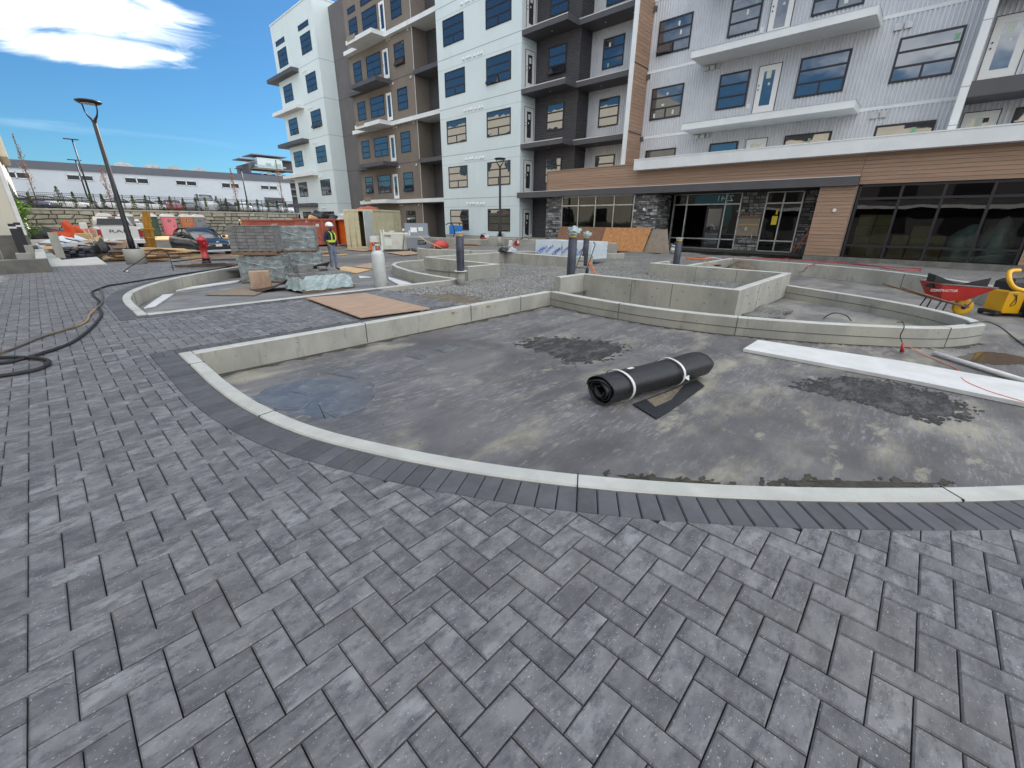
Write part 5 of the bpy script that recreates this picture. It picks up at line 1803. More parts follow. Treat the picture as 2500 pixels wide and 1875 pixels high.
# ---------------------------------------------------------------- street lamps
def street_lamp(label, loc, pier_r, pier_h, pole_top, head_top, face, group='black street lamps with ring heads'):
    t = thing('street_lamp', label, 'street lamp', loc, face, group)
    MB().lathe([(pier_r, 0), (pier_r, pier_h - .01), (pier_r - .012, pier_h)], (0, 0, 0), n=28).build('pier', M['conc'], t, world=False)
    mb = MB().box(-.16, -.16, pier_h, .16, .16, pier_h + .025)
    for a in range(4):
        mb.cyl((.13 * math.cos(a * PI / 2 + .78) * 1.2, .13 * math.sin(a * PI / 2 + .78) * 1.2, pier_h), (.13 * math.cos(a * PI / 2 + .78) * 1.2, .13 * math.sin(a * PI / 2 + .78) * 1.2, pier_h + .12), .012, n=6)
    mb.build('base_plate', M['black'], t, world=False, kind='stuff')
    MB().lathe([(.10, pier_h + .02), (.10, pier_h + .35), (.082, pier_h + .42), (.06, pole_top), (.045, pole_top + .02)], (0, 0, 0), n=16).build('pole', M['black'], t, world=False)
    hh = head_top - pole_top
    for s_ in (-1, 1):
        pts = [(0.0, 0, pole_top - .02), (s_ * .05, 0, pole_top + .10), (s_ * .15, 0, pole_top + .22), (s_ * .215, 0, pole_top + .38), (s_ * .225, 0, pole_top + .52), (s_ * .27, 0, head_top - .08)]
        MB().tube(bez(pts, 5), [.055 - .035 * min(k / 12, 1) for k in range(26)], 8).build('arm', M['black'], t, world=False)
    MB().lathe([(.02, hh - .10), (.27, hh - .10), (.34, hh - .06), (.345, hh - .03), (.26, hh), (.02, hh + .01)], (0, 0, pole_top), n=32).build('lamp_head', M['black'], t, world=False)
    MB().lathe([(.01, -.012), (.20, -.012), (.20, 0)], (0, 0, pole_top + hh - .10), n=24).build('lens', M['white'], t, world=False)
    return t
street_lamp('nearer black street lamp on round concrete pier at the edge of the pavers', (2.24, 21.2, 0), .30, .53, 4.51, 5.17, R(-47))
street_lamp('further black street lamp in front of the white apartment wall', (20, 19.85, 0.12), .19, .56, 4.46, 4.98, R(-47))

# ---------------------------------------------------------------- hydrant
t = thing('fire_hydrant', 'red fire hydrant standing at the far edge of the paved walk', 'fire hydrant', (4.120, 19.824, 0.000), R(20))
MB().lathe([(.15, -.02), (.15, .07), (.125, .08), (.125, .17), (.165, .175), (.165, .21), (.12, .215), (.12, .25)], (0, 0, 0), n=20, mi=0).build('flange', [M['black']], t, world=False)
MB().lathe([(.12, .18), (.165, .182), (.165, .22), (.115, .23), (.115, .62), (.15, .66), (.15, .80), (.165, .82), (.165, .86), (.13, .90), (.08, .96), (.035, .98), (.035, 1.03)], (0, 0, 0), n=24).build('barrel', M['red'], t, world=False)
MB().cyl((0, -.12, .70), (0, -.23, .70), .075, .08, 16).build('nozzle', M['red'], t, world=False)
MB().cyl((.1, 0, .70), (.21, 0, .70), .05, .055, 14).build('nozzle', M['red'], t, world=False)
MB().cyl((-.1, 0, .70), (-.21, 0, .70), .05, .055, 14).build('nozzle', M['black'], t, world=False)

# ---------------------------------------------------------------- vehicles
M['tyre'] = mat('tyre', (0.02, 0.02, 0.02), rough=0.85)
M['rim'] = mat('wheel_rim', (0.30, 0.30, 0.31), rough=0.35, metal=0.8)
M['car_glass'] = glass_dark('car_glass', (0.03, 0.035, 0.04), 2.2, wav=0.0)
M['car_black'] = mat('black_car_paint', (0.012, 0.014, 0.022), rough=0.3, coat=.5)
M['truck_white'] = mat('white_car_paint', (0.66, 0.66, 0.64), rough=0.35, coat=0.6)
M['tail'] = mat('tail_light', (0.35, 0.01, 0.02), rough=0.2, coat=0.5)
M['lampglass'] = mat('headlight', (0.55, 0.57, 0.6), rough=0.15, coat=0.8)
M['plastic'] = mat('black_plastic', (0.025, 0.025, 0.027), rough=0.6)
def loft(mb, secs, mi=0, cap=True):
    n = len(secs[0])
    vs = [v for s_ in secs for v in s_]
    fs = []
    for k in range(len(secs) - 1):
        for i in range(n):
            j = (i + 1) % n
            fs.append((k * n + i, k * n + j, (k + 1) * n + j, (k + 1) * n + i))
    if cap:
        fs.append(tuple(reversed(range(n))))
        fs.append(tuple(range((len(secs) - 1) * n, len(secs) * n)))
    mb.add(vs, fs, mi, True)
def subsurf(o, l=1):
    md = o.modifiers.new('s', 'SUBSURF')
    md.levels = md.render_levels = l
def make_car(label, loc, rotz, paint, group=None, H=1.43, W=0.9, Lg=4.4, suv=False, name='parked_car', lo=False):
    """front faces local -y"""
    t = thing(name, label, 'car', loc, rotz, group)
    k = H / 1.43
    L2 = Lg / 2
    def sec(y, w, zb, zbelt, tuck=0.92):
        return [(-w * tuck, y, zb), (-w, y, zb + .12), (-w, y, zbelt - .14), (-w * .93, y, zbelt), (-w * .4, y, zbelt + .03), (w * .4, y, zbelt + .03), (w * .93, y, zbelt), (w, y, zbelt - .14), (w, y, zb + .12), (w * tuck, y, zb)]
    b = MB()
    zb = .93 * k
    loft(b, [sec(-L2, W * .72, .28, .52 * k), sec(-L2 + .08, W * .88, .2, .66 * k), sec(-L2 + .45, W * .98, .18, .76 * k), sec(-L2 + 1.1, W, .18, .86 * k), sec(-L2 + 1.5, W, .18, zb * .98), sec(.2, W, .18, zb), sec(L2 - .9, W, .18, zb * 1.03), sec(L2 - .25, W * .96, .22, zb * (1.05 if not suv else 1.08)), sec(L2, W * .8, .34, zb * .92)])
    o = b.build('body', paint, t, world=False)
    subsurf(o, 1)
    g_ = MB()
    def gs(y, w, z0, z1):
        return [(-w, y, z0), (-w * .80, y, z1), (-w * .35, y, z1 + .02), (w * .35, y, z1 + .02), (w * .80, y, z1), (w, y, z0)]
    ye = L2 - .35 if not suv else L2 - .12
    loft(g_, [gs(-L2 + 1.12, W * .86, .84 * k, .86 * k), gs(-L2 + 1.85, W * .9, zb - .05, H - .10), gs(-L2 + 2.3, W * .9, zb - .05, H - .02), gs(L2 - 1.5, W * .9, zb - .05, H - .03), gs(ye - .3, W * .86, zb - .05, H - (.22 if not suv else .08)), gs(ye, W * .8, zb - .05, zb)])
    g_.build('cabin_glass', M['car_glass'], t, world=False)
    r_ = MB()
    def rs_(y, w, z):
        return [(-w, y, z - .03), (-w * .9, y, z), (w * .9, y, z), (w, y, z - .03)]
    loft(r_, [rs_(-L2 + 1.86, W * .76, H - .075), rs_(-L2 + 2.3, W * .77, H + .01), rs_(L2 - 1.5, W * .76, H), rs_(ye - .35, W * .70, H - (.17 if not suv else .05))])
    o = r_.build('roof', paint, t, world=False)
    for s_ in (-1, 1):
        pl = MB()
        pl.tube([(s_ * W * .86, -L2 + 1.15, .85 * k), (s_ * W * .745, -L2 + 1.88, H - .08)], .035, 5)
        pl.build('pillar', paint, t, world=False)
        pl = MB()
        pl.tube([(s_ * W * .88, .25, zb - .02), (s_ * W * .73, .2, H - .03)], .03, 5)
        pl.build('pillar', M['plastic'], t, world=False)
        if not lo:
            MB().sphere((s_ * (W + .12), -L2 + 1.5, zb + .02), .1, 10, 6, sc=(1.1, .6, .75)).build('side_mirror', paint, t, world=False)
            q = MB()
            loft(q, [[(s_ * W * .50, -L2 - .015, .50 * k), (s_ * W * .84, -L2 + .06, .58 * k), (s_ * W * .80, -L2 + .10, .66 * k), (s_ * W * .5, -L2 + .05, .56 * k)], [(s_ * W * .52, -L2 + .2, .55 * k), (s_ * W * .97, -L2 + .42, .66 * k), (s_ * W * .93, -L2 + .5, .76 * k), (s_ * W * .55, -L2 + .25, .66 * k)]])
            q.build('headlight', M['lampglass'], t, world=False)
        for yy in (-L2 + .85, L2 - .85):
            wb = MB().lathe([(.22, -.1), (.32, -.1), (.335, -.07), (.335, .07), (.32, .1), (.22, .1)], (s_ * (W - .12), yy, .33), (s_ * (W + 1), yy, .33), 20)
            w_ = wb.build('wheel', M['tyre'], t, world=False)
            if not lo:
                MB().lathe([(.02, .085), (.06, .09), (.2, .07), (.22, .1), (.23, .09)], (s_ * (W - .12), yy, .33), (s_ * (W + 1), yy, .33), 20).build('rim', M['rim'], w_, world=False)
    if not lo:
        MB().box(-.6, -L2 - .012, .33, .6, -L2 + .1, .48).build('grille', M['plastic'], t, world=False)
        MB().box(-.16, -L2 - .03, .47, .16, -L2 - .012, .60).build('number_plate', M['white'], t, world=False)
        MB().sphere((0, -L2 + .02, .69 * k), .06, 10, 6, sc=(1.6, .4, .9)).build('badge', M['alu'], t, world=False)
        MB().box(-.65, -L2 + .0, .2, .65, -L2 + .14, .30).build('lip', M['lampglass'], t, world=False)
    return t
cc = (6.729, 30.799, -0.320)
make_car('glossy black hatchback parked facing the camera behind the red hydrant', (6.35, 30.9, ZS), R(10), M['car_black'], name='parked_car')
# pickup truck, seen from behind
TR = thing('pickup_truck', 'white pickup truck seen from behind, parked between the near lamp and the stone wall', 'truck', (3.27, 34.0, ZS), 0)
def rbox(mb, x0, y0, z0, x1, y1, z1, c=.05):
    mb.prism([(x0, y0), (x1, y0), (x1, y1), (x0, y1)], z0, z1, chamfer=c)
mb = MB()
def tsec(y, w, z0, z1):
    return [(-w * .96, y, z0), (-w, y, z0 + .1), (-w, y, z1 - .12), (-w * .96, y, z1), (w * .96, y, z1), (w, y, z1 - .12), (w, y, z0 + .1), (w * .96, y, z0)]
loft(mb, [tsec(0.06, .97, .62, 1.40), tsec(.3, 1.01, .55, 1.42), tsec(2.0, 1.01, .55, 1.42), tsec(3.9, 1.01, .5, 1.36), tsec(5.3, .98, .5, 1.28), tsec(5.75, .85, .55, 1.0)])
mb.build('body', M['truck_white'], TR, world=False)
MB().cbox(-.80, -.03, .72, .80, .07, 1.44, .02).build('tailgate', M['truck_white'], TR, world=False)
text_part('RAM', .24, M['black'], TR, (0, -.035, 1.18), (PI / 2, 0, 0), .006).scale = (2.0, 1, 1)
for s_ in (-1, 1):
    MB().cbox(s_ * .90 - .08, -.04, .88, s_ * .90 + .08, .10, 1.30, .02).build('tail_light', M['tail'], TR, world=False)
    MB().cbox(s_ * 1.30 - .17, 2.75, 1.28, s_ * 1.30 + .17, 2.9, 1.62, .04).build('side_mirror', M['truck_white'], TR, world=False)
    MB().box(s_ * 1.05 - .1, 2.8, 1.36, s_ * 1.05 + .1, 2.86, 1.42).build('mirror_arm', M['plastic'], TR, world=False)
    for yy in (1.0, 4.7):
        w_ = MB().lathe([(.25, -.13), (.38, -.13), (.40, -.1), (.40, .1), (.38, .13), (.25, .13)], (s_ * .85, yy, .40), (s_ * 2, yy, .4), 20).build('wheel', M['tyre'], TR, world=False)
        MB().lathe([(.02, .1), (.24, .11)], (s_ * .85, yy, .40), (s_ * 2, yy, .4), 16).build('rim', M['rim'], w_, world=False)
MB().cbox(-.98, -.16, .52, .98, .0, .74, .03).build('bumper', M['truck_white'], TR, world=False)
MB().box(-.45, -.165, .66, .45, -.158, .73).build('step_pad', M['black'], TR, world=False)
mb = MB()
loft(mb, [[(-.92, 2.05, 1.40), (-.74, 2.15, 1.92), (.74, 2.15, 1.92), (.92, 2.05, 1.40)], [(-.93, 2.6, 1.40), (-.76, 2.6, 1.96), (.76, 2.6, 1.96), (.93, 2.6, 1.40)], [(-.93, 3.6, 1.38), (-.74, 3.4, 1.95), (.74, 3.4, 1.95), (.93, 3.6, 1.38)], [(-.93, 4.4, 1.34), (-.7, 3.9, 1.85), (.7, 3.9, 1.85), (.93, 4.4, 1.34)]])
mb.build('cab', M['truck_white'], TR, world=False)
MB().add([(-.76, 2.04, 1.50), (.76, 2.04, 1.50), (.66, 2.12, 1.86), (-.66, 2.12, 1.86)], [(0, 1, 2, 3)]).build('rear_window', M['far_pane'], TR, world=False)
MB().cbox(-.17, 2.1, 1.90, .17, 2.2, 1.95, .01).build('brake_light', M['tail'], TR, world=False)
MB().box(-.8, .15, 1.36, .8, 2.0, 1.43).build('bed_liner', M['plastic'], TR, world=False)
# cars on the upper park
cp = {n: mat(n, c, rough=.3, coat=.8) for n, c in (('silver_paint', (.45, .47, .5)), ('white_paint_car', (.7, .7, .7)), ('red_paint_car', (.25, .02, .03)), ('navy_paint', (.03, .03, .09)), ('blue_paint', (.03, .12, .4)), ('grey_paint', (.12, .12, .13)))}
base = make_car('navy car parked behind the fence beside the cream building', ((-0.410, 70.000, 2.748)[0], 70, UP), R(90), cp['navy_paint'], 'cars on the upper car park', lo=True)
UPC = [(122, 71, 'grey_paint', 'dark grey car half hidden behind the first tall cedar'), (168, 71, 'white_paint_car', 'white car between the third and fourth cedars'), (212, 72, 'grey_paint', 'dark car beside the car park lamp base'), (300, 71, 'white_paint_car', 'white car immediately right of the near street lamp'),
       (360, 71, 'white_paint_car', 'white car above the dark green toilet'), (402, 76, 'blue_paint', 'blue car mostly hidden behind the red one'), (424, 71, 'red_paint_car', 'dark red hatchback above the gap between toilets'), (552, 71, 'grey_paint', 'black car right of the pale van behind the broad cedar'),
       (590, 71, 'white_paint_car', 'white car under the slim rusty tree'), (628, 71, 'silver_paint', 'silver saloon before the louvre'), (655, 72, 'silver_paint', 'silver car right of the louvre centre'), (690, 71, 'white_paint_car', 'white car closest to the white tower'), (462, 78, 'grey_paint', 'grey car left of the pale van'), (100, 78, 'silver_paint', 'silver car far left behind the tall cedar')]
dirs = random.Random(4)
for px, yy, pn, lb in UPC:
    x0 = -0.07 * 0
    o = dup(base, (0, yy, UP), R(90) if dirs.random() < .5 else R(dirs.choice([0, 180, 90])), lb + ', upper car park')
    o['_px'] = px
    recolor(o, cp['navy_paint'], cp[pn])
    # columns read from the plan: distance along the wall grows with the bay number
UPX = {122: (1.629, 71.000, 2.496), 168: (3.108, 71.000, 2.534), 212: (4.649, 72.000, 2.585), 300: (7.732, 71.000, 2.652), 360: (10.019, 71.000, 2.618), 402: (12.573, 76.000, 2.836), 424: (12.646, 71.000, 2.682), 552: (18.458, 71.000, 2.720), 590: (20.358, 71.000, 2.764), 628: (22.345, 71.000, 2.810), 655: (24.148, 72.000, 2.861), 690: (25.789, 71.000, 2.889), 462: (15.726, 78.000, 2.941), 100: (1.074, 78.000, 2.701)}
for o in list(bpy.data.objects):
    if '_px' in o.keys():
        o.location.x = UPX[o['_px']][0]
        del o['_px']
make_car('pale van with dark windscreen parked above the grey toilets', ((16.380, 71.000, 2.772)[0], 71.5, UP), R(0), cp['silver_paint'], None, H=2.3, W=1.0, Lg=4.6, suv=True, name='parked_van', lo=True)

# ---------------------------------------------------------------- portable toilets
TOI = mat('dark_green_plastic', (0.03, 0.07, 0.055), rough=.55)
M['roof_plastic'] = mat('white_plastic_roof', (.72, .72, .70), rough=.5)
def toilet(label, loc, col, rz=0):
    t = thing('portable_toilet', label, 'toilet', loc, rz, 'portable toilets along the stone wall')
    w, d, h = .56, .58, 2.05
    mb = MB()
    mb.box(-w, -d, .0, w, d, .12).build('skid', M['plastic'], t, world=False)
    MB().box(-w + .01, -d + .02, .12, w - .01, d - .02, h).build('cabin', col, t, world=False)
    for s_ in (-1, 1):
        MB().box(s_ * w - .05, -d - .0, .12, s_ * w + .05, -d + .1, h).build('corner_post', col, t, world=False)
    mb = MB()
    n = 8
    for (a0, a1) in ((-d - .06, d + .06),):
        arc = [(-w - .05, h - .02)] + [((w + .05) * math.sin(-PI / 2 + PI * i / n) * 1.0, h + .30 * math.cos(-PI / 2 + PI * i / n) ** .8 if 0 < i < n else h) for i in range(n + 1)] + [(w + .05, h - .02)]
        vs = [(x, a0, z) for x, z in arc] + [(x, a1, z) for x, z in arc]
        m_ = len(arc)
        mb.add(vs, [(i, i + 1, i + 1 + m_, i + m_) for i in range(m_ - 1)] + [tuple(range(m_)), tuple(reversed(range(m_, 2 * m_)))], 0, False)
    mb.build('roof', M['roof_plastic'], t, world=False)
    dr = MB().cbox(-.42, -d - .035, .16, .42, -d + .0, 1.95, .01).build('door', col, t, world=False)
    MB().box(-.14, -d - .045, 1.50, .14, -d - .036, 1.75).build('sign', M['black'], dr, world=False)
    MB().box(-.07, -d - .05, 1.56, .09, -d - .046, 1.68).build('emblem', M['green_sticker'] if col != ORG else M['sticker'], dr, world=False)
    MB().box(.27, -d - .06, 1.02, .36, -d - .036, 1.12).build('handle', M['black'], dr, world=False)
    return t
GRY = mat('grey_plastic', (.22, .23, .25), rough=.55)
PNK = mat('pink_plastic', (.72, .20, .25), rough=.55)
ORG = mat('tan_orange_plastic', (.50, .20, .08), rough=.55)
PX = [(5.181, 63.500, -0.192), (6.910, 63.500, -0.219), (8.598, 61.500, -0.192), (10.342, 62.500, -0.247), (12.505, 65.000, -0.348), (13.705, 65.000, -0.367)]
for p, c, l in zip(PX, (TOI, GRY, TOI, PNK, ORG, GRY), ('dark portable toilet with white roof behind the pickup cab', 'grey portable toilet right of the pickup cab', 'dark green portable toilet beside the yellow plank bundle', 'pink portable toilet right of the dark green one', 'tan orange portable toilet partly behind the black hatchback', 'grey portable toilet at the right end of the row')):
    toilet(l, (p[0], p[1], ZS), c, 0)

# ---------------------------------------------------------------- skips and container
def skip(label, x0, y0, x1, y1, h, m, load=None, nrib=5, taper=.0, rz=0):
    t = thing('dumpster', label, 'dumpster', ((x0 + x1) / 2, (y0 + y1) / 2, ZS), rz)
    L_, D_ = (x1 - x0) / 2, (y1 - y0) / 2
    mb = MB()
    th = .06
    mb.box(-L_, -D_, .15, L_, -D_ + th, h).box(-L_, D_ - th, .15, L_, D_, h).box(-L_, -D_ + th, .15, -L_ + th, D_ - th, h).box(L_ - th, -D_ + th, .15, L_, D_ - th, h).box(-L_, -D_, .1, L_, D_, .15)
    mb.build('bin', m, t, world=False, kind='stuff')
    for k in range(nrib):
        x = -L_ + .15 + (2 * L_ - .3) * k / (nrib - 1)
        MB().prism([(x - .09, -D_ - .09), (x + .09, -D_ - .09), (x + .07, -D_), (x - .07, -D_)], .15, h - .1, chamfer=.0).build('rib', m, t, world=False)
    MB().box(-L_ - .06, -D_ - .1, h - .1, L_ + .06, -D_, h + .03).build('rim', m, t, world=False)
    MB().box(-L_ - .06, D_, h - .1, L_ + .06, D_ + .1, h + .03).build('rim', m, t, world=False)
    MB().box(-L_ - .1, -D_, h - .1, -L_, D_, h + .03).build('rim', m, t, world=False)
    MB().box(L_, -D_, h - .1, L_ + .1, D_, h + .03).build('rim', m, t, world=False)
    MB().box(-L_, -D_ + .2, 0, L_, -D_ + .35, .12).build('rail', M['black'], t, world=False)
    return t
x0, x1 = (15.643, 53.000, -0.199), (20.758, 53.000, -0.290)
t = skip('long salmon red dumpster beside the stone wall, white letters on its side', x0[0], 53, x1[0] + .6, 55.4, 1.82, M['rust_orange'], nrib=4)
text_part('SWI', .55, M['white'], t, (-.55, -1.215, 1.25), (PI / 2, 0, 0))
text_part('47', .5, M['white'], t, (-.25, -1.215, .45), (PI / 2, 0, 0))
x0, x1, x2 = (13.839, 34.000, -0.265), (16.103, 34.000, -0.337), (16.456, 32.400, -0.281)
t = skip('weathered red orange dumpster behind the standing worker, heaped with rubbish', x0[0], 34, x1[0], 36.2, 1.95, M['rust_orange'], nrib=3)
text_part('S', .62, M['white'], t, (.55, -1.115, 1.15), (PI / 2, 0, 0))
MB().box(-1.15, -1.115, 1.7, -.95, -1.10, 1.9).build('label_plate', M['white'], t, world=False)
MB().box(-.45, -1.115, 1.4, -.2, -1.10, 1.6).build('label_plate', M['sticker'], t, world=False)
t = skip('bright orange dumpster beside the cream shipping container', x1[0] + .25, 32.5, x2[0] + .3, 34.7, 1.95, M['orange'], nrib=2)
def heap(name, label, cat, c, r, h, m, seed, n=14, group=None, lump=.5):
    rs = random.Random(seed)
    bm = bmesh.new()
    bmesh.ops.create_icosphere(bm, subdivisions=3, radius=1)
    for v in bm.verts:
        k = 1 + lump * (math.sin(v.co.x * 5 + seed) * math.sin(v.co.y * 4 + seed * 2) * .35 + .25 * math.sin(v.co.z * 7 + v.co.x * 6 + seed)) + rs.uniform(-.03, .03)
        v.co = Vector((v.co.x * r[0] * k, v.co.y * r[1] * k, max(v.co.z, -.15) * h * k))
    me = bpy.data.meshes.new(name)
    bm.to_mesh(me)
    bm.free()
    for p in me.polygons:
        p.use_smooth = True
    me.materials.append(m)
    o = bpy.data.objects.new(name, me)
    COL.objects.link(o)
    o.location = c
    return tagit(o, label, cat, group)
M['bag_black'] = mat('black_bin_bag', (.02, .02, .022), rough=.35, bump=.6, bscale=8)
M['bag_white'] = mat('clear_white_bag', (.55, .58, .62), (.42, .45, .50), 4, .35, .6, 8)
heap('rubbish_bag', 'black rubbish bag heaped on the red orange dumpster', 'bag', (x0[0] + 1.5, 34.9, 1.72), (.75, .6), .5, M['bag_black'], 3)
heap('rubbish_bag', 'flat black rubbish bag at the right on the red orange dumpster', 'bag', (x0[0] + 2.35, 34.8, 1.62), (.5, .5), .32, M['bag_black'], 5)
heap('plastic_bundle', 'translucent white plastic heaped on the bright orange dumpster', 'bag', (x1[0] + .9, 33.4, 1.68), (.95, .7), .5, M['bag_white'], 9)
MB().cbox(0, 0, 0, 1.0, .5, .4, .01, mt=Matrix.Translation((x0[0] + .5, 34.4, 1.55)) @ Matrix.Rotation(R(24), 4, 'Y')).build('cardboard_box', M['lumber'], None, label='cardboard carton tipped on the left of the red orange dumpster', cat='box')
# container
CX, CY = (16.086, 28.361, -0.320)[0], (16.086, 28.361, -0.320)[1]
t = thing('shipping_container', 'pale yellow shipping container with one door swung open', 'container', (CX, CY, ZS), R(27))
L_, W_, H_ = 3.7, 2.3, 2.6
MB().box(0.05, W_ - .05, .1, L_, W_, H_ - .02).build('far_side', M['cream_steel'], t, world=False)
mb = MB()
n = 17
for k in range(n):
    x = .1 + (L_ - .2) * k / n
    s_ = (L_ - .2) / n
    pr = [(0, 0), (0, .3), (.05, .45), (.05, .85), (0, 1)]
    for (d0, a0), (d1, a1) in zip(pr, pr[1:]):
        mb.add([(x + a0 * s_, d0, .15), (x + a1 * s_, d1, .15), (x + a1 * s_, d1, H_ - .1), (x + a0 * s_, d0, H_ - .1)], [(0, 1, 2, 3)])
mb.build('corrugated_side', M['cream_steel'], t, world=False)
for a in ((0, -.03, 0, .12, .09, H_), (L_ - .12, -.03, 0, L_, .09, H_), (0, W_ - .1, 0, .12, W_, H_), (L_ - .12, W_ - .1, 0, L_, W_, H_)):
    MB().box(*a).build('corner_post', M['cream_steel'], t, world=False)
for a in ((.12, -.03, H_ - .12, L_ - .12, .06, H_), (.12, -.03, 0, L_ - .12, .06, .16), (0, .09, H_ - .12, .08, W_ - .1, H_), (0, .09, 0, .1, W_ - .1, .16), (.12, W_ - .1, 0, L_ - .12, W_ - .0, .16)):
    MB().box(*a).build('rail', M['cream_steel'], t, world=False)
MB().box(.05, .05, H_ - .05, L_, W_ - .05, H_ - .01).build('roof', M['cream_steel'], t, world=False)
MB().box(.06, .05, .12, L_, W_ - .05, .15).build('floor', M['lumber_dark'], t, world=False)
MB().box(L_ - .06, .05, .15, L_, W_ - .05, H_ - .06).build('end_wall', M['cream_steel'], t, world=False)
def cdoor(m, w_=1.12):
    mb = MB().box(0, -.02, .17, w_, .02, H_ - .14)
    d = mb.build('door', m, t, world=False)
    for z in (.3, .85, 1.4, 1.95, 2.4):
        MB().box(.05, -.035, z - .03, w_ - .05, -.021, z + .03).build('brace', m, d, world=False)
    for x in (.3, .78):
        MB().cyl((x, -.055, .1), (x, -.055, H_ - .08), .018, n=8).build('lock_bar', M['alu'] if m != M['cream_steel'] else m, d, world=False)
    return d
d = cdoor(M['cream_steel']); d.location = (0.0, W_ - .08, 0); d.rotation_euler = (0, 0, R(-90))
d = cdoor(M['pale_door']); d.location = (0.0, .05, 0); d.rotation_euler = (0, 0, R(186))
mb = MB()
for z in [.3 + .33 * k for k in range(7)]:
    MB().box(L_ - .95, -.09, z, L_ - .5, -.07, z + .04).build('rung', M['cream_steel'], t, world=False)
for x in (L_ - .97, L_ - .5):
    MB().box(x, -.1, .1, x + .04, -.06, H_).build('ladder_rail', M['cream_steel'], t, world=False)
for k, (a, b, h, mm) in enumerate(((.5, .3, .8, 'lumber_dark'), (.9, .9, .5, 'ply'), (.6, .6, 1.5, 'lumber'), (.45, .2, 1.1, 'osb_brown'))):
    MB().box(.3 + .2 * k, .35 + .2 * k, .15, .6 + .25 * k, .6 + .25 * k, .15 + h).build('stored_box', M[mm], t, world=False)
heap('junk_heap', 'small heap of red and grey scrap on the container roof', 'scrap', (CX + .5, CY + 1.4, ZS + H_), (.7, .5), .22, M['rust_orange'], 13)

# ---------------------------------------------------------------- yard equipment
M['tank_white'] = mat('off_white_steel', (.58, .58, .52), (.5, .5, .44), 3, .5, c3=(.35, .32, .26), s3=8, t3=(.66, .85))
M['gang_grey'] = mat('tool_chest_grey', (.20, .22, .25), rough=.5)
M['gang_light'] = mat('tool_chest_light_grey', (.33, .35, .37), rough=.5)
t = thing('fuel_tank', 'off white fuel tank cube with hose, left of the grey tool chest', 'tank', (16.4, 26.0, ZS), R(-40))
MB().cbox(-.95, -.55, .12, .95, .55, 1.15, .05).build('tank', M['tank_white'], t, world=False)
for x in (-.95, .87):
    for y in (-.6, .52):
        MB().box(x, y, 0, x + .08, y + .08, 1.3).build('frame_post', M['white'], t, world=False)
MB().cyl((-.3, 0, 1.15), (-.3, 0, 1.25), .2, n=16).build('lid', M['tank_white'], t, world=False)
MB().tube(bez([(.5, -.4, 1.2), (.55, -.62, .9), (.45, -.64, .4), (.4, -.62, .05)], 6), .022, 6).build('hose', M['rubber'], t, world=False)
MB().cyl((.5, -.3, 1.15), (.5, -.3, 1.4), .09, n=12).build('pump', M['alu'], t, world=False)
text_part('DIESEL', .15, M['black'], t, (-.5, -.56, .95), (PI / 2, 0, 0))
MB().box(-.72, -.556, .35, -.28, -.552, .78).build('placard', M['sticker'], t, world=False)
t = thing('tool_chest', 'grey steel site tool chest on castors with its lid propped open', 'tool chest', (17.25, 24.85, ZS), R(-30))
MB().cbox(-.75, -.4, .2, .75, .4, .98, .02).build('chest', M['gang_grey'], t, world=False)
MB().box(-.77, -.42, .84, .77, -.39, .96).build('lip', M['gang_light'], t, world=False)
lid = MB().box(-.76, .0, 0, .76, .06, .78)
l_ = lid.build('lid', M['gang_grey'], t, world=False)
l_.location = (0, .36, .98)
l_.rotation_euler = (R(-12), 0, 0)
link_part('paper', MB().box(-.4, -.008, .2, .02, -.002, .5).build('paper', M['white'], l_, world=False).data, l_)
bpy.data.objects.remove([o for o in kids(l_)][0])
MB().box(.12, -.012, .28, .42, -.004, .52).build('paper', M['sticker'], l_, world=False)
MB().box(-.05, -.408, .42, .5, -.401, .7).build('badge', M['black'], t, world=False)
text_part('GEST', .2, M['alu'], t, (.22, -.412, .56), (PI / 2, 0, 0))
for x in (-.62, .62):
    for y in (-.3, .3):
        MB().cyl((x - .03, y, .08), (x + .03, y, .08), .08, n=12).build('castor', M['rubber'], t, world=False)
t = thing('red_compressor', 'red rounded towable tank with drawbar, next to the tool chest', 'compressor', (17.4, 22.6, ZS), R(-35))
MB().sphere((0, 0, .42), .42, 20, 12, sc=(1.25, .8, .82)).build('tank', mat('faded_red', (.55, .07, .05), (.48, .05, .04), 2, .45), t, world=False)
MB().tube([(-1.3, -.35, 1.0), (-.9, -.38, .72), (.5, -.45, .1)], .03, 6).build('drawbar', M['lumber'], t, world=False)
MB().cyl((0, -.42, .2), (0, -.34, .2), .2, n=16).build('wheel', M['rubber'], t, world=False)
MB().box(-.45, -.46, 0, -.4, -.4, .5).build('prop', M['alu'], t, world=False)
t = thing('red_cylinder', 'small orange red gas cylinder between container door and fuel tank', 'gas cylinder', (15.1, 26.9, ZS))
MB().lathe([(.2, 0), (.22, .05), (.22, .6), (.15, .75), (.05, .8), (.05, .9)], (0, 0, 0), n=16).build('cylinder', M['orange'], t, world=False)
MB().box(-.3, -.25, .55, .35, -.2, .95).build('stand_plate', M['white'], t, world=False)
t = thing('steel_stud_stack', 'stack of galvanised steel studs lying on timber by the building', 'steel studs', (21.0, 26.2, ZS), R(-48))
rs = random.Random(2)
for k in range(12):
    MB().box(-1.5 + rs.uniform(-.1, .1), -.3 + .16 * (k % 3), .25 + .085 * (k // 3), 1.4 + rs.uniform(-.1, .2), -.17 + .16 * (k % 3), .315 + .085 * (k // 3)).build('stud', M['alu'], t, world=False)
MB().box(-1.2, -.5, .1, -1.0, .4, .25).build('bearer', M['lumber_dark'], t, world=False)
MB().box(.9, -.5, .1, 1.1, .4, .25).build('bearer', M['lumber_dark'], t, world=False)
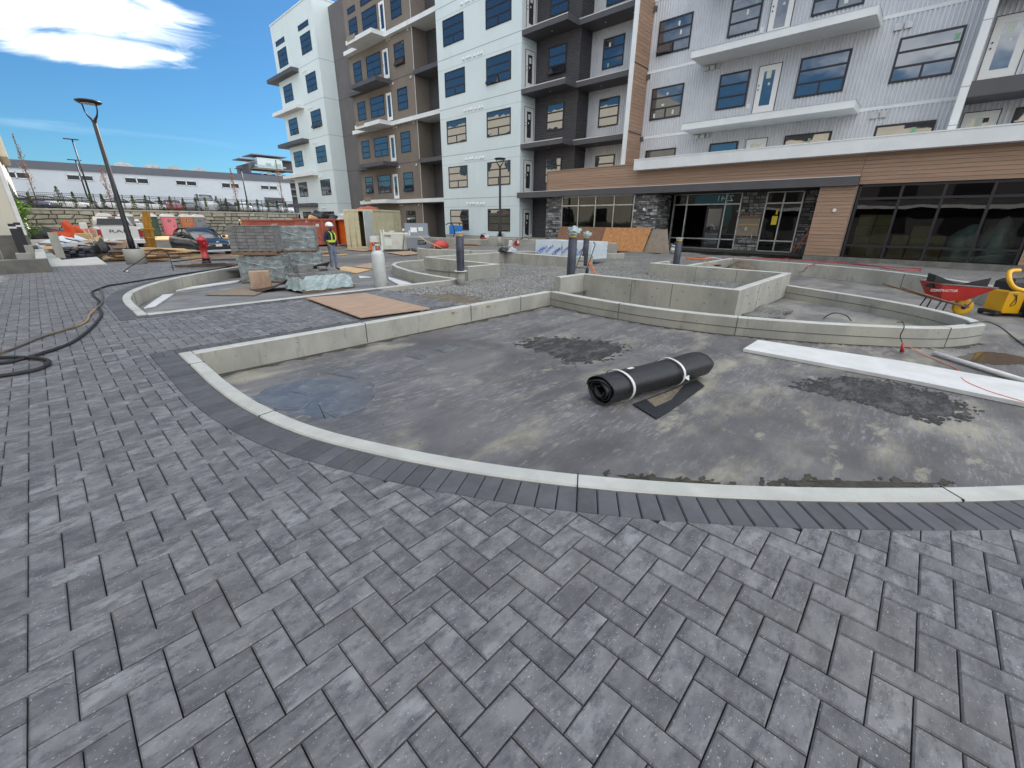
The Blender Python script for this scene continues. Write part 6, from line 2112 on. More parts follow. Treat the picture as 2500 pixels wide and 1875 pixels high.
t = thing('timber_offcuts', 'low pile of dark boards right of the steel studs', 'timber pile', (20.0, 22.9, -.1), R(-45))
for k in range(7):
    MB().box(-.8 + rs.uniform(-.2, .2), -.4 + .12 * k, .05 + .05 * (k % 3), .9 + rs.uniform(-.3, .2), -.3 + .12 * k, .1 + .05 * (k % 3)).build('board', M['lumber_dark'] if k % 3 else M['ply'], t, world=False)
# yard plywood sheets laid flat
def flat(name, label, pts, z, th, m, cat='plywood sheet', group=None):
    P_ = [(p[0], p[1]) for p in pts]
    cx, cy = sum(p[0] for p in P_) / len(P_), sum(p[1] for p in P_) / len(P_)
    return MB().prism([(x - cx, y - cy) for x, y in P_], 0, th, chamfer=.003).build(name, m, None, loc=(cx, cy, z), world=False, label=label, cat=cat, group=group)
flat('plywood_sheet', 'warped plywood sheet on the ground before the tool chest', ((14.760, 24.672, -0.320), (14.239, 22.046, -0.320), (15.807, 22.437, -0.320), (16.704, 25.084, -0.320)), ZS + .01, .02, M['ply'])
flat('plywood_sheet', 'plywood sheet on the ground left of the fuel tank', ((14.163, 29.302, -0.320), (14.252, 26.551, -0.320), (16.501, 28.632, -0.320), (16.214, 30.750, -0.320)), ZS + .01, .02, M['ply'])
flat('plywood_sheet', 'dusty plywood sheet behind the white gas cylinder, nearer', ((9.019, 17.956, -0.320), (9.157, 16.711, -0.320), (10.192, 16.912, -0.320), (10.434, 18.983, -0.320)), ZS + .01, .02, M['ply'])
flat('plywood_sheet', 'plywood sheet left of the white gas cylinder near the worker', ((7.586, 17.092, -0.320), (7.949, 15.627, -0.320), (8.921, 16.291, -0.320), (8.735, 18.208, -0.320)), ZS + .012, .02, M['lumber'])
flat('timber_sheet', 'pale boards on the ground in front of the toilets', ((6.852, 50.592, -0.320), (8.389, 49.524, -0.320), (10.771, 63.317, -0.320), (8.957, 64.403, -0.320)), ZS + .01, .05, M['lumber'])
flat('timber_sheet', 'long pale boards on the ground right of the hatchback roof', ((12.330, 51.230, -0.320), (15.159, 51.859, -0.320), (17.825, 62.618, -0.320), (15.495, 63.964, -0.320)), ZS + .01, .05, M['lumber'])
st = random.Random(21)
t = thing('formwork_rails', 'rows of dark formwork rails on the ground right of the hatchback', 'steel rails', (9.2, 31, ZS), 0)
for k in range(16):
    y = 24.5 + k * .85
    x0_ = 6.6 + .2 * y * .12 + st.uniform(-.2, .2)
    MB().box(x0_ + 1.2, y, ZS + .01, x0_ + 4.6 + st.uniform(-.5, .8), y + .1, ZS + .07).build('rail', M['lumber_dark'] if k % 3 else M['lumber'], t)

# ---------------------------------------------------------------- paver pallets and wraps
M['pav_new'] = mat('stacked_paver', (.235, .232, .225), (.165, .163, .158), 6, .85, .3, 60, rnd=.12)
def pallet(t, w, d, z=0, name='pallet_board', m='lumber_dark'):
    for k in range(3):
        MB().box(-w, -d + (2 * d - .1) * k / 2, z, w, -d + (2 * d - .1) * k / 2 + .1, z + .09).build('bearer', M[m], t, world=False)
    for k in range(6):
        MB().box(-w + (2 * w - .12) * k / 5, -d, z + .09, -w + (2 * w - .12) * k / 5 + .12, d, z + .11).build('board', M[m], t, world=False)
def wrapped_block(label, loc, rz, w, d, h, wrap=True, rows=8, group='wrapped pallets of new pavers', nx=5, z0=.11):
    t = thing('paver_pallet', label, 'paver pallet', loc, rz, group)
    pallet(t, w, d)
    hh = (h - z0) / rows
    meshes = {}
    rs = random.Random(int(loc[0] * 100))
    cnt = 0
    faces = []
    for r in range(rows):
        for side in range(2):
            L_ = (w if side == 0 else d) * 2
            n = nx if side == 0 else max(2, int(nx * d / w))
            for k in range(n):
                a = -L_ / 2 + L_ * k / n + .004
                b = -L_ / 2 + L_ * (k + 1) / n - .004
                o = rs.uniform(-.012, .008)
                z = z0 + r * hh
                if side == 0:
                    faces.append((a, -d + .02 - o, z + .003, b, -d + .2, z + hh - .004))
                else:
                    faces.append((-w + .02 - o, a, z + .003, -w + .2, b, z + hh - .004))
    mb = MB()
    for i, f in enumerate(faces):
        if wrap:
            mb.box(*f)
        else:
            MB().box(*f).build('paver', M['pav_new'], t, world=False)
    mb.box(-w + .21, -d + .21, z0, w - .02, d - .02, h - .01)
    mb.build('pavers', M['pav_new'], t, world=False, kind='stuff')
    if not wrap:
        for k in range(nx):
            for j in range(4):
                MB().box(-w + 2 * w * k / nx + .004, -d + 2 * d * j / 4 + .004, h - .009, -w + 2 * w * (k + 1) / nx - .004, -d + 2 * d * (j + 1) / 4 - .004, h + rs.uniform(.0, .006)).build('paver', M['pav_new'], t, world=False)
    if wrap:
        g = MB()
        n = 28
        def ring(z, e):
            out = []
            for i in range(n):
                a = 2 * PI * i / n
                c, s_ = math.cos(a), math.sin(a)
                k = max(abs(c) / w, abs(s_) / d)
                x, y = c / k, s_ / k
                f = 1 + e + rs.uniform(-.006, .012)
                out.append((x * f, y * f, z + rs.uniform(-.012, .012)))
            return out
        rings = [ring(z0 - .06 + (h - z0 + .08) * j / 7, .02) for j in range(8)]
        rings.append([(x * .9, y * .9, h + .03 + rs.uniform(-.01, .02)) for x, y, z in rings[-1]])
        vs = [v for r_ in rings for v in r_]
        fs = [(j * n + i, j * n + (i + 1) % n, (j + 1) * n + (i + 1) % n, (j + 1) * n + i) for j in range(len(rings) - 1) for i in range(n)]
        fs.append(tuple(range((len(rings) - 1) * n, len(rings) * n)))
        g.add(vs, fs, 0, False)
        g.build('stretch_wrap', M['wrap_t'], t, world=False)
        g = MB()
        g.tube([(-w * 1.03, -d * 1.03, h * .92), (w * .6, -d * 1.035, h * .55), (w * 1.03, -d * 1.03, h * .62)], .012, 4)
        g.build('wrap_twist', M['wrap'], t, world=False)
    return t
def wrap_mat():
    m = mat('stretch_film', (.44, .51, .51), (.36, .43, .44), 4, .2, .7, 10, stretch=(1, 1, 3), c3=(.70, .76, .77), s3=7, t3=(.55, .72), spec=.9, bdist=.03)
    nt = m.node_tree
    n = nt.nodes.new('ShaderNodeTexNoise')
    n.inputs['Scale'].default_value = 5
    r = nt.nodes.new('ShaderNodeMapRange')
    r.inputs[1].default_value, r.inputs[2].default_value, r.inputs[3].default_value, r.inputs[4].default_value = .35, .7, .12, .80
    nt.links.new(n.outputs[0], r.inputs[0])
    nt.links.new(r.outputs[0], nt.nodes['Principled BSDF'].inputs['Alpha'])
    return m
M['wrap_t'] = wrap_mat()
RZ = R(-22)
zb = ZS
p1 = Vector((4.78, 15.55, zb))
ax = Vector((math.cos(RZ), math.sin(RZ), 0))
ay = Vector((-math.sin(RZ), math.cos(RZ), 0))
q1 = Vector((4.032, 15.571, -0.320)); q2 = Vector((5.118, 14.819, -0.320)); q3 = Vector((6.558, 16.194, -0.320))
dv = (q2 - q1); ang = math.atan2(dv.y, dv.x); wl1 = dv.length / 2
dv2 = (q3 - q2)
nrm = Vector((-math.sin(ang), math.cos(ang), 0))
c1 = (q1 + q2) / 2 + nrm * .5
wrapped_block('plastic wrapped paver pallet at lower left of the stack', (c1.x, c1.y, ZS), ang, wl1, .5, .80, rows=9, nx=5)
c2 = (q2 + q3) / 2 + nrm * .55 + Vector((.15, .25, 0))
wrapped_block('plastic wrapped paver pallet at lower right of the stack', (c2.x, c2.y, ZS), ang + .12, .62, .5, .80, rows=9, nx=5)
zt_ = ZS + .86
wrapped_block('unwrapped stack of grey pavers on top of the wrapped pallet, left half', (c1.x - .12, c1.y + .05, zt_), ang, wl1 * .96, .48, .86, wrap=False, rows=8, group=None, nx=5)
wrapped_block('plastic wrapped paver pallet on top at right, film shining', (c2.x + .05, c2.y + .35, zt_), ang + .1, .62, .48, .80, rows=8, nx=5)
# bits around
lowc = (Vector((4.478, 12.071, -0.320)) + Vector((6.189, 12.327, -0.320))) / 2
dv = Vector((6.083, 12.199, -0.320)) - Vector((4.501, 12.049, -0.320)); a_ = math.atan2(dv.y, dv.x)
t = thing('paver_pallet', 'low opened pallet of pavers with crumpled aqua film, loose pavers on top', 'paver pallet', (lowc.x - .0, lowc.y + .55, ZS), a_)
hl = dv.length / 2
pallet(t, hl, .5)
g = MB()
n = 40
rs = random.Random(8)
rings = []
for j in range(5):
    rg = []
    for i in range(n):
        a = 2 * PI * i / n
        c, s_ = math.cos(a), math.sin(a)
        k = max(abs(c) / hl, abs(s_) / .5)
        f = 1 + (.06 - .03 * j) + rs.uniform(-.03, .03)
        rg.append((c / k * f, s_ / k * f, .06 + .1 * j + rs.uniform(-.02, .02)))
    rings.append(rg)
vs = [v for r_ in rings for v in r_]
g.add(vs, [(j * n + i, j * n + (i + 1) % n, (j + 1) * n + (i + 1) % n, (j + 1) * n + i) for j in range(4) for i in range(n)], 0, False)
g.build('crumpled_film', M['wrap'], t, world=False)
for i in range(9):
    for j in range(4):
        MB().box(-hl + .03 + (2 * hl - .06) * i / 9, -.47 + .235 * j, .40, -hl + .02 + (2 * hl - .06) * (i + 1) / 9, -.47 + .235 * (j + 1) - .01, .47).build('paver', M['pav_new'], t, world=False)
for k, (x, y, z) in enumerate([(-hl + .2, -.2, .475 + .07 * q) for q in range(4)] + [(-hl + .42, -.15, .475 + .07 * q) for q in range(4)] + [(-hl + .12, -.38, .475)] + [(.0 + .26 * q, .28, .475 + (.07 if q == 1 else 0)) for q in range(3)] + [(.1 + .24 * q, .36, .475) for q in range(3)]):
    MB().cbox(x - .12, y - .06, z, x + .12, y + .06, z + .065, .006).build('paver', M['pav_new'], t, world=False)
M['shaded_ply'] = mat('shaded_form_ply', (.05, .035, .028), (.035, .025, .02), 4, .6)  # near-black puts the shade of the sheet's underside into its colour
# sagging dark plywood sheet propped on the pallets
P0, P1, P2 = Vector((3.733, 13.164, -0.320)), Vector((4.900, 13.000, 0.203)), Vector((5.956, 13.300, 0.372))
def bow(u, v):
    q = bez([P0 + Vector((0, 0, .01)), P0.lerp(P1, .45) - Vector((0, 0, .10)), P1, P2], 10)
    p = q[min(int(v * 30), 30)]
    return (p.x, p.y + .8 * u, ZS + (p.z - ZS) * (1 - .8 * u) + .004)
g = MB()
g.grid(lambda u, v: bow(u, v), 4, 30)
o = g.build('plywood_sheet', M['shaded_ply'], None, loc=tuple(P0), label='dark plywood sheet bowed up against the wrapped paver pallets', cat='plywood sheet')
sd_ = o.modifiers.new('t', 'SOLIDIFY')
sd_.thickness = .02
flat('plywood_sheet', 'flat pale plywood sheet on the slab left of the paver pallets', ((2.618, 13.662, -0.320), (3.529, 12.701, -0.320), (4.405, 13.894, -0.320), (3.692, 14.565, -0.320)), ZS + .01, .018, M['ply_grey'])
b0 = Vector((3.796, 13.814, -0.320))
t = MB().cbox(0, 0, 0, .52, .3, .50, .012, mt=Matrix.Translation(b0) @ Matrix.Rotation(R(-20), 4, 'Z') @ Matrix.Translation((0, 0, .02))).build('concrete_block', M['ply'], None, loc=tuple(b0), label='square tan block standing on the plywood in front of the pallets', cat='block')
for q, lb in ((((1.847, 14.398, -0.320), (1.202, 12.475, -0.320), (1.424, 12.595, -0.320), (2.078, 14.360, -0.320)), 'crumpled white sheet in the rounded left end of the far planter'), (((2.234, 14.985, -0.320), (4.016, 15.847, -0.320), (4.243, 16.317, -0.320), (2.735, 15.580, -0.320)), 'long white foam strip along the inside of the curved kerb')):
    flat('foam_strip', lb, q, ZS + .005, .03, M['white'], 'foam strip')
for q, lb in ((((7.584, 14.752, -0.320), (7.716, 14.148, -0.320), (7.322, 14.201, -0.320)), 'small white offcut left of the gas cylinder'), (((8.170, 13.731, -0.320), (7.822, 11.772, -0.320), (7.336, 11.725, -0.320), (7.834, 13.130, -0.320)), 'white foam offcut right of the gas cylinder')):
    flat('foam_offcut', lb, q, ZS + .005, .03, M['white'], 'foam strip')
# gas cylinder
t = thing('gas_cylinder', 'scuffed white gas cylinder standing inside the planter kerb', 'gas cylinder', (6.831, 11.958, -0.320))
M['scuffed'] = mat('scuffed_white_steel', (.62, .64, .62), (.55, .57, .55), 5, .45, c3=(.20, .21, .20), s3=14, t3=(.66, .8))
MB().lathe([(.17, 0), (.19, .02), (.19, .93), (.175, 1.0), (.13, 1.05), (.05, 1.075), (.04, 1.09)], (0, 0, 0), n=32).build('shell', M['scuffed'], t, world=False)
MB().lathe([(.06, 1.06), (.06, 1.17)], (0, 0, 0), n=16).build('valve', M['rust_orange'], t, world=False)
mb = MB().box(-.12, -.06, 1.05, -.09, .06, 1.24).box(.09, -.06, 1.05, .12, .06, 1.24).box(-.12, -.06, 1.21, .12, .06, 1.24)
mb.build('collar', M['scuffed'], t, world=False, kind='stuff')
# plywood across the path
flat('plywood_sheet', 'pinkish plywood sheet lying across the end of the paved path', [(3.537, 9.293, 0.000), (4.760, 9.000, 0.000), (4.716, 6.564, 0.000), (3.393, 6.726, 0.000)], 0.035, .02, M['ply'])
MB().box(0, 0, 0, .09, .14, .05).build('timber_block', M['lumber'], None, loc=(4.55, 6.62, .003), world=False, label='small timber block under the edge of the pink plywood', cat='block')

# ---------------------------------------------------------------- wrapped bollards
M['film_dark'] = mat('dark_foam_sleeve', (.055, .058, .085), (.04, .042, .06), 4, .35, .8, 18, c3=(.28, .30, .34), s3=11, t3=(.64, .76), stretch=(1, 1, 2.2), bdist=.02)
M['film_edge'] = mat('clear_film', (.45, .48, .52), rough=.2, alpha=.55)
M['amber'] = mat('amber_lens', (.75, .50, .12), rough=.4)
def bollard(label, loc, h, pier=None, rag=False, lean=0):
    t = thing('wrapped_bollard', label, 'bollard', loc, R(20), 'bollard lights still wrapped in film')
    z = 0
    if pier:
        MB().lathe([(.115, -.1), (.115, pier)], (0, 0, 0), n=20).build('pier', M['conc'], t, world=False)
        z = pier
        MB().lathe([(.19, z), (.19, z + .012)], (0, 0, 0), n=20).build('flange', M['white'], t, world=False)
    MB().lathe([(.105, z + .01), (.11, z + .06), (.112, z + h * .5), (.11, z + h - .12)], (0, 0, 0), n=20).build('sleeve', M['film_dark'], t, world=False)
    MB().lathe([(.09, z + h - .12), (.09, z + h - .06)], (0, 0, 0), n=20).build('light_band', M['amber'], t, world=False)
    MB().lathe([(.12, z + h - .06), (.12, z + h - .02), (.10, z + h)], (0, 0, 0), n=20).build('cap', M['film_edge'] if not rag else M['wrap'], t, world=False)
    if rag:
        o = heap('film_tuft', None, None, (0, 0, z + h), (.17, .14), .12, M['wrap'], 17, lump=1.2)
        o.parent = t
        o.location = (0.02, 0, z + h)
    return t
bollard('wrapped bollard light beside the left tall planter corner', (7.98, 9.50, -.1), 1.06, .36)
bollard('large wrapped bollard light in front of the tall right planter, film tuft on top', (9.30, 6.62, -.25), 1.34, .26, rag=True)
bollard('slim wrapped bollard light just behind the large one', (14.6, 9.75, .0), 1.12, None, rag=True)
bollard('wrapped bollard light behind the tall right planter, before the entrance', (14.55, 6.05, -.1), 1.25)
# ---------------------------------------------------------------- foam board stack with blue print
M['blue_ink'] = mat('blue_print', (.02, .16, .60), rough=.6)
M['foam'] = mat('white_foam_wrap', (.70, .76, .80), (.62, .70, .76), 2, .4, .3, 8)
t = thing('foam_board_stack', 'stack of white wrapped insulation boards printed with blue slanted words', 'insulation stack', (15.6, 11.9, -.05), 0)
A_, B_ = Vector((15.35, 12.95, 0)), Vector((15.7, 10.35, 0))
for k in range(8):
    MB().box(15.45, 10.02 + .01 * (k % 2), .15 + .085 * k, 16.65, 12.98, .23 + .085 * k).build('board', M['foam'], t)
MB().box(15.40, 10.0, .13, 15.43, 11.50, .83).build('wrapping', M['foam'], t)
MB().box(15.40, 11.53, .13, 15.43, 13.0, .83).build('wrapping', M['foam'], t)
for k, y in enumerate((12.75, 12.55, 12.2, 11.85, 11.7, 11.3, 10.9, 10.55)):
    text_part('SOPRA', .17, M['blue_ink'], t, (15.392, y, .36 + .05 * (k % 3)), (PI / 2, R(0), -PI / 2), .002, world=True, shear=.4).rotation_euler = (R(90), R(-35), R(-90))
# ---------------------------------------------------------------- leaning boards
def lean(label, y0, y1, h, m, x0, dx, mm_group=None, skew=0):
    v = [(x0, y0, .06), (x0, y1, .06), (x0 + dx, y1 - skew, .06 + h), (x0 + dx, y0 + skew * .3, .06 + h)]
    vs = v + [(a + .02, b, c) for a, b, c in v]
    return MB().add(vs, [(0, 1, 2, 3), (7, 6, 5, 4), (0, 4, 5, 1), (1, 5, 6, 2), (2, 6, 7, 3), (3, 7, 4, 0)]).build('leaning_board', m, None, loc=(x0, y0, 0), label=label, cat='board', group='boards leaning on the entrance front')
lean('long dark brown board leaning under the left storefront window', 17.7, 14.05, 1.25, M['osb_brown'], 22.85, .6)
lean('bright orange board leaning in the middle', 14.15, 11.35, 1.25, M['osb'], 22.55, .65, skew=.05)
lean('greyish board leaning at right beside the open entrance', 11.45, 9.9, 1.2, M['ply_grey'], 22.75, .6, skew=-.55)
# buckets
M['bucket'] = mat('white_bucket', (.66, .66, .64), rough=.5)
def bucket(label, loc, tilt=0):
    t = thing('bucket', label, 'bucket', loc, .3)
    t.rotation_euler = (tilt, tilt * .5, 0)
    MB().lathe([(.125, 0), (.15, .36), (.158, .36), (.158, .33)], (0, 0, 0), n=20).build('shell', M['bucket'], t, world=False)
    MB().tube([(.15 * math.cos(a), 0, .36 + .17 * math.sin(a)) for a in [PI * k / 10 for k in range(11)]], .005, 5).build('handle', M['alu'], t, world=False)
    MB().lathe([(.139, .12), (.146, .24)], (0, 0, 0), n=20, caps=False).build('print_band', M['sticker'], t, world=False)
bucket('white bucket tipped on the gravel outside the entrance', (22.3, 9.55, .16), R(9))
bucket('white bucket standing inside the open entrance', (25.6, 9.2, .30))
# dolly and red bar
t = thing('hand_truck', 'black hand truck lying behind the tall planter with red long handled cutter', 'hand truck', (12.6, 8.6, -.08), R(20))
for s_ in (-.2, .2):
    MB().tube(bez([(0, s_, .05), (.5, s_, .35), (1.0, s_, .75), (1.2, s_, .92), (1.22, s_ * .6, 1.0)], 5), .016, 6).build('side_rail', M['black'], t, world=False)
for k in range(3):
    MB().tube([(.2 + .3 * k, -.2, .17 + .2 * k), (.2 + .3 * k, .2, .17 + .2 * k)], .013, 6).build('cross_bar', M['black'], t, world=False)
for s_ in (-.26, .26):
    MB().cyl((0, s_ - .03, .1), (0, s_ + .03, .1), .11, n=16).build('wheel', M['rubber'], t, world=False)
a_, b_ = Vector((12.200, 8.213, 0.585)), Vector((11.600, 7.306, 0.100))
t = thing('bolt_cutter', 'red handled bar leaning against the black hand truck', 'tool', tuple(b_))
MB().tube([tuple(b_ + Vector((0, 0, -.02))), tuple(a_.lerp(b_, .35))], .026, 8).build('handle', M['orange'], t)
MB().tube([tuple(a_.lerp(b_, .35)), tuple(a_)], .022, 8).build('grip', M['black'], t)
# pick and shovel
t = thing('pick', 'orange handled pick lying on the gravel before the entrance', 'pick', (17.2, 6.9, .12))
a_, b_ = Vector((19.491, 7.704, 0.120)), Vector((19.961, 6.736, 0.120))
MB().tube([a_, b_], .028, 8).build('handle', M['orange'], t)
MB().tube(bez([b_ + Vector((-.05, .35, .0)), b_ + Vector((0, 0, .06)), b_ + Vector((.2, -.4, .0))], 5), .03, 6).build('head', M['alu'], t)
t = thing('shovel', 'shovel with pale wooden handle lying across the planter wall', 'shovel', (16.5, 6.3, .1))
a_, b_ = Vector((17.852, 6.426, 0.220)), Vector((16.015, 5.176, 0.220))
MB().tube([a_, b_], .018, 8).build('handle', M['lumber'], t)
MB().sphere(tuple(b_), .16, 10, 6, sc=(1, .8, .2)).build('blade', M['black'], t)
heap('soil_pile', 'dark heap of soil against the inner corner of the far kerb', 'soil', (20.0, 5.5, ZS), (.75, .55), .42, M['soil'], 31)
heap('soil_pile', 'small dark heap of gravel at the foot of the square planter', 'soil', (11.0, 2.25, ZS - .03), (1.1, .42), .14, M['gravel'], 33, lump=.9)
# red hose along the storefront
M['hose_red'] = mat('red_hose', (.42, .05, .05), rough=.45)
hp = [(20.320, 7.554, 0.140), (21.022, 6.361, 0.140), (22.298, 4.694, 0.140), (22.170, 2.444, 0.140), (21.138, 1.077, 0.160), (20.987, 0.055, 0.160), (20.248, 0.008, 0.160), (19.764, 0.443, 0.160), (20.890, 1.296, 0.160), (21.849, 2.817, 0.150), (18.478, 2.885, 0.200), (19.689, 3.227, -0.100), (21.366, 3.938, -0.280), (22.611, 4.594, -0.280), (20.991, 4.316, 0.100), (22.051, 4.254, 0.180), (22.070, 4.021, -0.200), (20.924, 3.563, -0.250)]
MB().tube(bez(hp, 8), .016, 6).build('air_hose', M['hose_red'], None, loc=tuple(hp[0]), label='thin red air hose looped over the far kerb along the storefront', cat='hose')
MB().tube([(24.6, 4.6, .05 + .25), (24.85, 4.02, 1.75)], .03, 6).build('orange_pole', M['orange'], None, loc=(24.6, 4.6, .3), label='orange pole leaning in the dark stone corner by the timber pier', cat='pole')
# ---------------------------------------------------------------- wheelbarrow
wp_ = Vector((13.425, -0.708, -0.320))
WBX = thing('wheelbarrow', 'red steel wheelbarrow with wooden handles and yellow wheel, black mats in its tray', 'wheelbarrow', (13.5, -.05, ZS), 0)
wd = Vector((14.826, -0.977, -0.320)); hd = Vector((15.056, 0.164, -0.320))
wd = Vector((14.0, -.93, ZS))
ang = R(-57)
WBX.location = (wd.x, wd.y, ZS); WBX.rotation_euler = (0, 0, ang + PI)
# local +x = towards the handles, wheel centred at origin
M['tray_red'] = mat('chipped_red_steel', (.50, .03, .02), (.42, .02, .02), 2, .4, c3=(.28, .24, .2), s3=6, t3=(.66, .8))
def tray(z, x0, x1, w):
    return [(x0, -w, z), (x1, -w * .9, z), (x1, w * .9, z), (x0, w, z)]
bt, tp_ = [(.15, -.2, .36), (.62, -.22, .34), (.62, .22, .34), (.15, .2, .36)], [(-.30, -.30, .66), (.80, -.36, .72), (.80, .36, .72), (-.30, .30, .66)]
vs = bt + tp_ + [(x * .98 + .01, y * .96, z + .005) for x, y, z in tp_] + [(x * .98 + .01, y * .94, z + .02) for x, y, z in bt]
fs = [(0, 3, 2, 1)] + [(i, (i + 1) % 4, (i + 1) % 4 + 4, i + 4) for i in range(4)] + [(i + 4, (i + 1) % 4 + 4, (i + 1) % 4 + 8, i + 8) for i in range(4)] + [(i + 8, (i + 1) % 4 + 8, (i + 1) % 4 + 12, i + 12) for i in range(4)] + [(12, 13, 14, 15)]
TRY = MB().add(vs, fs).build('tray', M['tray_red'], WBX, world=False)
MB().tube([tp_[0], tp_[1], tp_[2], tp_[3]], .014, 6, closed=True).build('tray_rim', M['alu'], WBX, world=False)
text_part('CONTRACTOR', .075, M['white'], WBX, (.72, .345, .58), (PI / 2 - R(-22) * 0, 0, PI), .001)
for s_ in (-1, 1):
    MB().tube([(-.05, s_ * .1, .20), (.5, s_ * .24, .33), (1.55, s_ * .32, .62)], .022, 4).build('handle', M['lumber_dark'], WBX, world=False)
    MB().tube([(.0, s_ * .11, .22), (-.14, s_ * .2, .62)], .015, 6).build('brace', M['alu'], WBX, world=False)
    MB().tube([(.62, s_ * .24, .34), (.72, s_ * .24, .02), (.55, s_ * .24, .02), (.5, s_ * .24, .30)], .014, 6).build('leg', M['black'], WBX, world=False)
w_ = MB()
n = 24
w_.lathe([(.10, -.045), (.18, -.045), (.20, 0), (.18, .045), (.10, .045)], (0, 0, .2), (0, 1, .2), 24)
w_.v = [(x, y - 0, z) for x, y, z in w_.v]
wh_ = w_.build('wheel', mat('yellow_rubber', (.72, .40, .02), rough=.55), WBX, world=False)
MB().lathe([(.02, -.05), (.1, -.04), (.1, .04), (.02, .05)], (0, 0, .2), (0, 1, .2), 20).build('hub', M['black'], wh_, world=False)
mb = MB()
for k, (x, r) in enumerate(((-.05, .12), (.35, -.05), (.62, .02))):
    pass
MB().add([(-.22, -.22, .66), (.35, -.2, .74), (.76, -.22, .90), (.8, .1, .88), (.35, .15, .70), (-.24, .12, .86), (-.22, -.2, .60), (.76, -.2, .60), (.8, .1, .6), (-.24, .1, .6)], [(0, 1, 4, 5), (1, 2, 3, 4), (0, 6, 7, 2, 1), (5, 4, 3, 8, 9), (0, 5, 9, 6), (2, 7, 8, 3)]).build('black_mat', M['rubber'], None, loc=(wd.x, wd.y, ZS), rotz=ang + PI, world=False, label='folded black rubber mat lying in the red wheelbarrow', cat='mat')
# ---------------------------------------------------------------- vacuum
M['vac_yellow'] = mat('yellow_plastic', (.80, .42, .01), rough=.4)
vl = Vector((14.464, -1.542, -0.320))
V = thing('site_vacuum', 'yellow and black wheeled site vacuum with a looped yellow hose', 'vacuum', (14.75, -1.62, ZS), R(-47))
MB().prism([(-.24, -.2), (.16, -.2), (.16, .2), (-.24, .2)], .08, .58, chamfer=.04).build('tank', M['vac_yellow'], V, world=False)
mb = MB()
loft(mb, [[(.16, -.22, .10), (.16, .22, .10), (.16, .22, .52), (.16, -.22, .52)], [(.50, -.22, .2), (.50, .22, .2), (.54, .22, .50), (.54, -.22, .50)]])
mb.build('rear_bin', M['plastic'], V, world=False)
MB().prism([(-.2, -.2), (.36, -.18), (.36, .18), (-.2, .2)], .58, .82, chamfer=.07).build('motor_head', M['plastic'], V, world=False)
for s_ in (-1, 1):
    w_ = MB().lathe([(.02, -.03), (.15, -.03), (.15, .03), (.02, .03)], (.36, s_ * .25, .15), (.36, s_ * 3, .15), 24).build('wheel', M['rubber'], V, world=False)
    MB().lathe([(.02, .035), (.09, .035)], (.36, s_ * .25, .15), (.36, s_ * 3, .15), 16).build('hub', M['alu'], w_, world=False)
    MB().tube([(.2, s_ * .18, .6), (.42, s_ * .18, .85), (.58, s_ * .18, 1.05), (.70, s_ * .15, 1.06)], .016, 6).build('push_bar', M['black'], V, world=False)
    MB().sphere((-.3, s_ * .16, .06), .06, 10, 6).build('castor', M['plastic'], V, world=False)
MB().box(-.34, -.2, .06, -.2, .2, .12).build('castor_plate', M['plastic'], V, world=False)
hz = bez([(-.05, -.05, 1.0), (-.3, -.1, .98), (-.42, -.26, .82), (-.32, -.34, .66), (0, -.36, .60), (.3, -.34, .66), (.62, -.2, .78), (.66, -.05, .80)], 12)
hb = MB()
n = len(hz)
hb.tube(hz, [.042 + .004 * (k % 2) for k in range(n)], 12)
hb.build('hose', M['vac_yellow'], V, world=False)
MB().tube(bez([(-.05, -.205, .50), (.0, -.21, .3), (-.1, -.21, .25), (-.04, -.21, .42), (-.12, -.21, .5)], 6), .007, 5).build('cord', M['plastic'], V, world=False)
# ---------------------------------------------------------------- rolled drainage mat
ra, rb_ = Vector((3.792, 2.070, -0.320)), Vector((5.540, 1.636, -0.320))
d_ = (rb_ - ra); Lr = d_.length
ang = math.atan2(d_.y, d_.x)
nrm = Vector((-math.sin(ang), math.cos(ang), 0))
rr = .185
RL = thing('drainage_mat_roll', 'rolled black dimpled drainage mat held by two white straps', 'mat roll', tuple(ra + nrm * rr), ang)
M['matroll'] = mat('dimpled_black_mat', (.016, .017, .02), (.03, .031, .035), 60, .42, 1.0, 95, bdist=.006)
# flattened spiral profile
def spiral(t_, R0=rr):
    a = t_ * 2 * PI * 4.2
    r = R0 - .030 * t_ * 4.2 + .006 * math.sin(a * 3 + 1) + .004 * math.sin(a * 5)
    return (r * 1.14 * math.cos(a) + .008 * math.sin(2.3 * a), max(-rr * .90, r * (.86 + .05 * math.cos(a * 1.03 + .6)) * math.sin(a)))
N_ = 150
mb = MB()
ns = 40
for j in range(ns + 1):
    x = Lr * j / ns
    for i in range(N_):
        y, z = spiral(i / (N_ - 1))
        wob = 1 + .028 * math.sin(x * 4 + i * .09) + .014 * math.sin(x * 11 + i * .3)
        mb.v.append((x + (.022 * math.sin(i * .13) + .012 * math.sin(i * .41)) * (1 if j in (0, ns) else 0), y * wob, z * wob + rr * .95))
for j in range(ns):
    for i in range(N_ - 1):
        b = j * N_ + i
        mb.f.append((b, b + 1, b + 1 + N_, b + N_)); mb.mi.append(0); mb.sm.append(True)
o = mb.build('roll', M['matroll'], RL, world=False)
s_ = o.modifiers.new('t', 'SOLIDIFY'); s_.thickness = .009
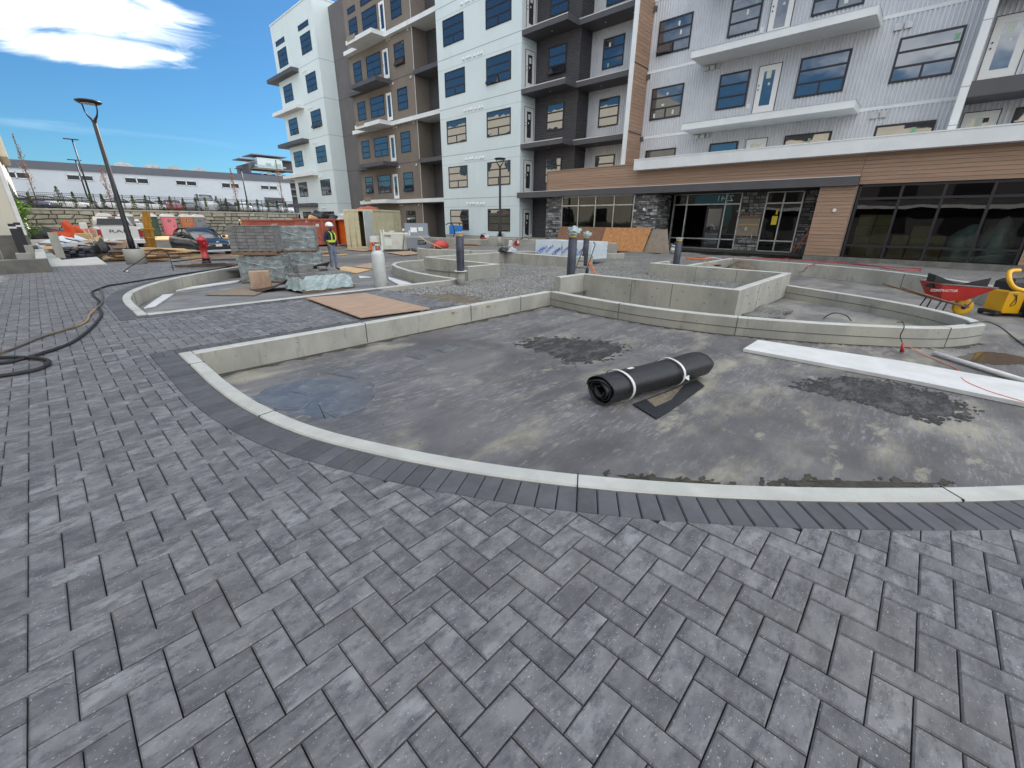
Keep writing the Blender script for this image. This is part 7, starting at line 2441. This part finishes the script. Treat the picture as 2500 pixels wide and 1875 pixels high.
for x in (Lr * .17, Lr * .66):
    sb = MB()
    for k in range(33):
        a = 2 * PI * k / 32
        y, z = (rr + .018) * 1.15 * math.cos(a) + .008 * math.sin(2.3 * a), (rr + .018) * (.87 + .05 * math.cos(a * 1.03 + .6)) * math.sin(a)
        sb.v += [(x - .019, y, z + rr * .95), (x + .019, y, z + rr * .95)]
        if k:
            b = (k - 1) * 2
            sb.f.append((b, b + 1, b + 3, b + 2)); sb.mi.append(0); sb.sm.append(True)
    o = sb.build('strap', M['white'], RL, world=False)
    o.modifiers.new('t', 'SOLIDIFY').thickness = .002
MB().box(Lr * .22, -.04, rr * 1.95, Lr * .27, .0, rr * 1.96).build('tag', M['white'], RL, world=False)
MB().add([(Lr * .69, -.17, .14), (Lr * .74, -.20, .09), (Lr * .76, -.15, .24)], [(0, 1, 2)]).build('strap_tail', M['white'], RL, world=False)
ft = [(p[0], p[1]) for p in ((4.086, 1.958, -0.320), (3.916, 1.595, -0.320), (4.255, 1.581, -0.320), (5.238, 1.589, -0.320), (5.387, 1.748, -0.320))]
cx_, cy_ = sum(p[0] for p in ft) / 5, sum(p[1] for p in ft) / 5
MB().prism([(x - cx_, y - cy_) for x, y in ft], 0, .008).build('mat_offcut', M['matroll'], None, loc=(cx_, cy_, ZS + .012), world=False, label='torn black mat offcut lying under the roll', cat='mat')
q_ = [(x + .05, y + .03) for x, y in ((((4.253, 1.868, -0.320))[0:2]), (((4.725, 1.787, -0.320))[0:2]), (((5.015, 1.757, -0.320))[0:2]), (((4.451, 1.667, -0.320))[0:2]), (((4.129, 1.710, -0.320))[0:2]))]
cx_, cy_ = q_[0]
MB().prism([(x - cx_, y - cy_) for x, y in q_], 0, .002).build('mud_smear', M['soil'], None, loc=(cx_, cy_, ZS + .0215), world=False, kind='structure')
# ---------------------------------------------------------------- foam strips, pipe, cords
flat('foam_board_strip', 'long white foam board strip lying on the dark slab', [(7.253, 1.728, -0.320), (8.023, 1.714, -0.320), (8.224, -0.160, -0.320), (8.132, -1.492, -0.320), (7.152, -1.382, -0.320), (7.264, -0.199, -0.320)], ZS + .006, .05, M['white'], 'foam board')
a_, b_ = Vector((9.194, -0.501, -0.280)), Vector((8.240, -1.423, -0.280))
MB().tube([a_, b_], .035, 10).build('white_pipe', M['white'], None, loc=tuple(a_), label='white plastic pipe lying on the slab at the right edge', cat='pipe')
M['cord_orange'] = mat('orange_cord', (.72, .20, .09), rough=.5)
M['cord_black'] = mat('black_cord', (.02, .02, .018), rough=.5)
cp_ = [(9.113, -0.116, -0.180), (9.201, -0.284, -0.280), (9.011, -0.425, -0.310), (8.918, -0.509, -0.310), (8.753, -0.599, -0.310), (8.560, -0.726, -0.310), (8.380, -0.771, -0.310), (7.886, -0.757, -0.270), (7.601, -0.821, -0.262), (7.357, -1.002, -0.262), (7.226, -1.188, -0.262), (7.125, -1.332, -0.262)]
MB().tube(bez(cp_, 6), .006, 6).build('extension_cord', M['cord_orange'], None, loc=tuple(cp_[0]), label='orange extension cord running across the white foam strip', cat='cord')
t = thing('cord_plug', 'red cord connector hanging on the front of the boat shaped planter', 'plug', (8.753, -0.121, -0.200))
MB().tube([(8.980, -0.105, -0.156), (8.980, -0.133, -0.299)], [.016, .03], 8).build('connector', M['red'], t)
kc = [(9.832, 0.050, 0.020), (9.843, -0.023, 0.030), (8.950, -0.056, 0.093), (8.960, -0.047, -0.043), (8.960, -0.097, -0.140)]
MB().tube(bez(kc, 6), .008, 6).build('black_cable', M['cord_black'], None, loc=tuple(kc[0]), label='short black cord draped over the planter edge above the red plug', cat='cord', kind='thing')
kc = [(10.495, 1.166, -0.200), (10.086, 1.073, -0.050), (9.863, 0.937, 0.050), (10.351, 0.814, -0.050), (10.719, 0.735, -0.200)]
MB().tube(bez(kc, 6), .010, 6).build('black_cable', M['cord_black'], None, loc=tuple(kc[0]), label='black cable loop rising inside the boat shaped planter', cat='cord')
kc = [(10.813, -0.771, -0.100), (10.552, -0.852, 0.030), (10.904, -1.039, 0.040), (10.973, -1.135, 0.030), (11.501, -1.317, -0.100), (12.072, -1.516, -0.280), (11.573, -1.582, -0.300), (10.694, -1.685, -0.300)]
MB().tube(bez(kc, 6), .013, 8).build('green_hose', mat('dark_green_hose', (.05, .065, .04), rough=.5), None, loc=tuple(kc[0]), label='dark green hose running over the nose of the boat shaped planter', cat='hose')
sheet_ = blot('puddle', gp((9.315, -0.746, -0.320), (10.105, -1.099, -0.320), (10.149, -1.462, -0.320), (9.876, -1.687, -0.320), (9.455, -1.401, -0.320), (9.159, -1.048, -0.320)), ZS + .0015, mat('wet_slab', (.05, .043, .035), rough=.12), .03)
# hoses on the pavers
H1 = [(-0.780, 7.521, 0.020), (-0.558, 7.471, 0.020), (-0.129, 7.958, 0.020), (0.110, 8.675, 0.020), (0.292, 9.519, 0.020), (0.409, 10.314, 0.020), (0.444, 11.359, 0.020), (0.501, 11.843, 0.030), (0.477, 12.844, 0.020), (0.514, 13.588, 0.020), (0.640, 13.979, 0.020), (0.845, 14.523, 0.020), (1.169, 14.821, 0.020), (1.637, 15.263, 0.020), (2.161, 15.756, 0.020), (2.751, 16.311, 0.020), (3.389, 16.804, 0.020), (4.056, 17.403, 0.020), (4.797, 18.508, 0.020)]
MB().tube(bez(H1, 10), .021, 8).build('black_hose', M['rubber'], None, loc=tuple(H1[4]), label='long black hose snaking over the pavers past the left planter', cat='hose')
H2 = [(-0.750, 6.835, 0.020), (-0.548, 6.811, 0.020), (-0.396, 6.848, 0.020), (-0.309, 6.962, 0.030), (-0.299, 7.166, 0.030), (-0.373, 7.353, 0.030), (-0.524, 7.573, 0.030), (-0.789, 7.793, 0.030)]
MB().tube(bez(H2, 10), .021, 8).build('black_hose', M['rubber'], None, loc=tuple(H2[3]), label='loop of black hose at the left edge of the pavers', cat='hose')
H3 = [(-0.785, 7.814, 0.045), (-0.604, 8.191, 0.020), (-0.304, 8.821, 0.020), (0.058, 9.346, 0.020), (0.190, 9.747, 0.020), (0.254, 10.252, 0.030), (0.389, 10.832, 0.045), (0.541, 11.805, 0.030), (0.651, 13.368, 0.030), (0.675, 13.853, 0.030)]
MB().tube(bez(H3, 10), .014, 8).build('orange_hose', layer(mat('tan_orange_hose', (.42, .24, .09), rough=.5), (.10, .085, .075), .55, (.45, .50), (1, 1, 1), True, 2, .5), None, loc=tuple(H3[4]), label='tan orange hose running beside the black hose', cat='hose')
H4 = [(1.539, 18.158, 0.020), (1.650, 18.054, 0.120), (2.195, 18.886, 0.350), (2.370, 18.017, 0.620), (2.594, 18.054, 0.660), (2.746, 18.096, 0.550), (2.757, 17.926, 0.250), (2.699, 17.588, 0.020)]
MB().tube(bez([(a, b, c) for a, b, c in H4], 8), .014, 6).build('bent_rod', M['black'], None, loc=tuple(H4[0]), label='black hose arching up from the pavers left of the hydrant', cat='hose')
MB().sphere((1.609, 17.971, 0.030), .05, 10, 6).build('metal_fitting', M['alu'], None, label='small metal fitting at the end of the arching hose', cat='fitting')
t = thing('rebar_bundle', 'tangle of thin rusty bars and boards on the pavers beside the hydrant', 'steel bars', (3.227, 18.508, 0.020))
rs = random.Random(6)
for k in range(9):
    a_ = Vector((2.877, 18.145, 0.030)) + Vector((rs.uniform(-.1, .5), rs.uniform(-.3, .5), .012 * k))
    b_ = a_ + Vector((1.1 + rs.uniform(-.4, .8), -.5 + rs.uniform(-.5, .4), 0))
    MB().tube([a_, b_], .014, 5).build('bar', M['lumber_dark'], t)

# ---------------------------------------------------------------- left yard: junk
def board(t, a, b, w, th, m, name='board', roll=0):
    a, b = Vector(a), Vector(b)
    d = (b - a)
    q = d.to_track_quat('X', 'Z').to_matrix().to_4x4()
    return MB().box(0, -w / 2, -th / 2, d.length, w / 2, th / 2, mt=Matrix.Translation(a) @ q @ Matrix.Rotation(roll, 4, 'X')).build(name, m, t)
t = thing('lumber_pile', 'untidy pile of pale sawn boards and plywood offcuts behind the near lamp', 'timber pile', (3.6, 25.2, ZS))
rs = random.Random(12)
for k in range(34):
    c = Vector((3.1 + rs.uniform(-.5, 1.5), 24.6 + rs.uniform(-.9, 1.6), ZS + .06 + .02 * k * .9))
    a = rs.uniform(-.9, .5)
    L_ = rs.uniform(.7, 2.0)
    dd = Vector((math.cos(a), math.sin(a), rs.uniform(-.12, .12))) * L_ / 2
    board(t, c - dd, c + dd, rs.choice([.09, .14, .25, .38]), .035, M[rs.choice(['lumber', 'lumber', 'lumber', 'ply', 'lumber_dark'])])
t = thing('board_stack', 'low stack of long reddish boards lying right of the lumber pile', 'timber pile', (5.2, 24.4, ZS))
for k in range(12):
    a_ = Vector((4.941, 26.328, -0.200)) + Vector((rs.uniform(-.3, .3), rs.uniform(-.6, .6), .03 * (k % 4)))
    board(t, a_, a_ + Vector((2.2 + rs.uniform(-.5, .5), -1.0 + rs.uniform(-.3, .3), 0)), .12, .03, M[rs.choice(['ply', 'lumber', 'osb_brown'])])
t = thing('plank_bundle', 'upright bundle of yellow stained planks tied with cord beside the dark green toilet', 'timber bundle', (5.0, 37.8, ZS))
a_, b_ = (4.979, 37.000, -0.211), (4.873, 37.000, 1.953)
for k in range(14):
    x = -.35 + .085 * (k % 7)
    y = 37.3 + .1 * (k // 7)
    board(t, (a_[0] + x, y, ZS), (b_[0] + x * .6 + .35, y + .25, b_[2] + rs.uniform(-.12, .06)), .08, .06, mat('yellow_plank_%d' % k, (.50 + rs.uniform(-.1, .1), .27 + rs.uniform(-.06, .06), .04), (.30, .15, .04), 5, .6, stretch=(1, 1, .3)), 'plank')
for z in (.45, 1.0):
    MB().tube([(a_[0] - .42, 37.2, z), (a_[0] + .35, 37.2, z - .1), (a_[0] + .3, 37.6, z)], .015, 5).build('cord', M['vac_yellow'], t)
pp = (.95, 28.6)
t = thing('black_panel_pallet', 'pallet of glossy black corrugated panels, tumbled at the top', 'pallet', (pp[0], pp[1], ZS), R(-12))
pallet(t, .62, .5)
rs = random.Random(3)
for r in range(4):
    for k in range(5):
        x = -.55 + .24 * k
        z = .12 + .13 * r
        sl = rs.uniform(-.15, .15) * (r > 1)
        MB().prism([(x, -.5 + sl), (x + .22, -.5 + sl), (x + .22, .45 + sl), (x, .45 + sl)], z, z + .115, chamfer=.04, mt=Matrix.Rotation(rs.uniform(-.05, .12) * r * .4, 4, 'Y')).build('panel', M['film_dark'] if (r + k) % 3 else M['car_black'], t, world=False)
MB().add([(-.5, -.45, .66), (.1, -.45, .70), (.5, .3, .85), (-.3, .4, .8)], [(0, 1, 2, 3)]).build('loose_panel', M['gang_light'], t, world=False)
rs = random.Random(14)
t = thing('panel_scraps', 'pile of dark and pale cladding scraps behind the black panel pallet', 'scrap', (1.4, 30.2, ZS))
for k in range(26):
    c = Vector((1.2 + rs.uniform(-.9, 1.1), 30.4 + rs.uniform(-.7, 1.2), ZS + .1 + .028 * k))
    a = rs.uniform(-.6, .6)
    dd = Vector((math.cos(a), math.sin(a), rs.uniform(-.35, .35))) * rs.uniform(.4, .9)
    board(t, c - dd, c + dd, rs.uniform(.12, .5), .025, M[rs.choice(['film_dark', 'white', 'lumber', 'car_black', 'ply_grey', 'white', 'lumber_dark'])], 'scrap_board', rs.uniform(-.6, .6))
wp3 = (2.732, 32.441, -0.320)
heap('wrapped_pallet', 'shapeless load under grey clear plastic in front of the pickup', 'wrapped load', (2.85, 31.2, ZS), (.75, .55), .86, M['bag_white'], 23, lump=.35)
MB().cbox(-.3, -.3, 0, .35, .2, .35, .02).build('carton', M['ply'], None, loc=(2.75, 30.8, .12), world=False, label='tan carton showing through the plastic wrapped load', cat='box')
t = thing('carton_pile', 'flattened cartons and boards under the wrapped load by the lamp pier', 'cardboard', (2.8, 28.4, ZS))
for k in range(9):
    MB().box(-.8 + rs.uniform(-.2, .2), -.5 + rs.uniform(-.2, .2), .03 + .045 * k, .6 + rs.uniform(-.3, .4), .4 + rs.uniform(-.2, .2), .055 + .045 * k, mt=Matrix.Rotation(rs.uniform(-.3, .3), 4, 'Z')).build('board', M[rs.choice(['ply', 'lumber_dark', 'osb_brown', 'lumber'])], t, world=False)
M['tarp'] = mat('orange_tarp', (.75, .10, .03), (.60, .07, .02), 2, .6, .6, 6)
heap('orange_tarp', 'crumpled bright orange tarpaulin heaped near the stone wall', 'tarpaulin', (1.75, 40.0, .15), (1.05, .7), 1.0, M['tarp'], 41, lump=.9)
heap('dark_bundle', 'dark rolled bundle lying against the stone wall beside the shrub', 'bundle', (.35, 42.0, .35), (1.3, .5), .55, M['bag_black'], 43, lump=.4)
MB().cbox(-.55, -.35, 0, .55, .35, .62, .02).build('yellow_crate', M['lumber'], None, loc=(2.0, 36.4, .1), world=False, label='pale yellow timber crate left of the pickup', cat='crate')
MB().cbox(-.35, -.3, 0, .35, .3, .55, .02).build('dark_crate', M['osb_brown'], None, loc=(2.0 + .9, 36.2, .15), world=False, label='dark brown crate between yellow crate and pickup', cat='crate') if False else None
MB().box(-.03, -.3, 0, .25, .02, 1.02).build('grey_panel', M['conc'], None, loc=(.30, 26.6, ZS + .3), world=False, label='upright grey concrete panel left of the black panel pallet', cat='panel')
t = thing('white_board_scraps', 'tilted white boards leaning behind the grey panel', 'board', (.6, 33, ZS))
for k in range(5):
    board(t, (-.1 + .35 * k, 32.5 + .3 * k, ZS + .5 + .1 * k), (1.0 + .3 * k, 33.0 + .2 * k, .55 - .12 * k), .6, .03, M['white' if k % 2 else 'foam'], 'board', .5)
rs = random.Random(77)
t = thing('bag_of_scrap', 'dark tall bag stuffed with boards between panels and wrapped load', 'scrap bag', (2.0, 29.6, ZS))
heapm = heap('bag', None, None, (0, 0, .35), (.3, .28), .55, M['bag_black'], 51, lump=.3); heapm.parent = t
for k in range(6):
    board(t, (2.0 + rs.uniform(-.15, .15), 29.6 + rs.uniform(-.1, .1), 0), (1.7 + rs.uniform(-.25, .2), 29.7, .95 + rs.uniform(-.1, .2)), .08, .03, M['white' if k % 2 else 'lumber'], 'stick')
# ---------------------------------------------------------------- things by the far lamp
t = thing('cutoff_saw', 'orange and white cut-off saw resting on the low concrete wall', 'saw', (21.35, 22.6, .42), R(-50))
MB().prism([(-.3, -.1), (.42, -.1), (.42, .1), (-.3, .1)], .0, .1, chamfer=.03).build('base', M['red'], t, world=False)
MB().cyl((.1, -.05, .18), (.1, 0.05, .18), .14, n=20).build('motor', M['white'], t, world=False)
MB().tube([(-.3, 0, .1), (-.35, 0, .3), (-.1, 0, .36), (.15, 0, .3)], .02, 6).build('handle', M['black'], t, world=False)
MB().cyl((-.25, .06, .13), (-.25, .09, .13), .16, n=20).build('blade', M['black'], t, world=False)
t = thing('jerry_can', 'pale plastic water can right of the far lamp pier', 'can', (20.35, 19.25, .12))
MB().prism([(-.1, -.08), (.1, -.08), (.1, .08), (-.1, .08)], 0, .36, chamfer=.05).build('body', M['white'], t, world=False)
MB().cyl((.05, 0, .34), (.05, 0, .42), .03, n=10).build('cap', M['gang_grey'], t, world=False)
t = thing('fuel_can', 'red fuel can with pale label right of the water can', 'can', (20.5, 18.85, .12))
MB().prism([(-.13, -.1), (.13, -.1), (.13, .1), (-.13, .1)], 0, .34, chamfer=.05).build('body', M['red'], t, world=False)
MB().box(-.09, -.105, .18, .09, -.101, .36).build('label_plate', M['white'], t, world=False)
MB().tube([(-.05, 0, .33), (0, 0, .46), (.08, 0, .5)], .03, 8).build('spout', M['red'], t, world=False)
MB().cbox(-.25, -.05, 0, .25, .05, .75, .01).build('grey_panel', M['gang_light'], None, loc=(20.6, 20.4, .12), rotz=R(-45), world=False, label='upright grey panel just left of the far lamp pier', cat='panel')
kc = [(19.305, 18.053, 0.300), (20.500, 18.856, 0.403), (20.800, 18.578, 0.625), (21.000, 18.343, 0.628), (21.000, 18.306, 0.508)]
MB().tube(bez(kc, 8), .02, 6).build('black_hose', M['rubber'], None, loc=tuple(kc[0]), label='black hose arching over the low wall right of the far lamp', cat='hose')
t = thing('blue_pump', 'blue tilted box with black hose looping left before the left ground window', 'pump', (22.600, 27.223, 0.903))
MB().cbox(-.3, -.55, -.3, .1, .55, .35, .03).build('box', mat('bright_blue', (.03, .22, .62), rough=.4), t, world=False)
kc = [(22.500, 28.399, 1.280), (22.400, 27.955, 1.406), (22.300, 27.428, 1.381), (22.300, 27.196, 1.115), (22.300, 27.117, 0.788), (22.300, 27.289, 0.451)]
MB().tube(bez(kc, 6), .035, 8).build('hose', M['rubber'], t)
o1 = heap('cap', 'black cap resting on the corner of the tall far planter', 'cap', (13.75, 13.45, ZT + .03), (.20, .26), .16, M['bag_black'], 61, lump=.8)
o2 = heap('work_gloves', 'grey work gloves beside the black cap on the planter corner', 'gloves', (13.93, 13.1, ZT + .03), (.16, .20), .16, M['bag_white'], 63, lump=.8)
for (y, z) in ((20.6, .5), (20.1, .5)):
    MB().cyl((23.3, y, z), (23.3, y, z + .28), .03, n=8).build('stub_pipe', M['alu'], None, loc=(23.3, y, z), label='short grey stub pipe by the dark bay, ' + ('left of the two' if y > 20.3 else 'right of the two'), cat='pipe')
# goods stored behind the storefront
M['carton'] = mat('brown_carton', (.34, .25, .11), (.28, .20, .09), 3, .8, rnd=.15)
k = 0
def carton(x, y, z, s, h, nm=''):
    global k
    where = ('left' if y > 1.4 else 'middle' if y > .1 else 'right')
    lv = ('bottom', 'second', 'third', 'topmost')[min(int((z - .2) / .42), 3)]
    MB().cbox(-s / 2, -s / 2, 0, s / 2, s / 2, h, .01).build('cardboard_box', M['carton'], None, loc=(x, y, z), rotz=R((k * 7) % 13 - 6), world=False, label='%s brown carton in the %s behind the storefront glass' % (lv, nm), cat='box', group='cartons behind the storefront glass')
    k += 1
for ci, (x, y, n_, s, h) in enumerate(((24.5, 2.15, 4, .55, .42), (24.6, 1.62, 4, .5, .42), (24.6, .92, 2, .5, .45), (24.7, .36, 3, .5, .42), (24.6, -.2, 2, .5, .45))):
    for q in range(n_):
        carton(x, y, .29 + q * (h + .005), s, h, ('leftmost tall stack', 'second tall stack from the left', 'third stack, two high', 'fourth stack, three high', 'rightmost stack, two high')[ci])
for (x, y, sx, h, sd, lb) in ((24.8, -.95, .7, 1.25, 71, 'left'), (24.9, -1.9, .75, 1.5, 73, 'right')):
    heap('wrapped_goods', 'green tinted plastic wrapped goods behind the storefront, %s one' % lb, 'wrapped load', (x, y, .3), (.5, .48), h, M['wrap'], sd, lump=.4)

# ---------------------------------------------------------------- people
M['skin'] = mat('skin', (.30, .16, .10), rough=.6)
M['denim'] = mat('denim', (.12, .16, .26), (.20, .25, .34), 6, .9)
M['navy_shirt'] = mat('navy_sweatshirt', (.018, .022, .045), rough=.9)
M['hivis'] = mat('hi_vis_yellow', (.62, .78, .06), rough=.7)
M['hatw'] = mat('white_hard_hat', (.78, .78, .76), rough=.35)
M['boot'] = mat('work_boot', (.05, .04, .03), rough=.8)
def person(label, loc, rz, J, mats, hat=True, scale=1.0, vest=True):
    """J: joint name -> (x,y,z); x to the figure's left, -y forward"""
    t = thing('person', label, 'person', loc, rz)
    chain = [('pelvis', 'waist'), ('waist', 'chest'), ('chest', 'neck'), ('neck', 'chin'), ('chin', 'crown'),
             ('chest', 'ls'), ('ls', 'le'), ('le', 'lw'), ('lw', 'lh'), ('chest', 'rs'), ('rs', 're'), ('re', 'rw'), ('rw', 'rh'),
             ('pelvis', 'lhip'), ('lhip', 'lk'), ('lk', 'la'), ('la', 'lt'), ('pelvis', 'rhip'), ('rhip', 'rk'), ('rk', 'ra'), ('ra', 'rt')]
    rad = dict(pelvis=.145, waist=.135, chest=.155, neck=.055, chin=.075, crown=.085, ls=.075, le=.05, lw=.034, lh=.035, rs=.075, re=.05, rw=.034, rh=.035,
               lhip=.10, lk=.066, la=.048, lt=.038, rhip=.10, rk=.066, ra=.048, rt=.038)
    names = list(J)
    me = bpy.data.meshes.new('body')
    me.from_pydata([J[n] for n in names], [(names.index(a), names.index(b)) for a, b in chain], [])
    o = bpy.data.objects.new('body', me)
    COL.objects.link(o)
    sk = o.modifiers.new('skin', 'SKIN')
    for i, n in enumerate(names):
        r = rad[n] * 1.0
        me.skin_vertices[0].data[i].radius = (r, r * (.78 if n in ('pelvis', 'waist', 'chest') else 1))
    me.skin_vertices[0].data[names.index('pelvis')].use_root = True
    sb = o.modifiers.new('sub', 'SUBSURF')
    sb.levels = sb.render_levels = 2
    bpy.context.view_layer.update()
    m2 = bpy.data.meshes.new_from_object(o.evaluated_get(bpy.context.evaluated_depsgraph_get()))
    bpy.data.objects.remove(o)
    for m_ in mats:
        m2.materials.append(m_)
    hz_ = J['pelvis'][2] + .04
    for p in m2.polygons:
        c = p.center
        if c.z > J['neck'][2] + .02 and abs(c.x - J['neck'][0]) < .15:
            p.material_index = 2
        elif c.z < J['la'][2] + .03:
            p.material_index = 3
        elif min((c - Vector(J['lh'])).length, (c - Vector(J['rh'])).length) < .09:
            p.material_index = 2
        elif c.z < hz_ and min((c - Vector(J['lw'])).length, (c - Vector(J['rw'])).length) > .12:
            p.material_index = 1
        else:
            p.material_index = 0
        p.use_smooth = True
    b = bpy.data.objects.new('body', m2)
    COL.objects.link(b)
    b.parent = t
    # hands: palm and five fingers
    for side, w_, h_ in (('l', J['lw'], J['lh']), ('r', J['rw'], J['rh'])):
        d = (Vector(h_) - Vector(w_)).normalized()
        s_ = d.cross(Vector((0, 0, 1)))
        s_ = s_.normalized() if s_.length > .1 else Vector((1, 0, 0))
        hb = MB()
        for k, (off, ln) in enumerate(((-.03, .07), (-.01, .08), (.01, .075), (.03, .06))):
            a = Vector(h_) + s_ * off
            hb.tube([a, a + d * ln * .6, a + d * ln + Vector((0, 0, -.02))], .010, 5)
        a = Vector(h_) - s_ * .035 - d * .03
        hb.tube([a, a - s_ * .03 + d * .035], .011, 5)
        hb.build('fingers', mats[2], b, world=False, kind='stuff')
    hc = Vector(J['crown'])
    if hat:
        hb = MB()
        hb.lathe([(.145, 0), (.15, .02), (.14, .07), (.105, .125), (.05, .15), (.01, .155)], (hc.x, hc.y, hc.z - .03), n=20)
        hb.add([(hc.x + .16 * math.cos(a), hc.y - .04 + .21 * math.sin(a), hc.z - .028) for a in [2 * PI * k / 20 for k in range(20)]], [tuple(range(20))])
        hb.build('hard_hat', M['hatw'], t, world=False, kind='stuff')
    # face: nose, eyes, ears, beard
    f = Vector(J['chin']).lerp(hc, .35)
    MB().sphere((f.x, f.y - .088, f.z + .01), .018, 8, 6).build('nose', mats[2], t, world=False)
    for s_ in (-1, 1):
        MB().sphere((f.x + s_ * .032, f.y - .078, f.z + .035), .010, 8, 6).build('eye', M['black'], t, world=False)
        MB().sphere((f.x + s_ * .085, f.y, f.z + .015), .022, 8, 6, sc=(.5, .8, 1.3)).build('ear', mats[2], t, world=False)
    MB().sphere((f.x, f.y - .05, f.z - .06), .055, 10, 8, sc=(1, .8, .8)).build('beard', M['boot'], t, world=False)
    if vest:
        vb = MB()
        c, wa = J['chest'], J['waist']
        def ring(z, rx, ry, n=20):
            return [(c[0] + rx * math.cos(2 * PI * k / n), c[1] + ry * math.sin(2 * PI * k / n), z) for k in range(n)]
        rg = [ring(wa[2] - .12, .20, .165), ring(wa[2] + .05, .19, .16), ring(c[2] - .02, .205, .165), ring(c[2] + .12, .17, .14)]
        n = 20
        vs = [v for r_ in rg for v in r_]
        vb.add(vs, [(j * n + i, j * n + (i + 1) % n, (j + 1) * n + (i + 1) % n, (j + 1) * n + i) for j in range(3) for i in range(n)], 0, True)
        v_ = vb.build('vest', M['navy_shirt'], t, world=False)
        s1 = MB()
        z0, z1 = wa[2] - .02, wa[2] + .06
        r0 = ring(z0, .203, .172); r1 = ring(z1, .203, .172)
        s1.add(r0 + r1, [(i, (i + 1) % n, (i + 1) % n + n, i + n) for i in range(n)], 0, True)
        s1.build('hi_vis_band', M['hivis'], v_, world=False)
        for sx in (-1, 1):
            for sy in (-1, 1):
                s2 = MB()
                a = [(c[0] + sx * .10, c[1] + sy * .155, wa[2] + .03), (c[0] + sx * .115, c[1] + sy * .172, c[2] - .06), (c[0] + sx * .10, c[1] + sy * .15, c[2] + .08), (c[0] + sx * .09, c[1] + sy * .03, c[2] + .17)]
                q = bez(a, 4)
                for p_, p2 in zip(q, q[1:]):
                    s2.add([(p_.x - .035, p_.y, p_.z), (p_.x + .035, p_.y, p_.z), (p2.x + .035, p2.y, p2.z), (p2.x - .035, p2.y, p2.z)], [(0, 1, 2, 3)])
                s2.build('hi_vis_band', M['hivis'], v_, world=False)
    return t
Jw = dict(pelvis=(0, 0, .96), waist=(0, .0, 1.12), chest=(0, .01, 1.34), neck=(0, -.01, 1.53), chin=(0, -.03, 1.60), crown=(0, -.03, 1.71),
          ls=(.19, .01, 1.44), le=(.27, .0, 1.17), lw=(.26, -.10, .97), lh=(.25, -.14, .91), rs=(-.19, .01, 1.44), re=(-.33, .02, 1.19), rw=(-.40, -.16, 1.05), rh=(-.41, -.22, 1.01),
          lhip=(.10, 0, .90), lk=(.13, -.04, .50), la=(.17, .03, .09), lt=(.19, -.13, .05), rhip=(-.10, 0, .90), rk=(-.10, -.03, .50), ra=(-.09, .03, .09), rt=(-.10, -.13, .05))
wk = (7.75, 17.0, ZS)
person('worker in white hard hat, yellow green vest and jeans, standing with a long wooden pole', wk, R(28), Jw, [M['navy_shirt'], M['denim'], M['skin'], M['boot']])
ca, sa = math.cos(R(28)), math.sin(R(28))
hx, hy = wk[0] + ca * -.41 - sa * -.24, wk[1] + sa * -.41 + ca * -.24
pt, pb = Vector((7.092, 16.700, 1.009)), Vector((7.248, 16.200, -0.044))
MB().tube([(pt.x, pt.y, pt.z), (hx, hy, ZS + 1.0), (pb.x, pb.y, pb.z)], .016, 6).build('long_pole', M['lumber_dark'], None, loc=(hx, hy, ZS), label='long dark wooden tool pole held by the worker', cat='pole')
fp = (17.149, 61.216, -0.320)
J2 = dict(Jw)
J2.update(lk=(.12, -.22, .52), la=(.12, -.02, .12), lt=(.12, -.15, .06), rk=(-.1, .12, .5), ra=(-.1, .35, .15), rt=(-.1, .25, .05), rw=(-.3, -.2, .98), rh=(-.29, -.26, .95))
person('distant worker in white hat and dark clothes walking by the stone wall', (fp[0], fp[1] * 1.0, ZS), R(200), J2, [M['navy_shirt'], M['black'], M['skin'], M['boot']])
person('worker in white hard hat half hidden beside the pickup truck', (4.75, 39.0, ZS), R(40), Jw, [M['navy_shirt'], M['denim'], M['skin'], M['boot']])
